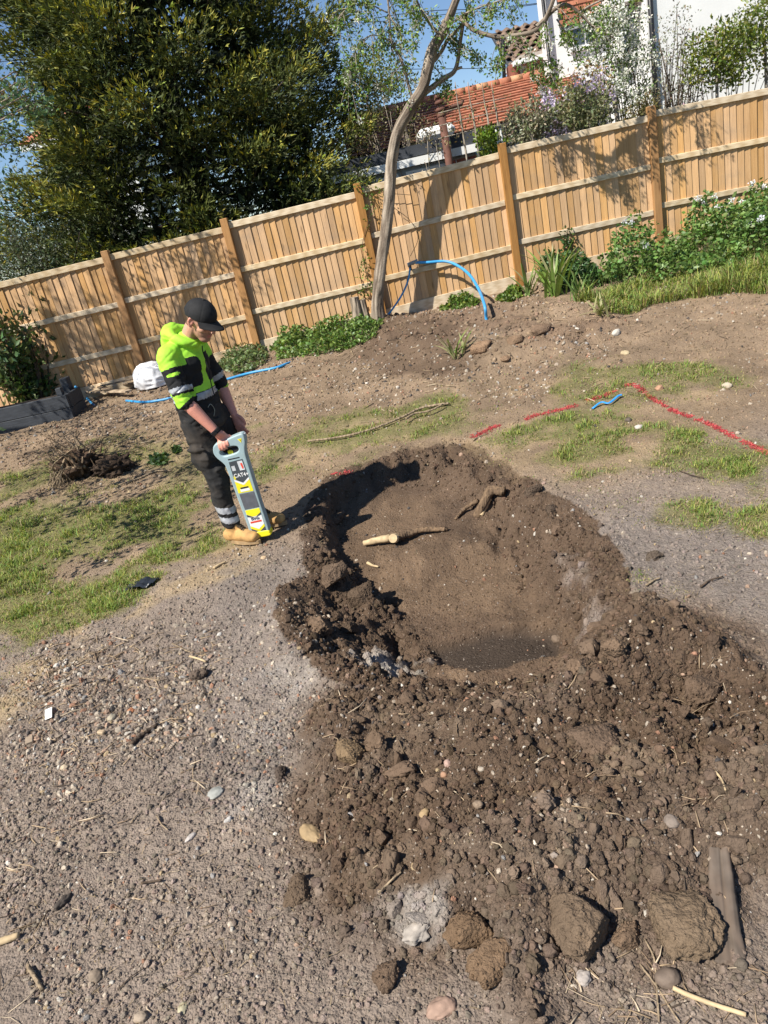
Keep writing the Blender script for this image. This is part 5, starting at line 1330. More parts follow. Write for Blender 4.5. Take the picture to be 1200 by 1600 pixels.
# shrubs beyond the fence
def behind():
    r = np.random.default_rng(81)
    def bush(px, py, y, rx, rz, n, seed): return blob_points(P(px, py, y), (rx, rx*.8, rz), n, seed, .35)
    def gnd(px, py, y): q = P(px, py, y); return np.array([q.x, q.y, float(base_z(np.array([q.x]), np.array([q.y]))[0])])
    def stems_to(b, pts, k, r0): return [([b + r.normal(size=3)*[.1, .1, 0], (b + q)/2 + r.normal(size=3)*.12, q], r0, .004) for q in pts[r.choice(len(pts), k)]]
    c1 = bush(915, 178, 12.3, .50, .40, 90, 82); b = gnd(915, 178, 12.3)
    stem_tree('rosemary_bush', 'rounded grey-green bush above the fence, right of the wisteria', 'shrub', b, stems_to(b, c1, 10, .012), c1, (.20, .21, .095), .060, 34, .13, M_BARKP, 83, hue=.08, tips=(.32, .33, .18))
    c2 = bush(825, 195, 12.4, .46, .34, 80, 84); b = gnd(825, 195, 12.4)
    stem_tree('lavender_bush', 'loose grey-green bush above the fence, left of the wisteria', 'shrub', b, stems_to(b, c2, 12, .012), c2, (.22, .22, .125), .060, 28, .13, M_BARKP, 85, hue=.08, tips=(.36, .34, .24))
    # wisteria: hanging pale mauve racemes, bronze young leaves
    root = empty('wisteria', tuple(gnd(890, 150, 12.9))); tag(root, 'wisteria with hanging pale mauve flowers above the fence', 'climber')
    path = spline([np.array(gnd(955, 180, 12.9)), P(965, 190, 12.9), P(950, 130, 12.9), P(920, 128, 12.9), P(890, 140, 12.9), P(850, 150, 12.8)], 6)
    mb = MB(); mb.tube(path, np.linspace(.045, .012, len(path)), 8, wob=.1); mb.build('stem', M_BARKP, root, True)
    cl = []; ra = []
    for px, py in [(845, 140), (855, 148), (870, 150), (882, 148), (895, 140), (905, 128), (918, 122), (930, 118), (940, 120), (950, 135), (945, 150), (870, 165), (880, 172), (868, 185), (862, 200), (880, 190), (925, 140), (910, 150), (890, 160), (875, 205), (860, 215), (938, 160)]:
        c = np.array(P(px, py, 12.75 + r.uniform(-.15, .15)))
        cl.append(c + [0, 0, .10])
        for _ in range(4): ra.append(c + r.normal(size=3)*[.10, .08, .05])
    n = 60; C0 = np.repeat(np.array(ra), n, 0); t = r.uniform(0, 1, len(C0)); taper = (1-t)[:, None]
    pos = C0 + r.normal(size=(len(C0), 3))*.028*(.3 + taper) - np.array([0, 0, 1.])*(t*.24)[:, None]
    V, F, Cc = leaf_quads(pos, unit(r.normal(size=pos.shape) + [0, 0, -.6]), .034, .028, r, shade((.68, .61, .74), len(pos), r, .75, 1.2, .05), .1)
    mk('flowers', V, F, M_PETAL, root, col=Cc)
    V, F, Cc = clump_leaves(np.array(cl), .16, 34, .06, (.30, .21, .085), r, .8, .2, tips=(.16, .19, .05)); mk('leaves', V, F, M_LEAF, root, col=Cc)
    # tall white-blossomed hawthorn by the house
    c4 = np.concatenate([bush(965, 70, 13.4, .62, .62, 110, 86), bush(985, 130, 13.3, .38, .5, 60, 87), bush(935, 38, 13.4, .40, .25, 40, 88)]); b = gnd(985, 130, 13.4)
    stem_tree('blossom_bush', 'tall bush covered in white blossom in front of the white house', 'shrub', b, stems_to(b, c4, 14, .02), c4, (.10, .15, .05), .050, 18, .16, M_BARKD, 89,
              flowers=(c4[r.choice(len(c4), 120, False)] - [0, .10, 0], .11, 28, .036, (.80, .80, .72)), tips=(.21, .26, .11))
    # open grey shrub, bare inside
    c5 = np.concatenate([bush(1050, 110, 13.1, .60, .62, 95, 90), bush(1075, 150, 13.1, .4, .35, 40, 91), bush(1060, 40, 13.1, .35, .35, 22, 92)]); b = gnd(1042, 170, 13.1)
    stem_tree('open_shrub', 'open twiggy shrub with small grey-green leaves above the fence post', 'shrub', b, stems_to(b, c5, 60, .016), c5, (.25, .25, .17), .042, 12, .15, M_BARKD, 93, tips=(.42, .41, .32))
    # trained evergreen on a frame
    c6 = np.concatenate([bush(1140, 75, 12.6, .62, .42, 100, 94), bush(1185, 45, 12.6, .55, .45, 70, 95), bush(1110, 100, 12.6, .42, .42, 60, 96), bush(1150, 110, 12.6, .4, .25, 30, 97), bush(1230, 90, 12.6, .4, .5, 40, 197)]); b = gnd(1120, 130, 12.6)
    st = [([gnd(1118, 160, 12.6), np.array(P(1120, 120, 12.6)), np.array(P(1118, 40, 12.6))], .028, .02), ([gnd(1196, 140, 12.6), np.array(P(1197, 110, 12.6)), np.array(P(1190, 30, 12.6))], .028, .02),
          ([np.array(P(1090, 66, 12.6)), np.array(P(1180, 58, 12.6))], .012, .01), ([np.array(P(1092, 128, 12.6)), np.array(P(1140, 124, 12.6))], .010, .01)]
    stem_tree('trained_evergreen', 'evergreen with yellow-green leaves trained on pale stems at the right edge', 'shrub', b, st + stems_to(b, c6, 14, .012), c6, (.13, .17, .035), .065, 15, .17, M_BARKP, 98, tips=(.27, .30, .05))
    # bare espalier in front of the low roof
    pts = []; st = []; b = gnd(735, 220, 12.2)
    for x0 in (715, 735, 757, 772):
        st.append(([gnd(x0+10, 220, 12.2), np.array(P(x0+8, 205, 12.2)), np.array(P(x0, 160, 12.2)), np.array(P(x0-4, 128, 12.2))], .020, .005))
    for y0 in (165, 185, 205): st.append(([np.array(P(685, y0+12, 12.2)), np.array(P(740, y0-2, 12.2)), np.array(P(790, y0-12, 12.2))], .008, .005))
    pts = np.array([P(r.uniform(690, 795), r.uniform(135, 225), 12.2) for _ in range(46)]) + r.normal(size=(46, 3))*.05
    stem_tree('espalier_tree', 'nearly bare pale-stemmed espalier tree in front of the low tiled roof', 'tree', b, st, pts, (.18, .17, .07), .045, 9, .12, M_BARKP, 99, tips=(.26, .20, .10))
    # brown twiggy climber and green shrubs on the left of it
    c8 = np.concatenate([bush(660, 225, 13.0, .42, .55, 60, 100), bush(600, 195, 13.2, .45, .5, 60, 101), bush(560, 230, 13.2, .4, .3, 30, 102)]); b = gnd(640, 240, 13.1)
    stem_tree('brown_shrub', 'brownish twiggy shrub between the leaning trunk and the rusty pipe', 'shrub', b, stems_to(b, c8, 34, .010), c8, (.20, .165, .09), .042, 11, .16, M_BARKP, 103, tips=(.18, .16, .07))
    c9 = np.concatenate([bush(560, 150, 14.0, .5, .6, 70, 104), bush(620, 150, 14.5, .5, .45, 60, 105), bush(585, 110, 14.2, .35, .5, 40, 106)]); b = gnd(585, 190, 14.2)
    stem_tree('yellow_green_shrub', 'yellow-green leafy shrub beside the right side of the conifer', 'shrub', b, stems_to(b, c9, 10, .016), c9, (.20, .24, .05), .055, 17, .17, M_BARKD, 107, tips=(.27, .29, .06),
              flowers=(c9[r.choice(len(c9), 30, False)], .08, 14, .030, (.72, .74, .62)))
    c10 = bush(763, 222, 12.0, .20, .24, 34, 108); b = gnd(763, 228, 12.0)
    stem_tree('lime_shrub', 'small bright green shrub peeping over the fence by the middle post', 'shrub', b, stems_to(b, c10, 5, .01), c10, (.16, .23, .03), .06, 20, .09, M_BARKP, 109)
    c11 = bush(1005, 178, 12.2, .3, .22, 40, 110); b = gnd(985, 180, 12.4)
    stem_tree('bronze_climber', 'bronze and green climber leaves under the white blossom bush', 'climber', b, stems_to(b, c11, 6, .01), c11, (.14, .12, .045), .055, 20, .12, M_BARKP, 111)
    c12 = bush(40, 400, 12.3, 1.1, .45, 110, 112); b = gnd(40, 420, 12.4)
    stem_tree('grey_shrub', 'grey-green shrub under the conifer at the left end of the fence', 'shrub', b, stems_to(b, c12, 10, .012), c12, (.085, .105, .055), .05, 26, .17, M_BARKD, 113)
behind()
# ------------------------------------------------------------------ buildings behind
M_RENDER = pm('white_render', (.74, .735, .72), rough=.9, var=.07, sc=1.5, bs=.3, bsc=60, bd=.006)
M_TILE = pm('orange_clay_tile', (.40, .155, .088), rough=.85, var=.35, sc=5, bs=.4, bsc=60, rnd=.22)
M_TILEB = pm('brown_roof_tile', (.20, .135, .095), rough=.9, var=.4, sc=5, bs=.4, bsc=60, rnd=.22)
M_BRICK = pm('red_brick', (.30, .10, .065), rough=.9, var=.35, sc=9, bs=.4, bsc=50, rnd=.2)
M_MORT = pm('mortar', (.36, .31, .27), rough=.95)
M_WHITE = pm('white_painted_wood', (.78, .78, .76), rough=.5, var=.06, sc=4, dirt=.12)
M_FELT = pm('dark_roof_felt', (.045, .050, .060), rough=.8, var=.3, sc=4, bs=.3, bsc=30)
M_GREYP = pm('grey_panel', (.30, .32, .33), rough=.6, var=.12, sc=3, dirt=.15)
M_GLASS = pm('window_glass', (.05, .06, .07), rough=.06, var=.1, bs=0, spec=.9)
M_IRON = pm('rusty_iron', (.115, .050, .035), rough=.8, var=.4, sc=9, bs=.4, bsc=80)
M_BLKPIPE = pm('black_gutter_pipe', (.015, .015, .017), rough=.4, var=.2)
M_LEADG = pm('lead_flashing', (.22, .23, .25), rough=.5, var=.2, sc=6)
def wbox(name, m, parent, p0, along_, L, dep, H, bev=.0, off=(0, 0, 0)):
    """box standing at p0 (front lower left), running along the unit vector, going back dep and up H"""
    a = Vector(along_).normalized(); bk = Vector((-a.y, a.x, 0)); c = Vector(p0) + a*L/2 + bk*dep/2 + Vector((0, 0, H/2)) + Vector(off)
    mb = MB(); mb.box(c, (L, dep, H), Matrix((a, bk, Vector((0, 0, 1)))).transposed(), bev); return mb.build(name, m, parent)
def tiles(parent, O, U, Vv, nu, nv, tu, tv, mat, name='tile', wave=0., seed=1, lift=.012):
    """overlapping roof tiles on the plane O + u*U + v*Vv (v up the slope); each tile an object sharing one mesh"""
    U = Vector(U).normalized(); Vv = Vector(Vv).normalized(); Nn = U.cross(Vv).normalized()
    r = random.Random(seed)
    V = [(-tu*.485, -tv*.06, .004), (tu*.485, -tv*.06, .004), (tu*.485, tv*1.02, -lift), (-tu*.485, tv*1.02, -lift), (-tu*.485, -tv*.06, .024), (tu*.485, -tv*.06, .024), (tu*.485, tv*1.02, .006-lift), (-tu*.485, tv*1.02, .006-lift)]
    F = [(3, 2, 1, 0), (4, 5, 6, 7), (0, 1, 5, 4), (1, 2, 6, 5), (2, 3, 7, 6), (3, 0, 4, 7)]
    if wave:
        V = []; F = []; k = 6
        for e in (-.06, 1.02):
            for i in range(k+1):
                t = i/k; V.append(((t-.5)*tu*.99, tv*e, wave*math.sin(t*2*math.pi) + (.024 if e < 0 else -lift)))
        for e in (-.06, 1.02):
            for i in range(k+1): t = i/k; V.append(((t-.5)*tu*.99, tv*e, wave*math.sin(t*2*math.pi) + (.0 if e < 0 else -lift-.012)))
        for i in range(k): F.append((i, i+1, k+2+i, k+1+i)); q = 2*(k+1); F.append((i, q+i, q+i+1, i+1))
    me = None
    base = Matrix((U, Vv, Nn)).transposed().to_4x4()
    for j in range(nv):
        for i in range(nu - (j % 2)):
            if me is None:
                o = mk(name, V, F, mat); me = o.data
            else:
                o = bpy.data.objects.new(name, me); COL.objects.link(o)
            p = Vector(O) + U*((i + .5 + .5*(j % 2))*tu) + Vv*(j*tv) + Nn*(.01 + r.uniform(-.003, .003))
            o.matrix_world = Matrix.Translation(p) @ base @ Matrix.Rotation(r.uniform(-.012, .012), 4, 'Z')
            o.parent = parent; o.matrix_parent_inverse = parent_inv(parent)
def quad(name, m, parent, pts, thick=.03):
    p = [Vector(q) for q in pts]; n = (p[1]-p[0]).cross(p[-1]-p[0]).normalized()
    k = len(p); V = p + [q - n*thick for q in p]
    F = [tuple(range(k)), tuple(range(2*k-1, k-1, -1))] + [(i, k+i, k+(i+1) % k, (i+1) % k) for i in range(k)]
    return mk(name, V, F, m, parent)
def hline(px, py, y, px2, slope=-.03):
    """a level line starting at that pixel and distance, ending on the sight plane of px2 (level in the world)"""
    a = P(px, py, y); d = ray(px2, py); 
    # direction nearly along the fence
    t = Vector((math.cos(FANG), math.sin(FANG), 0)); return a, t

def build_low_house():
    """single-storey range with orange clay tiles behind the fence"""
    A = Vector((math.cos(FANG), math.sin(FANG), 0)); BK = Vector((-A.y, A.x, 0))
    e0 = P(800, 188, 15.0); gzv = .55
    # eaves run level along A; ridge behind and above
    er = P(868, 140, 17.2)                                # right upper end (ridge)
    run = 2.3; ez = e0.z
    ridge_z = P(800, 128, 15.0 + run).z
    eL = P(560, 262, 15.0); x0 = e0 + A*(-3.1); Ltot = 4.85
    root = empty('low_house', (x0.x, x0.y, gzv)); tag(root, 'low building with orange clay tile roof behind the fence', 'building')
    Vv = (BK*run + Vector((0, 0, ridge_z - ez))); sl = Vv.length
    nv = 14; nu = 23; tu = Ltot/nu; tv = sl/nv
    quad('roof_deck', M_FELT, root, [x0 - Vector((0, 0, .03)), x0 + A*Ltot - Vector((0, 0, .03)), x0 + A*Ltot + Vv - Vector((0, 0, .03)), x0 + Vv - Vector((0, 0, .03))], .05)
    rf = root
    tiles(rf, x0, A, Vv, nu, nv, tu, tv, M_TILE, seed=4)
    for k in range(20):
        o = None; c = x0 + Vv + A*(Ltot*(k+.5)/20) + Vector((0, 0, .02)); mb = MB(); mb.tube([c - A*Ltot/41, c + A*Ltot/41], .085, 10); mb.build('ridge_tile', M_TILE if k % 3 else pm('ridge_tile_tan_%d' % k, (.46, .25, .13)), root, True)
    wbox('wall', M_RENDER, root, (x0 + BK*.25 - Vector((0, 0, ez - gzv))), A, Ltot, run*1.8, ez - gzv - .12)
    wbox('fascia', M_GREYP, root, x0 + BK*.02 - Vector((0, 0, .22)), A, Ltot, .03, .18)
    mb = MB(); mb.tube([x0 - BK*.05 - Vector((0, 0, .08)), x0 + A*Ltot - BK*.05 - Vector((0, 0, .08))], .055, 8); mb.build('gutter', M_BLKPIPE, root, True)
    for s in (2.4, 3.5):
        w = wbox('window', M_WHITE, root, x0 + A*s + BK*.22 - Vector((0, 0, 1.15)), A, .8, .06, .85)
        wbox('pane', M_GLASS, w, x0 + A*(s+.06) + BK*.205 - Vector((0, 0, 1.09)), A, .68, .03, .73)
    return x0, A, BK, Ltot, Vv
LOW = build_low_house()

def build_brown_house():
    A = Vector((math.cos(FANG), math.sin(FANG), 0)); BK = Vector((-A.y, A.x, 0))
    Y = 20.0
    c0 = P(794, 128, Y); root = empty('brown_roofed_house', (c0.x, c0.y, .6)); tag(root, 'house with weathered brown tile roof and small brick window gable', 'house')
    eL = P(797, 106, Y); H = P(785, 46, Y+1.9).z - eL.z
    Vv = BK*1.9 + Vector((0, 0, H)); W = 3.4; sl = Vv.length
    quad('roof_deck', M_FELT, root, [eL - Vector((0, 0, .04)), eL + A*W - Vector((0, 0, .04)), eL + A*W + Vv - Vector((0, 0, .04)), eL + Vv - Vector((0, 0, .04))], .06)
    tiles(root, eL, A, Vv, 14, 10, W/14, sl/10, M_TILEB, wave=.03, seed=9)
    wbox('wall', M_BRICK, root, Vector((eL.x, eL.y, .5)) + BK*.15, A, W, 3.4, eL.z - .6)
    mb = MB(); mb.tube([P(788, 130, Y-.1), P(786, 60, Y-.1)], .045, 8); mb.build('downpipe', M_BLKPIPE, root, True)
    # dormer window with brick cheek
    d0 = P(815, 121, Y-.5); dw = wbox('dormer_wall', M_MORT, root, d0 - Vector((0, 0, .4)), A, .74, 1.2, .85)
    bl, bh = .215, .065
    me = None
    for j in range(9):
        for i in range(3):
            if me is None: o = MB().box((0, 0, 0), (bl, .02, bh), bev=.003).build('brick', M_BRICK); me = o.data
            else: o = bpy.data.objects.new('brick', me); COL.objects.link(o)
            q = d0 + A*(.09 + (i+.5)*(bl+.010) - (.05 if j % 2 else -.02)) - BK*.008 + Vector((0, 0, -.28 + j*(bh+.011)))
            o.matrix_world = Matrix.Translation(q) @ Matrix.Rotation(FANG, 4, 'Z'); o.parent = dw; o.matrix_parent_inverse = parent_inv(dw)
    ro = P(805, 101, Y-.7); wbox('dormer_roof', M_WHITE, root, ro, A, .95, 1.4, .09)
    wbox('dormer_post', M_WHITE, root, d0 + A*.76 - BK*.03 - Vector((0, 0, .4)), A, .10, .1, .85)
    # chimney-like end wall in brown
    wbox('end_wall', M_BRICK, root, P(800, 127, Y-.4) - Vector((0, 0, .8)), A, .28, .5, 1.15)
build_brown_house()

def build_white_house():
    A = Vector((math.cos(FANG), math.sin(FANG), 0)); BK = Vector((-A.y, A.x, 0))
    Y = 16.6
    c0 = P(905, 140, Y); gx = P(905, 140, Y); left = P(852, 60, Y)
    base = Vector((left.x, left.y, .5)); root = empty('white_house', tuple(base)); tag(root, 'white rendered house with tile-hung gable at the right', 'house')
    L1 = (P(985, 60, Y).x - left.x); Htot = 5.4
    wbox('wall', M_RENDER, root, base, A, L1, .35, Htot); wbox('rear_wall', M_RENDER, root, base + A*1.9 + BK*.36, A, L1-1.9, 3.5, Htot-.1)
    # tile-hung upper panel over the window
    tz = P(880, 42, Y).z; tA = base + A*(P(873, 40, Y).x - left.x); tA.z = tz; tA = tA - BK*.05
    tw_ = 1.75; th = 2.2
    quad('tile_backing', M_FELT, root, [tA + BK*.03, tA + A*tw_ + BK*.03, tA + A*tw_ + BK*.03 + Vector((0, 0, th)), tA + BK*.03 + Vector((0, 0, th))], .03)
    tiles(root, tA, A, Vector((0, 0, 1)), 11, 22, tw_/11, .105, M_TILE, seed=12, lift=.010)
    wbox('bressumer', M_GREYP, root, tA - BK*.01 - Vector((0, 0, .09)), A, tw_, .08, .075)
    wq = P(893, 78, Y); w = wbox('window', M_WHITE, root, wq - BK*.03, A, .55, .07, .52)
    for i in range(2): wbox('pane', M_GLASS, w, wq + A*(.05 + .24*i) - BK*.042 + Vector((0, 0, .05)), A, .21, .03, .42)
    wbox('sill', M_WHITE, w, wq - A*.04 - BK*.10 - Vector((0, 0, .05)), A, .63, .12, .045)
    mb = MB(); q0 = P(858, 90, Y-.1); mb.tube([Vector((q0.x, q0.y, .6)), Vector((q0.x, q0.y, 5.8))], .035, 8); mb.build('downpipe', M_BLKPIPE, root, True)
    # projecting right wing
    Y2 = 15.4; r0 = P(1012, 50, Y2); b2 = Vector((r0.x, r0.y, .5))
    wbox('wing_wall', M_RENDER, root, b2, A, 6.0, 5.0, 5.6)
    mb = MB(); mb.tube([b2 + A*.06 - BK*.05, b2 + A*.06 - BK*.05 + Vector((0, 0, 5.8))], .05, 8); mb.build('downpipe', M_BLKPIPE, root, True)
    for zc in (2.4, 4.3): wbox('pipe_bracket', M_BLKPIPE, root, b2 - A*.02 - BK*.09 + Vector((0, 0, zc)), A, .16, .06, .05)
    # bay window and canopy beside the pipe
    bw = P(968, 45, Y-.6); w = wbox('window', M_WHITE, root, bw - Vector((0, 0, .5)), A, .52, .5, 1.1)
    wbox('pane', M_GLASS, w, bw + A*.07 - BK*.015 - Vector((0, 0, .42)), A, .16, .03, .8); wbox('pane', M_GLASS, w, bw + A*.29 - BK*.015 - Vector((0, 0, .42)), A, .16, .03, .8)
    cq = P(955, 8, Y-1.0); wbox('canopy', M_WHITE, root, cq, A, 1.0, 1.2, .16)
    mb = MB(); q = P(1158, 2, Y2-.05); mb.tube([q - Vector((0, 0, .5)), q + Vector((0, 0, .8))], .018, 6); mb.build('cable_conduit', M_LEADG, root, True)
build_white_house()

def build_garage():
    A = Vector((math.cos(FANG), math.sin(FANG), 0)); BK = Vector((-A.y, A.x, 0))
    Y = 12.9
    a = P(520, 283, Y); b = P(735, 222, Y); root = empty('flat_roofed_garage', (a.x, a.y, .5)); tag(root, 'flat-roofed garage with white fascia and grey doors behind the fence', 'garage')
    L = (b - a).length*1.02; top = (P(735, 206, Y).z)
    g = Vector((a.x, a.y, .45))
    wbox('wall', M_GREYP, root, g + BK*.12, A, L, 2.6, top - .45 - .30)
    wbox('roof_edge', M_FELT, root, Vector((a.x, a.y, top - .17)) - A*.05, A, L*.78, 2.8, .16)
    wbox('roof_slab', M_FELT, root, Vector((a.x, a.y, top - .20)) + A*(L*.74), A, L*.28, 2.8, .20)
    wbox('fascia', M_WHITE, root, Vector((a.x, a.y, top - .30)) - BK*.03 - A*.05, A, L*1.04, .04, .115)
    # doors: framed grey panels
    for s, wv in ((.05, 1.0), (.05+1.12, 1.0)):
        f0 = g + A*s + BK*.09; d = wbox('door', M_WHITE, root, f0, A, wv, .05, top - .45 - .36)
        wbox('door_panel', M_GREYP, d, f0 + A*.07 - BK*.012 + Vector((0, 0, .1)), A, wv-.14, .03, top - .45 - .56)
    # brick pier at the right with its own bricks
    br = P(692, 240, Y-.02); x0 = br.x; pier = wbox('brick_pier', M_MORT, root, Vector((br.x, br.y + .02, .5)), A, .52, .3, top - .5 - .32)
    me = None
    for j in range(18):
        for i in range(3):
            if me is None: o = MB().box((0, 0, 0), (.205, .03, .062), bev=.003).build('brick', M_BRICK); me = o.data
            else: o = bpy.data.objects.new('brick', me); COL.objects.link(o)
            xx = .105 + .17*i if j % 2 else .155 + .17*i - .05
            o.scale = (.76, 1, 1); o.matrix_world = Matrix.Translation(Vector((br.x, br.y + .015, 0)) + A*(.085 + .172*i + (.0 if j % 2 else .02)) + Vector((0, 0, top - .38 - .072*j))) @ Matrix.Rotation(FANG, 4, 'Z') @ Matrix.Diagonal((.76, 1, 1, 1))
            o.parent = pier; o.matrix_parent_inverse = parent_inv(pier)
    # rooflight dome lying on top
    c = P(682, 222, Y+.5); mb = MB(); mb.box((c.x, c.y, top + .12), (.62, .5, .20), Matrix.Rotation(FANG, 3, 'Z') @ Matrix.Rotation(.0, 3, 'X'), .07)
    mb.build('rooflight', M_WHITE, root)
    # rusty vent pipe with ribbed cowl
    v0 = P(701, 250, Y-.25); vr = empty('vent_pipe', (v0.x, v0.y, .5)); tag(vr, 'rusty brown cast iron vent pipe with ribbed top behind the fence', 'pipe')
    tp = P(690, 157, Y-.25)
    mb = MB(); mb.tube([(v0.x, v0.y, .5), (v0.x, v0.y, tp.z-.12)], .060, 12); mb.build('pipe', M_IRON, vr, True)
    for k, (dz, rr_) in enumerate(((-.20, .075), (-.12, .085), (-.02, .080), (.06, .07))):
        mb = MB(); mb.tube([(v0.x, v0.y, tp.z+dz-.03), (v0.x, v0.y, tp.z+dz), (v0.x, v0.y, tp.z+dz+.03)], [rr_*.75, rr_, rr_*.7], 12); mb.build('collar', M_IRON, vr, True)
    mb = MB(); mb.tube([(v0.x, v0.y, tp.z-.13), (v0.x+.35, v0.y+.1, tp.z-.10), (v0.x+.38, v0.y+.1, tp.z-.04)], .03, 8); mb.build('branch_pipe', M_IRON, vr, True)
    # folded white airer / ladder peeping over
    q = P(781, 222, 12.0); lr = empty('folding_ladder', (q.x, q.y, .5)); tag(lr, 'narrow white folding ladder top showing over the fence by the lime shrub', 'ladder')
    tpz = P(778, 200, 12.0).z
    for s in (-1, 1):
        mb = MB(); mb.tube([(q.x + s*.16, q.y, .5), (q.x + s*.03, q.y, tpz)], .014, 6); mb.build('rail', M_WHITE, lr)
    for t in (.55, .75, .92):
        zz = .5 + (tpz-.5)*t; hw = .16 - .13*t; mb = MB(); mb.tube([(q.x-hw, q.y, zz), (q.x+hw, q.y, zz)], .010, 6); mb.build('rung', M_WHITE, lr)
    mb = MB(); mb.box((q.x, q.y, tpz+.01), (.10, .06, .03), bev=.006); mb.build('cap', pm('dark_plastic', (.03, .03, .03)), lr)
build_garage()

def build_left_house():
    Y = 30.; A = Vector((math.cos(FANG), math.sin(FANG), 0)); BK = Vector((-A.y, A.x, 0))
    e = P(25, 226, Y); t = P(75, 170, Y+2.6); root = empty('red_roofed_house', (e.x, e.y, .5)); tag(root, 'distant house with red hipped tile roof glimpsed at the far left', 'house')
    W = 4.2; H = t.z - e.z; sl = BK*2.6 + Vector((0, 0, H))
    hip = A*2.0
    quad('roof_slope', pm('far_red_tile', (.42, .15, .09), rough=.9, var=.35, sc=3, scale=(1, 1, 6), bs=.3), root, [e, e + A*W, e + A*W + sl - hip, e + sl + hip*.85], .08)
    quad('hip_slope', bpy.data.materials['far_red_tile'], root, [e + BK*5.2, e, e + sl + hip*.85], .08)
    wbox('fascia', M_WHITE, root, e - Vector((0, 0, .28)) + A*.1, A, W-.2, .06, .2)
    wbox('wall', M_RENDER, root, Vector((e.x, e.y, .4)) + A*.5 + BK*.5, A, W-1, 4.2, e.z-.5)
    for k in range(2): wbox('window', M_GLASS, root, e + A*(1.0+2.2*k) + BK*.44 - Vector((0, 0, 1.7)), A, 1.1, .1, 1.1)
build_left_house()
def build_wires():
    mw = pm('black_cable', (.02, .02, .02), rough=.6)
    for lab, pts, y in (('overhead cable highest across the sky', ((380, 62), (640, 20), (850, 4)), 24), ('overhead cable crossing the sky behind the leaning trunk', ((520, 110), (650, 108), (800, 104)), 24), ('thin overhead cable low over the tiled roof', ((560, 36), (700, 22), (830, 8)), 27)):
        a, b, c = [P(*q, y) for q in pts]; d1 = (c-a)
        pp = spline([a - d1*1.2 + Vector((0, 0, .3)), a, b, c, c + d1*1.2 + Vector((0, 0, .3))], 6); mb = MB(); mb.tube(pp, .009, 5); tag(mb.build('overhead_cable', mw), lab, 'cable', 'telephone cables')
build_wires()
# ------------------------------------------------------------------ garden things
def lump(name, px, py, size, col, label, cat, seed, rough=.35, parent=None, sink=.25, rz=0., tilt=(0, 0), mat=None, sub=4, group=None, dist=None):
    """irregular clod or stone resting in the ground, one closed mesh"""
    q = G(px, py)
    bm = bmesh.new(); bmesh.ops.create_icosphere(bm, subdivisions=sub, radius=1.)
    V = np.array([v.co[:] for v in bm.verts]); F = np.array([[v.index for v in f.verts] for f in bm.faces]); bm.free()
    n = unit(V); d = 1 + rough*(.55*vnoise3(n*1.3 + seed, seed) + .38*vnoise3(n*2.9 + seed, seed+1) + .22*vnoise3(n*6.5, seed+2) + .12*vnoise3(n*14, seed+3))
    V = n*d[:, None]*np.array(size)
    if name == 'soil_clod':                           # broken faces
        rq = np.random.default_rng(seed+400)
        for nv in unit(rq.normal(size=(9, 3))*np.array([1, 1, .8])):
            e = np.maximum(V @ (nv/np.array(size)) - rq.uniform(.55, .80), 0)*.9; V = V - e[:, None]*(nv*np.array(size))/1.0
    R = np.array(Matrix.Rotation(rz, 3, 'Z') @ Matrix.Rotation(tilt[0], 3, 'X') @ Matrix.Rotation(tilt[1], 3, 'Y'))
    V = V @ R.T; V = V + np.array([q.x, q.y, q.z + size[2]*(1-2*sink)])
    col = np.asarray(col, float) if name == 'soil_clod' else np.asarray(col, float)*.72 + np.array([.17, .125, .09])*.28
    c = np.tile(col, (len(V), 1))*(1 + .18*vnoise3(V*60, seed)[:, None] + .15*vnoise3(V*18, seed)[:, None])
    if name == 'soil_clod':
        w_ = worley(n[:, 0]*5 + n[:, 2]*3 + seed, n[:, 1]*5 + n[:, 2]*2, seed)[0]; w2_ = worley(n[:, 0]*11 + n[:, 2]*7, n[:, 1]*11 - n[:, 2]*5 + seed, seed+1)[0]
        V = V + (n*np.array(size)) @ R.T * (.07*(.5-w_) + .05*(.45-w2_))[:, None]
        up = np.where(n @ R.T[:, 2] > .1)[0]; kk = np.random.default_rng(seed).choice(up, min(len(up), int(25 + 350*size[0])))
        CLODPTS.append(V[kk]); CLODCOL.append(c[kk])
    o = mk(name, V, F, mat or M_SOILV, None, col=np.clip(c, 0, 1), smooth=True)
    return tag(o, label, cat, group)
M_SOILV = vcolmat('clod_soil', rough=.95, var=.35, sc=90, bs=1., bsc=75, bd=.018, spec=.1)
M_STONEV = vcolmat('stone_solid', rough=.75, var=.25, sc=60, bs=.35, bsc=110, bd=.003, spec=.3)
CLODPTS = []; CLODCOL = []
BR = (.150, .102, .068); TN = (.24, .17, .105); OC = (.33, .23, .115); GY = (.34, .325, .315); PK = (.36, .24, .20)
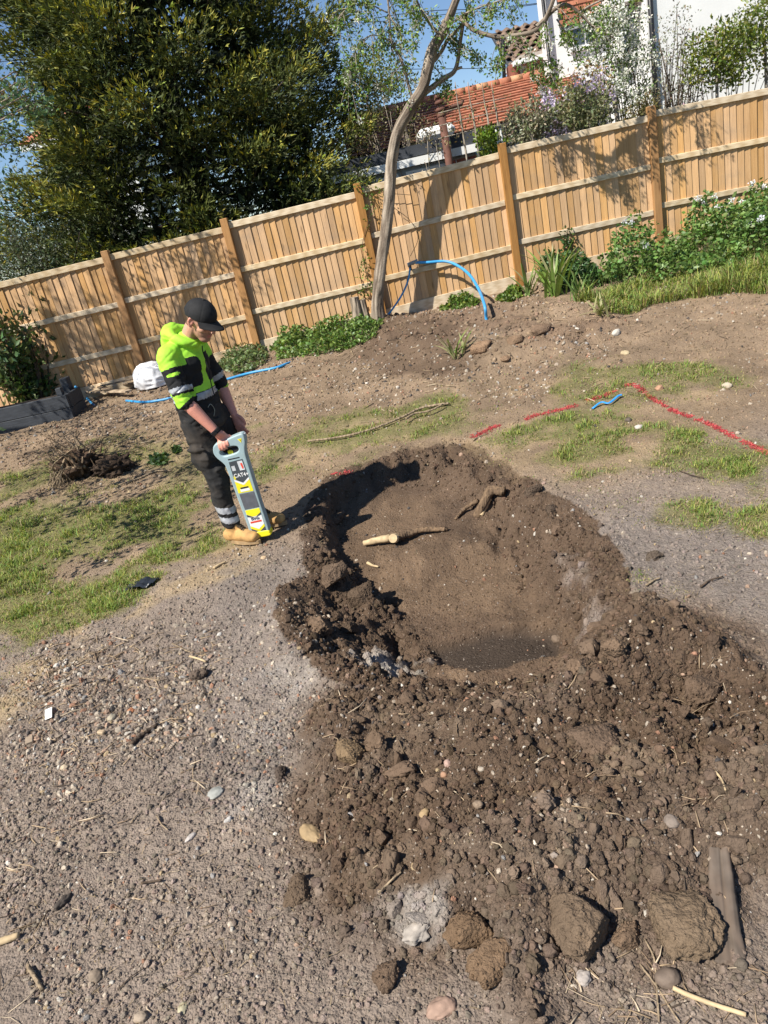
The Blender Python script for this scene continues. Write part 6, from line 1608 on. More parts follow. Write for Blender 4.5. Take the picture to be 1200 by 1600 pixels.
for a in [
    ('soil_clod', 905, 1450, (.085, .112, .062), (.140, .100, .068), 'big pointed brown clod near the bottom right of the heap', 'clod', 1, .38),
    ('soil_clod', 980, 1470, (.040, .040, .034), BR, 'fist-sized round clod between the two big clods at lower right', 'clod', 2, .3),
    ('soil_clod', 1068, 1440, (.110, .115, .045), (.160, .115, .076), 'broad flat tan clod beside the buried timber', 'clod', 3, .42),
    ('soil_clod', 552, 1180, (.055, .085, .045), (.195, .135, .08), 'tan elongated clod on the upper left of the heap', 'clod', 4, .4),
    ('soil_clod', 590, 1165, (.045, .055, .045), BR, 'brown clod casting a black shadow beside the tan one', 'clod', 5, .4),
    ('soil_clod', 930, 1165, (.125, .085, .045), (.125, .086, .060), 'long brown clod ridge in the middle of the heap', 'clod', 6, .45),
    ('soil_clod', 1100, 1085, (.105, .080, .065), (.12, .082, .056), 'large dark clod near the right edge with a deep black shadow', 'clod', 7, .45),
    ('soil_clod', 905, 1045, (.060, .050, .042), BR, 'brown clod on the near rim of the pit', 'clod', 8, .4),
    ('soil_clod', 960, 1015, (.055, .045, .038), BR, 'brown clod right of the pit with a shadow on its right', 'clod', 9, .4),
    ('soil_clod', 520, 905, (.10, .085, .07), (.13, .09, .062), 'crumbly brown lump on the left lip of the trench', 'clod', 10, .5),
    ('soil_clod', 562, 935, (.085, .07, .065), (.10, .07, .048), 'dark crumbly lump fallen inside the left of the trench', 'clod', 11, .5),
    ('soil_clod', 610, 945, (.060, .050, .042), (.11, .076, .052), 'smaller dark lump inside the trench right of the left wall', 'clod', 12, .5),
    ('soil_clod', 500, 985, (.085, .095, .06), (.15, .102, .068), 'rounded brown lump at the outer left rim above the ash', 'clod', 13, .45),
    ('soil_clod', 545, 985, (.060, .050, .050), (.085, .06, .042), 'dark lump shadowed under the left rim near the ash', 'clod', 14, .5),
    ('soil_clod', 525, 815, (.085, .085, .06), (.115, .082, .058), 'crumbly lump on the rim beside the worker\'s shadow', 'clod', 15, .5),
    ('soil_clod', 835, 770, (.085, .05, .05), (.10, .072, .052), 'dark crumbly lump on the far right corner of the trench', 'clod', 16, .5),
    ('soil_clod', 862, 800, (.060, .045, .040), (.10, .072, .052), 'dark lump on the right rim below the far corner', 'clod', 17, .5),
    ('soil_clod', 752, 548, (.14, .10, .085), (.27, .175, .11), 'big tan lump of dug earth right of the strappy sprout', 'clod', 18, .35),
    ('soil_clod', 805, 535, (.11, .08, .065), (.21, .14, .09), 'brown lump of dug earth behind the big tan one', 'clod', 19, .4),
    ('soil_clod', 845, 520, (.16, .10, .08), (.20, .135, .09), 'broad lump of dug earth below the strap-leaved plants', 'clod', 20, .45),
    ('soil_clod', 790, 562, (.06, .05, .035), (.25, .165, .105), 'small tan lump in front of the dug earth', 'clod', 21, .4),
    ('soil_clod', 1022, 872, (.050, .035, .035), (.11, .085, .065), 'dark clod on the grey soil right of the trench', 'clod', 22, .5),
    ('soil_clod', 312, 1058, (.055, .042, .038), (.12, .09, .07), 'dark clod among the twigs at left', 'clod', 23, .5),
    ('soil_clod', 440, 1212, (.030, .040, .028), (.08, .06, .048), 'small dark clod on the pale soil left of the heap', 'clod', 24, .5),
    ('soil_clod', 470, 1400, (.060, .055, .045), (.125, .088, .06), 'crumbly clod at the lower left foot of the heap', 'clod', 25, .5),
    ('soil_clod', 605, 1530, (.045, .045, .036), (.12, .082, .056), 'brown clod with a black hollow beside it at the bottom', 'clod', 26, .5),
    ('soil_clod', 735, 1460, (.075, .06, .045), (.15, .098, .06), 'reddish brown clod at the bottom edge of the heap', 'clod', 27, .45),
    ('soil_clod', 775, 1510, (.080, .06, .045), (.16, .105, .065), 'reddish clod near the bottom beside the black hollow', 'clod', 28, .45),
    ('stone', 487, 1305, (.028, .058, .022), OC, 'long ochre stone at the left foot of the heap', 'stone', 29, .3),
    ('stone', 548, 1277, (.012, .016, .010), GY, 'small grey stone right of the long ochre one', 'stone', 30, .25),
    ('stone', 664, 1272, (.015, .019, .012), OC, 'yellow stone in the middle of the heap', 'stone', 31, .3),
    ('stone', 700, 1195, (.016, .016, .013), PK, 'pinkish stone high in the middle of the heap', 'stone', 32, .3),
    ('stone', 694, 1212, (.013, .012, .010), (.36, .20, .12), 'orange stone touching the pinkish one', 'stone', 33, .25),
    ('stone', 747, 1258, (.014, .016, .011), (.22, .16, .11), 'brown rounded stone among the yellow stones', 'stone', 34, .25),
    ('stone', 752, 1203, (.011, .010, .008), (.42, .37, .30), 'pale round stone alone on the dark part of the heap', 'stone', 35, .2),
    ('stone', 1050, 1285, (.024, .021, .016), (.20, .165, .14), 'smooth grey-brown stone right of the heap middle', 'stone', 36, .2),
    ('stone', 1043, 1532, (.033, .027, .022), (.125, .095, .075), 'smooth dark round stone at the bottom right', 'stone', 37, .15),
    ('stone', 912, 1532, (.022, .020, .016), (.42, .38, .35), 'pale grey stone below the big pointed clod', 'stone', 38, .35),
    ('stone', 690, 1578, (.040, .030, .016), (.34, .22, .165), 'flat pink stone at the bottom edge', 'stone', 39, .25),
    ('stone', 655, 1458, (.034, .042, .018), (.36, .325, .285), 'pale crumbly mortar lump at the lower heap', 'stone', 40, .6),
    ('stone', 338, 1240, (.034, .030, .012), (.30, .32, .30), 'flat grey-green stone on the pale soil at left', 'stone', 41, .25),
    ('stone', 357, 1282, (.012, .016, .009), (.52, .50, .47), 'whitish chip below the grey-green stone', 'stone', 42, .35),
    ('stone', 298, 1310, (.026, .013, .009), (.50, .46, .43), 'white flat chip left of the heap', 'stone', 43, .35),
    ('stone', 205, 1112, (.016, .019, .013), (.46, .17, .07), 'orange brick fragment among the twigs', 'stone', 44, .35),
    ('stone', 175, 1123, (.024, .020, .015), (.40, .36, .27), 'pale yellowish stone left of the brick fragment', 'stone', 45, .3),
    ('stone', 102, 1200, (.020, .017, .014), (.44, .35, .24), 'cream rounded stone below the white label', 'stone', 46, .25),
    ('stone', 343, 992, (.022, .014, .008), (.60, .57, .52), 'white oval chip on the grey soil', 'stone', 47, .2),
    ('stone', 412, 872, (.024, .020, .012), (.50, .36, .22), 'tan stone on the grey soil below the worker', 'stone', 48, .3),
    ('stone', 1136, 604, (.045, .035, .028), (.56, .48, .36), 'cream stone beyond the red line at right', 'stone', 49, .3),
    ('stone', 1030, 608, (.035, .030, .028), (.40, .22, .13), 'brown brick piece next to the red corner mark', 'stone', 50, .35),
    ('stone', 977, 553, (.055, .042, .030), (.46, .37, .22), 'ochre stone in the soil above the red corner', 'stone', 51, .3),
    ('stone', 963, 522, (.052, .042, .036), (.58, .54, .47), 'whitish stone below the tall grass bank', 'stone', 52, .3),
    ('stone', 982, 658, (.030, .026, .022), (.07, .058, .05), 'small dark stone inside the marked corner', 'stone', 53, .35),
    ('stone', 998, 668, (.035, .028, .018), (.52, .48, .43), 'pale stone beside the small dark one in the marked corner', 'stone', 54, .35),
    ('stone', 870, 1001, (.030, .024, .022), (.14, .10, .07), 'brown stone at the right end of the dark pit floor', 'stone', 55, .3),
    ('stone', 265, 1083, (.026, .016, .014), (.02, .02, .02), 'black charcoal lump beside the clod among the twigs', 'charcoal', 56, .4),
    ('stone', 98, 1412, (.016, .034, .016), (.02, .02, .021), 'black charred stick end at lower left', 'charcoal', 57, .45),
    ('stone', 150, 1527, (.022, .024, .016), (.19, .15, .11), 'brown stone with a shadow at the lower left', 'stone', 58, .3),
    ('stone', 222, 1592, (.022, .016, .012), (.30, .24, .18), 'tan stone at the bottom left edge', 'stone', 59, .3),
    ('stone', 286, 1578, (.020, .014, .010), (.44, .40, .26), 'yellowish stone at the bottom edge left of the middle', 'stone', 60, .35)]:
    nm, px, py, sz, c, lab, cat, sd, rg = a
    lump(nm, px, py, sz, c, lab, cat, sd, rg, rz=sd*1.7 if nm == 'stone' and sd not in (29,) else (sd % 3)*.3, sink=.36 if nm == 'soil_clod' else .38, mat=M_STONEV if nm == 'stone' else None, sub=5 if nm == 'soil_clod' and sz[0] > .08 and py > 850 else (4 if py > 850 else 3))

_p = np.concatenate(CLODPTS); _c = np.concatenate(CLODCOL); _r = np.random.default_rng(77); _d = np.hypot(_p[:, 1], _p[:, 0])
_rad = (.0018 + .0009*_d)*_r.uniform(0, 1, len(_p))**(-.5); _rad = np.minimum(_rad*.8, .0045)
scatter('clod_crumbs', _p, _rad[:, None]*_r.uniform(.7, 1.1, (len(_p), 3)), np.clip(_c*_r.uniform(.75, 1.15, (len(_p), 1)), .01, 1), M_CLOD, 'crumbs of soil clinging to the large clods', 12)
# ---- roots and sticks
M_ROOT = barkmat('root_bark', (.21, .14, .085), (.09, .062, .042), 22.); M_CUT = pm('cut_wood', (.48, .36, .21), rough=.8, var=.3, sc=30)
M_STICK = barkmat('dry_stick', (.34, .26, .17), (.15, .11, .075), 20.); M_DSTICK = barkmat('dark_stick', (.12, .085, .06), (.04, .03, .024), 18.)
def stick(name, pxs, r0, r1, mat, label, cat, lift=.012, sides=7, group=None, kn=.12):
    pts = [G(a, b, lift) for a, b in pxs]; p = spline(pts, 5) if len(pts) > 2 else np.array([tuple(q) for q in pts])
    mb = MB(); mb.tube(p, np.linspace(r0, r1, len(p)), sides, wob=kn); return tag(mb.build(name, mat, None, True), label, cat, group)
def build_roots():
    q = [G(570, 855, .03), G(590, 853, .045), G(612, 851, .05)]
    rt = empty('cut_root', tuple(q[0])); tag(rt, 'pale cut root stub sticking out across the trench floor', 'root')
    mb = MB(); mb.tube(spline(q, 4), np.linspace(.020, .030, 9), 10, wob=.12); mb.build('stub', M_CUT, rt, True)
    mb = MB(); mb.tube(spline([G(614, 851, .05), G(640, 843, .045), G(660, 836, .04), G(700, 830, .015)], 5), np.linspace(.034, .016, 16), 10, wob=.14); mb.build('root', M_ROOT, rt, True)
    c = G(619, 852, .055); mb = MB(); mb.tube([c, c + Vector((-.012, -.024, .012))], [.036, .033], 12, wob=.06); mb.build('cut_face', M_CUT, rt)
    pts = [G(712, 813, .01), G(728, 800, .03), G(748, 792, .05)]
    rt = empty('bent_root', tuple(pts[0])); tag(rt, 'thick bent root bridging the right wall of the trench', 'root')
    mb = MB(); mb.tube(spline(pts, 5), np.linspace(.010, .018, 11), 8, wob=.12); mb.build('root', M_ROOT, rt, True)
    mb = MB(); mb.tube(spline([G(746, 808, .0), G(757, 796, .05), G(770, 784, .085), G(790, 778, .05)], 6), np.linspace(.032, .040, 19), 10, wob=.12); mb.build('root', M_ROOT, rt, True)
    mb = MB(); mb.tube(spline([G(752, 806, .0), G(760, 796, .03), G(766, 790, .06)], 6), np.linspace(.018, .022, 13), 8, wob=.12); mb.build('root', M_CUT, rt, True)
    stick('root', [(575, 882), (583, 886), (592, 888)], .012, .006, M_CUT, 'small pale root chip on the trench floor', 'root')
    stick('root', [(650, 860), (660, 885)], .003, .002, M_STICK, 'thin straight rootlet on the trench floor', 'root', .006)
    stick('stick', [(482, 694), (530, 688), (580, 676), (630, 656), (660, 642), (702, 635)],   .010, .013, M_STICK, 'long pale branch lying across the far grass', 'branch', .03)
    stick('stick', [(636, 662), (650, 654), (672, 650), (694, 640)], .011, .008, M_STICK, 'short thick branch piece on the end of the long pale branch', 'branch', .05)
    stick('stick', [(200, 756), (222, 748), (245, 738), (268, 737)], .011, .007, M_STICK, 'pale stick right of the uprooted root ball', 'stick', .012)
    stick('stick', [(660, 598), (690, 603), (712, 606)], .008, .005, M_STICK, 'thin pale stick on the far bare soil', 'stick')
    stick('stick', [(740, 690), (752, 683), (760, 680)], .007, .004, M_STICK, 'short pale twig at the start of the red line', 'stick')
    stick('stick', [(205, 1167), (225, 1150), (248, 1135)], .012, .008, M_DSTICK, 'dark burnt stick below the brick fragment', 'stick')
    stick('stick', [(68, 1088), (95, 1077), (120, 1073)], .005, .003, M_STICK, 'thin grey twig above the white label', 'stick')
    stick('stick', [(298, 1030), (312, 1034), (323, 1038)], .006, .005, M_CUT, 'bright splinter of wood among the debris', 'stick', .018)
    stick('stick', [(213, 1062), (235, 1064), (252, 1066)], .005, .003, M_STICK, 'twig lying level left of the dark clod', 'stick')
    stick('stick', [(270, 1008), (290, 1018), (303, 1024)], .004, .002, M_STICK, 'thin twig above the bright splinter', 'stick')
    stick('stick', [(46, 1514), (56, 1530), (69, 1552)], .008, .006, M_STICK, 'curved grey twig at the lower left', 'stick')
    stick('stick', [(0, 1478), (18, 1470), (32, 1466)], .014, .010, M_CUT, 'pale broken wood at the left edge', 'stick')
    stick('stick', [(222, 1384), (240, 1382), (254, 1379)], .005, .004, M_DSTICK, 'short dark twig left of the heap', 'stick')
    stick('stick', [(246, 1278), (254, 1292), (264, 1301)], .003, .002, M_STICK, 'small curved rootlet on the left soil', 'stick')
    stick('stick', [(594, 1402), (610, 1386), (628, 1368)], .004, .003, M_STICK, 'thin reddish root on the lower heap', 'stick', .015)
    stick('stick', [(1052, 1549), (1085, 1564), (1120, 1578), (1166, 1592)], .0065, .006, M_CUT, 'straight pale straw stem at the bottom right', 'stick', .012)
    stick('stick', [(1008, 1472), (1022, 1500), (1026, 1540), (1030, 1600)], .003, .0025, M_STICK, 'thin trailing root at the bottom right', 'stick', .006)
    stick('stick', [(1000, 1510), (1020, 1535), (1045, 1575), (1062, 1600)], .003, .0025, M_STICK, 'second thin root crossing the trailing one', 'stick', .006)
    stick('stick', [(1118, 1213), (1128, 1226), (1134, 1243)], .004, .003, M_CUT, 'small pale curved root on the right of the heap', 'stick', .02)
    stick('stick', [(1010, 918), (1022, 910), (1032, 906)], .006, .004, M_STICK, 'short twig beside the tuft right of the trench', 'stick')
    stick('stick', [(1095, 920), (1110, 910), (1130, 904)], .006, .003, M_DSTICK, 'dark twig on the grey soil at right', 'stick')
    stick('stick', [(1062, 738), (1080, 745), (1100, 750)], .004, .003, M_DSTICK, 'thin dark twig at the right lawn edge', 'stick')
    stick('stick', [(335, 890), (345, 884), (354, 880)], .010, .006, M_CUT, 'pale wood sliver on the soil left below the worker', 'stick')
build_roots()

# ---- uprooted root ball
def build_rootball():
    r = np.random.default_rng(91); c = G(130, 742); root = empty('root_ball', tuple(c)); tag(root, 'uprooted shrub stump with tangled brown roots on the lawn', 'stump')
    def body(cc, sz, seed, col):
        bm = bmesh.new(); bmesh.ops.create_icosphere(bm, subdivisions=5, radius=1.); V = np.array([v.co[:] for v in bm.verts]); F = np.array([[v.index for v in f.verts] for f in bm.faces]); bm.free()
        n = unit(V); d = 1 + .35*vnoise3(n*2+seed, seed) + .28*vnoise3(n*5, seed+1) + .18*vnoise3(n*11, seed+2)
        V = n*d[:, None]*np.array(sz) + np.array(cc)
        mk('soil', V, F, M_SOILV, root, col=np.tile(np.array(col), (len(V), 1))*(1+.4*vnoise3(V*25, 3)[:, None]), smooth=True)
    body(c + Vector((-.02, .05, .10)), (.24, .18, .15), 5, (.075, .05, .035)); body(G(180, 740) + Vector((0, .05, .05)), (.20, .16, .10), 8, (.06, .042, .030))
    for k in range(74):
        a = r.uniform(0, 6.28); st = np.array(c) + np.array([r.normal()*.13, r.normal()*.10, r.uniform(.05, .22)])
        d = np.array([math.cos(a), math.sin(a)*.8, r.uniform(.0, 1.1)]); L = r.uniform(.12, .38)
        p = spline([st, st + d*L*.5 + r.normal(size=3)*.05, st + d*L + np.array([0, 0, -.10*L]) + r.normal(size=3)*.06], 5)
        rd = r.uniform(.005, .017); mb = MB(); mb.tube(p, np.linspace(rd, .002, len(p)), 6, wob=.15); mb.build('root', M_ROOT if k % 2 else M_STICK, root, True)
    o0 = np.array(c) + np.array([.0, -.13, .10])
    mb = MB(); mb.tube(spline([o0 + [-.05, 0, -.08], o0 + [-.06, 0, .10], o0 + [.0, -.02, .20], o0 + [.06, 0, .10], o0 + [.05, 0, -.06]], 6), .016, 8, wob=.1); mb.build('root', M_ROOT, root, True)
    for k in range(130):                                           # fibrous skirt on the left
        st = np.array(c) + np.array([-.17 + r.normal()*.05, -.08 + r.normal()*.06, r.uniform(.03, .16)]); e = st + np.array([-.03 + r.normal()*.05, -.07 + r.normal()*.03, -.13])
        if k == 0: fb = MB()
        fb.tube([st, (st+e)/2 + [0, -.01, .01], e], .0028, 3)
    o = fb.build('fibres', M_STICK, root); o['kind'] = 'stuff'
build_rootball()

# ---- raised bed, planks, sack, pipes
M_SLEEP = pm('charcoal_stained_timber', (.038, .043, .052), rough=.75, var=.35, sc=5, scale=(1, 8, 8), bs=.4, bsc=30)
M_PLANK = woodmat('old_plank', (.42, .32, .21), (.24, .17, .11), grain=(1.2, 14, 14), dirt=.4)
def build_bed():
    a = G(118, 652); y0 = a.y; A = Vector((math.cos(FANG-.02), math.sin(FANG-.02), 0)); BK = Vector((-A.y, A.x, 0)); z0 = gzs(a.x, a.y) - .04
    root = empty('raised_bed', (a.x, a.y, z0)); tag(root, 'dark grey raised timber bed at the left edge', 'planter')
    for k in range(2):
        wbox('front_board', M_SLEEP, root, Vector((a.x, a.y, z0 + .185*k)) - A*2.4, A, 2.38, .06, .18, .006)
        wbox('side_board', M_SLEEP, root, Vector((a.x, a.y, z0 + .185*k)) - A*.075 + BK*.065, A, .06, .45, .18, .006)
    wbox('corner_post', M_SLEEP, root, Vector((a.x, a.y, z0 + .02)) - A*.17 + BK*.07, A, .08, .08, .44, .006)
    wbox('corner_post', M_SLEEP, root, Vector((a.x, a.y, z0 + .02)) - A*.20 + BK*.36, A, .10, .14, .52, .006)
    wbox('soil_fill', pm('bed_soil', (.05, .036, .026), rough=.95, bs=1., bsc=40, bd=.02), root, Vector((a.x, a.y, z0 + .02)) - A*2.4 + BK*.06, A, 2.3, .46, .30)
    r = random.Random(4)
    labs = ['old plank nearest the fence foot beside the raised bed', 'old plank in the middle of the pile beside the raised bed', 'old plank at the front of the pile beside the raised bed', 'short offcut lying across the plank pile', 'broken board end under the white sack']
    for k, (x0, y0_, x1, y1) in enumerate(((128, 600, 226, 597), (122, 612, 215, 606), (118, 622, 205, 622), (140, 606, 172, 622), (165, 618, 250, 600))):
        p = G(x0, y0_, .05 + .026*k); q = G(x1, y1, .05 + .026*k); d = (q-p); L = d.length; d.normalize(); s = Vector((-d.y, d.x, 0)).normalized(); u = d.cross(s)
        mb = MB(); mb.box((p+q)/2, (L, .11, .024), Matrix((d, s, u)).transposed() @ Matrix.Rotation(r.uniform(-.2, .2), 3, 'X'), .003); tag(mb.build('plank', M_PLANK), labs[k], 'plank', 'old planks by the fence foot')
    # white sack
    c = G(243, 606); root = empty('white_sack', tuple(c)); tag(root, 'crumpled white builder\'s sack behind the worker', 'sack')
    bm = bmesh.new(); bmesh.ops.create_icosphere(bm, subdivisions=5, radius=1.); V = np.array([v.co[:] for v in bm.verts]); F = np.array([[v.index for v in f.verts] for f in bm.faces]); bm.free()
    n = unit(V); cr = 1 - 2*np.abs(vnoise3(n*np.array([2.2, 2.2, 4.]) + 3, 4)); cr2 = 1-2*np.abs(vnoise3(n*5. + 8, 6))
    d = 1 + .05*cr + .03*cr2 + .14*vnoise3(n*1.3, 9)
    V = n*d[:, None]*np.array([.29, .22, .26]); V[:, 2] = np.maximum(V[:, 2], -.10); V[:, 0] -= .10*np.maximum(V[:, 2], 0)
    mk('bag', V + np.array(c) + np.array([.0, .08, .12]), F, pm('white_woven_plastic', (.74, .74, .75), rough=.6, var=.08, sc=8, bs=.3, bsc=120, bd=.003, dirt=.12), root, smooth=True)
    mb = MB(); mb.tube(spline([np.array(c) + [.10, -.02, .30], np.array(c) + [.17, -.08, .33], np.array(c) + [.22, -.06, .24]], 5), .012, 6, flat=.4); mb.build('handle', bpy.data.materials['white_woven_plastic'], root, True)
build_bed()
def build_pipes():
    M_BLUE = pm('blue_pipe', (.035, .30, .62), rough=.45, var=.15, sc=10, bs=.1, spec=.5, dirt=.35); M_GRT = pm('grey_fitting', (.30, .30, .29), rough=.5, var=.2); M_BRS = pm('dark_fitting', (.10, .065, .045), rough=.5, metal=.2)
    D = fy(.9) - .10
    t = P(642, 412, D); root = empty('water_pipe', tuple(t)); tag(root, 'blue water pipe arching from a tee on the fence into the ground', 'pipe')
    g = G(760, 499); pe = Vector((g.x, g.y, g.z - .12))
    path = spline([t + Vector((.03, 0, .01)), P(668, 410, D-.05), P(700, 409, D-.14), P(728, 424, D*.75+g.y*.25), P(746, 448, D*.45+g.y*.55), P(757, 476, g.y+.03), (g.x, g.y, g.z+.02), pe], 7)
    mb = MB(); mb.tube(path, .020, 10); mb.build('arched_pipe', M_BLUE, root, True)
    g2 = G(592, 509); path = spline([t + Vector((-.02, -.01, -.05)), P(637, 440, D-.03), P(626, 464, D-.08), P(608, 490, D-.14), P(596, 505, D-.2), (g2.x, g2.y, g2.z - .06)], 6)
    mb = MB(); mb.tube(path, .0135, 8); mb.build('feed_pipe', M_BLUE, root, True)
    mb = MB(); mb.tube([t + Vector((-.045, 0, -.005)), t + Vector((.10, -.01, .02))], .026, 12); mb.build('coupling', M_GRT, root, True)
    mb = MB(); mb.tube([t + Vector((-.02, 0, .01)), t + Vector((-.02, 0, -.09))], .022, 10); mb.build('elbow', M_BRS, root, True)
    for dx in (-.04, .03, .09): mb = MB(); mb.tube([t + Vector((dx-.012, -.001*0, dx*.18)), t + Vector((dx+.012, 0, dx*.18))], .031, 8); mb.build('nut', M_GRT, root)
    def hose(pxs, label, lift, rad=.017, start=None):
        pts = ([start] if start is not None else []) + [G(a, b, lift) for a, b in pxs]; pts[-1] = pts[-1] - Vector((0, 0, lift + .03))
        p = spline(pts, 6); mb = MB(); mb.tube(p, rad, 9); tag(mb.build('hose', M_BLUE, None, True), label, 'hose', 'blue pipe on the ground')
    a = G(118, 652)
    hose([(128, 612), (140, 628), (158, 640)], 'blue pipe dropping from the raised bed to the soil', .02, start=Vector((a.x + .04, a.y + .30, a.z + .36)))
    hose([(198, 628), (225, 630), (252, 627), (280, 620), (315, 606), (350, 596), (390, 585), (430, 577), (447, 571), (456, 562)], 'long blue pipe snaking along the soil behind the worker', .016)
    # blue offcut by the red mark
    q = [G(926, 641, .012), G(940, 634, .03), G(952, 634, .022), G(966, 624, .03), G(972, 622, .03)]
    mb = MB(); mb.tube(spline(q, 5), [.012]*21, 6, flat=.45); root = tag(mb.build('blue_strip', pm('blue_plastic_strip', (.03, .27, .66), rough=.45, bs=0), None, True), 'short twisted blue plastic strip inside the red corner mark', 'strip')
    # scraps
    c = G(222, 918); r = np.random.default_rng(7); n = 15; VV = []; FF = []
    for i in range(n):
        for j in range(n):
            u, v = i/(n-1)-.5, j/(n-1)-.5
            x = u*.20 + .04*v; y = v*.11
            VV.append((c.x + x, c.y + y, gzs(c.x+x, c.y+y) + .012 + .030*abs(float(fbm(np.array([u*4]), np.array([v*4]), 9, 3)[0])) + .02*(abs(u) < .2)))
    for i in range(n-1):
        for j in range(n-1): FF.append((i*n+j, (i+1)*n+j, (i+1)*n+j+1, i*n+j+1))
    o = mk('plastic_scrap', VV, FF, pm('black_plastic_sheet', (.022, .026, .034), rough=.3, var=.2, spec=.6), None, smooth=True); tag(o, 'crumpled black plastic scrap at the edge of the lawn', 'plastic scrap')
    md = o.modifiers.new('thick', 'SOLIDIFY'); md.thickness = .002
    c = G(78, 1120); root = empty('care_label', tuple(c)); tag(root, 'small white printed label on the soil at left', 'label')
    R = Matrix.Rotation(math.radians(14), 3, 'Z') @ Matrix.Rotation(.25, 3, 'X') @ Matrix.Rotation(-.1, 3, 'Y')
    mb = MB(); mb.box(c + Vector((0, 0, .018)), (.036, .070, .0015), R); mb.build('sheet', pm('white_label', (.80, .78, .72), rough=.6, var=.06, bs=0), root)
    pr = pm('grey_print', (.35, .34, .33), rough=.7, bs=0)
    for k in range(5):
        mb = MB(); mb.box(c + Vector((0, 0, .018)) + R @ Vector((.001*(k % 2), .022 - .010*k, .0012)), (.022 - .004*(k % 3), .0016, .0006), R); mb.build('print_line', pr, root)
    # buried timber at the bottom right
    a, b = G(1122, 1330, .0), G(1140, 1512, .0); d = (b-a); L = d.length; d.normalize(); s = Vector((-d.y, d.x, 0)).normalized(); u = d.cross(s); u = u if u.z > 0 else -u
    mb = MB(); mb.box((0, 0, 0), (L, .068, .05), None, .006)
    V = []
    bm = bmesh.new(); bmesh.ops.create_grid(bm, x_segments=90, y_segments=14, size=.5)
    V = np.array([v.co[:] for v in bm.verts]); F = [[v.index for v in f.verts] for f in bm.faces]; bm.free()
    top = [(p[0]*L, p[1]*(.070 + .018*p[0])*(1 + .07*float(fbm(np.array([p[0]*9]), np.array([0.]), 3, 3)[0])) + .012*p[0]**2, .010 + .004*float(fbm(np.array([p[0]*3]), np.array([p[1]*14]), 4, 4)[0]) - .008*math.exp(-((p[1]-.08)/.05)**2) - .03*max(0, abs(p[1])-.38)*4*.5) for p in V]
    VV = [tuple((a+b)/2 + d*p[0] + s*p[1] + Vector((0, 0, p[2] + .018))) for p in top]
    VV = [(p[0], p[1], p[2] - .012) for p in VV]; o = mk('buried_timber', VV, F, woodmat('rotten_timber', (.105, .070, .048), (.06, .042, .030), grain=(3, 3, 3), knots=False, dirt=.6), None, smooth=True)
    md = o.modifiers.new('thick', 'SOLIDIFY'); md.thickness = .045; md.offset = -1
    tag(o, 'dark brown rotten timber half buried at the bottom right', 'timber')
    c = G(48, 1160); mb = MB(); mb.box(c + Vector((0, 0, .012)), (.035, .045, .02), Matrix.Rotation(.3, 3, 'Z') @ Matrix.Rotation(.15, 3, 'X'), .003); tag(mb.build('wood_chip', M_PLANK), 'square brown wood chip at the left edge below the label', 'wood chip')
    c = G(160, 1148); mb = MB(); mb.box(c + Vector((0, 0, .012)), (.040, .022, .018), Matrix.Rotation(-.5, 3, 'Z'), .004); tag(mb.build('wood_chip', M_PLANK), 'brown wood chip left of the burnt stick', 'wood chip')
build_pipes()

# ---- plants along the fence foot
M_STRAP = vcolmat('strap_leaf', rough=.5, var=0, bs=0, trans=.3, spec=.4)
def strap_plant(px, py, n, h, w, label, seed, col=(.19, .29, .065), pale=.15, spread=.5):
    r = np.random.default_rng(seed); c = G(px, py); root = empty('strap_leaved_plant', tuple(c)); tag(root, label, 'plant', 'strap-leaved plants')
    for k in range(n):
        a = r.uniform(0, 6.28); L = h*r.uniform(.6, 1.1); le = r.uniform(.1, spread); cu = r.uniform(.2, 1.2)
        d = np.array([math.cos(a), math.sin(a), 0]); sd = np.array([-d[1], d[0], 0]); p = np.array(c) + np.array([r.normal()*.05, r.normal()*.05, -.02]); V = []; ang = le
        m = 7
        for i in range(m+1):
            t = i/m; ww = w*(math.sin(min(1, .35+t*1.1)*math.pi*.5))*(1 - t**2.5)*.5 + .0006
            fold = np.array([0, 0, .3*ww]); V += [p - sd*ww + fold, p, p + sd*ww + fold]
            p = p + (d*math.sin(ang) + np.array([0, 0, math.cos(ang)]))*L/m; ang += cu/m
        F = [(3*i+j, 3*i+j+1, 3*i+j+4, 3*i+j+3) for i in range(m) for j in range(2)]
        cc = np.array(col)*r.uniform(.7, 1.25); cc = np.array([.34, .33, .16]) if r.uniform() < pale else cc
        mk('leaf', V, F, M_STRAP, root, col=np.tile(cc, (len(V), 1)), smooth=True)
strap_plant(868, 462, 34, .80, .050, 'tall strap-leaved clump beside the fence post', 1)
strap_plant(908, 468, 22, .50, .030, 'darker strap-leaved clump right of the tall one', 2, (.12, .20, .055))
strap_plant(938, 492, 16, .34, .032, 'low pale strap-leaved clump in front of the other two', 3, (.20, .24, .07), .35, 1.1)
strap_plant(828, 462, 13, .62, .050, 'strap-leaved fan hard against the fence post', 4, (.16, .24, .07), .3)
strap_plant(716, 556, 15, .36, .034, 'small strappy sprout alone in the dug soil', 5, (.17, .25, .06), .2, .8)
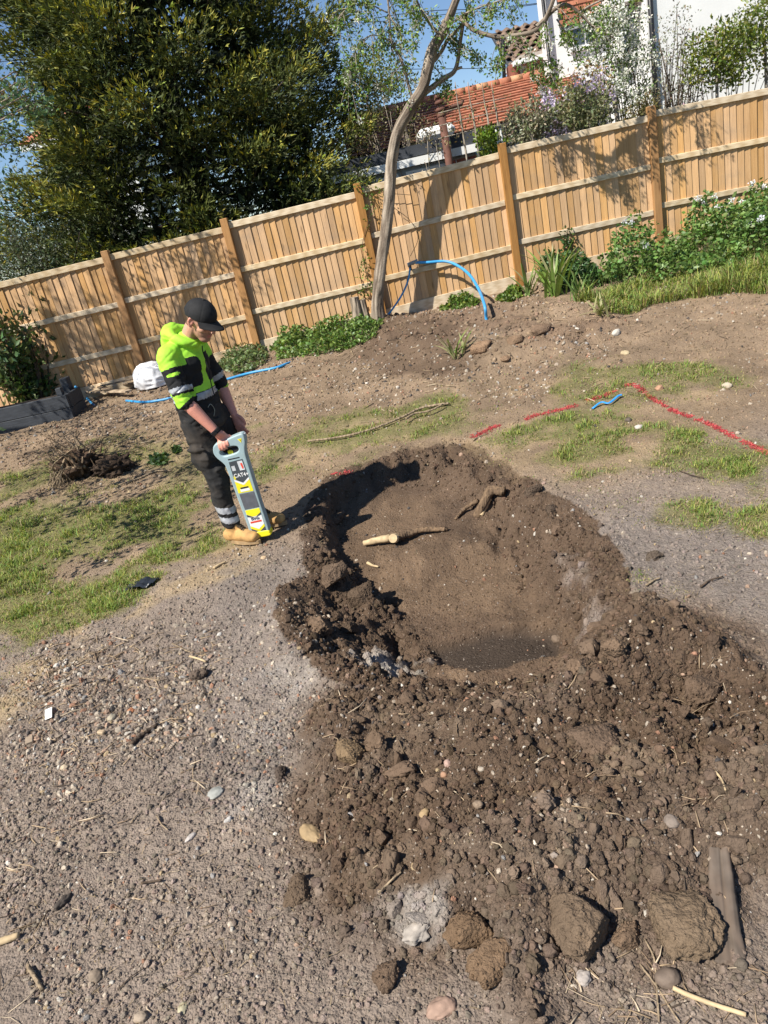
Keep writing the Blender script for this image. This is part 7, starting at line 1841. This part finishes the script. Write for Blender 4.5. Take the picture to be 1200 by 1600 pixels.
def weeds(name, label, polys, n, size, hgt, col, seed, tips=None, fl=None, cat='weed'):
    r = np.random.default_rng(seed); pts = []
    W = [W0(p) for p in polys]
    for w in W:
        lo, hi = w.min(0), w.max(0); k = 0
        while k < n//len(W):
            q = r.uniform(lo, hi, (400, 2)); q = q[sdpoly(q[:, 0], q[:, 1], w) + .12*fbm(q[:, 0]*3, q[:, 1]*3, seed, 3) > 0]; pts.append(q[:n//len(W)-k]); k += len(pts[-1])
    q = np.concatenate(pts); hh = hgt*(.15 + .95*sstep(-.5, .6, fbm(q[:, 0]*3.2, q[:, 1]*3.2, seed+3, 3)))*r.uniform(.15, 1, len(q))**.6
    inside = np.clip(np.max([sdpoly(q[:, 0], q[:, 1], w) for w in W], 0)/.25 + .35, .3, 1); hh = hh*inside
    c = np.stack([q[:, 0], q[:, 1], ground_full(q[:, 0], q[:, 1]) + hh], 1)
    d = unit(r.normal(size=c.shape)*[1, 1, .5] + [0, -.15, .35]); cl = shade(col, len(c), r, .5, 1.3, .1)
    if tips is not None: k = r.uniform(0, 1, len(c)) < .25; cl[k] = shade(tips, k.sum(), r, .7, 1.2)
    ln = size*r.uniform(.6, 1.3, len(c)); V, F, C = leaf_quads(c, d, ln, ln*.7, r, cl, .15)
    # stems
    k = r.choice(len(c), len(c)//6); x, y = c[k, 0], c[k, 1]; z = ground_full(x, y)
    V2, F2, C2 = blades(x, y, z, np.maximum(hh[k], .05), np.full(len(k), .006), r.uniform(0, .5, len(k)), r.uniform(0, 6.28, len(k)), r.uniform(0, .4, len(k)), shade(col, len(k), r))
    V, F, C = merge([(V, F, C), (V2, F2, C2)])
    o = tag(mk(name, V, F, M_LEAF, col=C), label, kind='stuff')
    if fl is not None:
        f = c[hh > np.quantile(hh, .8)]; f = f[r.choice(len(f), fl)] + [0, 0, .05]; V, F, C = clump_flowers(f, .045, 26, .026, (.80, .80, .82), r); tag(mk('wild_flowers', V, F, M_PETAL, col=C), 'white flower heads among the weeds on the bank', kind='stuff')
weeds('weeds', 'low green weeds round the foot of the leaning tree', [[(425, 540), (470, 515), (540, 505), (600, 515), (590, 535), (540, 548), (490, 556), (440, 560)]], 9000, .055, .26, (.13, .21, .05), 1, (.22, .31, .08))
weeds('weeds', 'low green weeds along the fence foot behind the worker', [[(335, 575), (370, 555), (420, 545), (415, 570), (360, 590)]], 2600, .05, .20, (.15, .20, .075), 2)
weeds('weeds', 'small weeds in front of the blue pipe', [[(690, 488), (715, 470), (742, 464), (745, 480), (715, 494)], [(772, 470), (800, 455), (825, 462), (795, 476)]], 3600, .05, .20, (.10, .17, .03), 3, (.22, .28, .05))
weeds('weed_bank', 'tall leafy weeds on the bank along the right fence', [[(930, 455), (960, 415), (1040, 398), (1120, 372), (1210, 345), (1300, 330), (1300, 410), (1210, 410), (1100, 428), (1000, 445)]], 10000, .066, .66, (.12, .205, .05), 4, (.20, .29, .08), 30)
weeds('weeds', 'weeds between the strap-leaved plants and the fence', [[(840, 440), (880, 425), (940, 430), (930, 450), (860, 458)]], 2600, .06, .42, (.06, .12, .035), 5)
weeds('weeds', 'small weeds on the soil right of the root ball', [[(238, 716), (262, 712), (270, 726), (246, 732)], [(268, 702), (285, 698), (286, 710), (270, 712)]], 500, .05, .07, (.06, .11, .03), 6)
def tall_grass():
    r = np.random.default_rng(15); w = W0([(900, 475), (960, 450), (1060, 428), (1210, 395), (1320, 380), (1320, 445), (1200, 458), (1100, 462), (1020, 478), (950, 502)])
    q = r.uniform(w.min(0), w.max(0), (60000, 2)); q = q[sdpoly(q[:, 0], q[:, 1], w) + .2*fbm(q[:, 0]*2, q[:, 1]*2, 6, 3) > 0][:15000]; n = len(q)
    V, F, C = blades(q[:, 0], q[:, 1], ground_full(q[:, 0], q[:, 1]) - .01, r.uniform(.08, .36, n)*(.3 + .8*sstep(-.5, .5, fbm(q[:, 0]*2.6, q[:, 1]*2.6, 8, 3))), r.uniform(.007, .012, n), r.uniform(.1, .8, n), r.uniform(0, 6.28, n), r.uniform(.3, 1.3, n), grass_cols(r, n, np.full(n, .16)))
    tag(mk('tall_grass', V, F, M_GRASS, col=C), 'rank long grass on the bank at the right', kind='stuff')
tall_grass()
def fence_ivy():
    r = np.random.default_rng(18); root = empty('ivy', tuple(onfence(560, 320))); tag(root, 'thin ivy trailing on the fence beside the leaning trunk', 'climber'); cl = []
    for pts in ([(572, 430), (566, 380), (578, 330), (566, 285), (556, 268)], [(566, 470), (574, 440), (570, 400)], [(640, 400), (652, 372), (640, 345), (615, 325)], [(560, 284), (590, 300), (640, 305)]):
        p = spline([onfence(a, b) + Vector((0, -.09, 0)) for a, b in pts], 5); mb = MB(); mb.tube(p, .004, 5); mb.build('stem', M_BARKD, root); cl += list(along(p, 26, r, 0))
    cl = np.array(cl) + r.normal(size=(len(cl), 3))*[.05, .015, .05]; k = cl[:, 0] < 1.0
    V, F, C = clump_leaves(cl[k], .035, 4, .045, (.10, .17, .03), r, tips=(.2, .26, .05)); mk('leaves', V, F, M_LEAF, root, col=C)
    root = empty('ivy', tuple(onfence(880, 380))); tag(root, 'upright ivy shoot on the fence above the strap-leaved plants', 'climber')
    p = spline([onfence(886, 430) + Vector((0, -.08, 0)), onfence(880, 395) + Vector((0, -.08, 0)), onfence(884, 360) + Vector((0, -.08, 0))], 6); mb = MB(); mb.tube(p, .005, 5); mb.build('stem', M_BARKD, root)
    cl = along(p, 26, r, 0) + r.normal(size=(26, 3))*[.06, .02, .05]; V, F, C = clump_leaves(cl, .05, 8, .06, (.055, .11, .03), r); mk('leaves', V, F, M_LEAF, root, col=C)
fence_ivy()
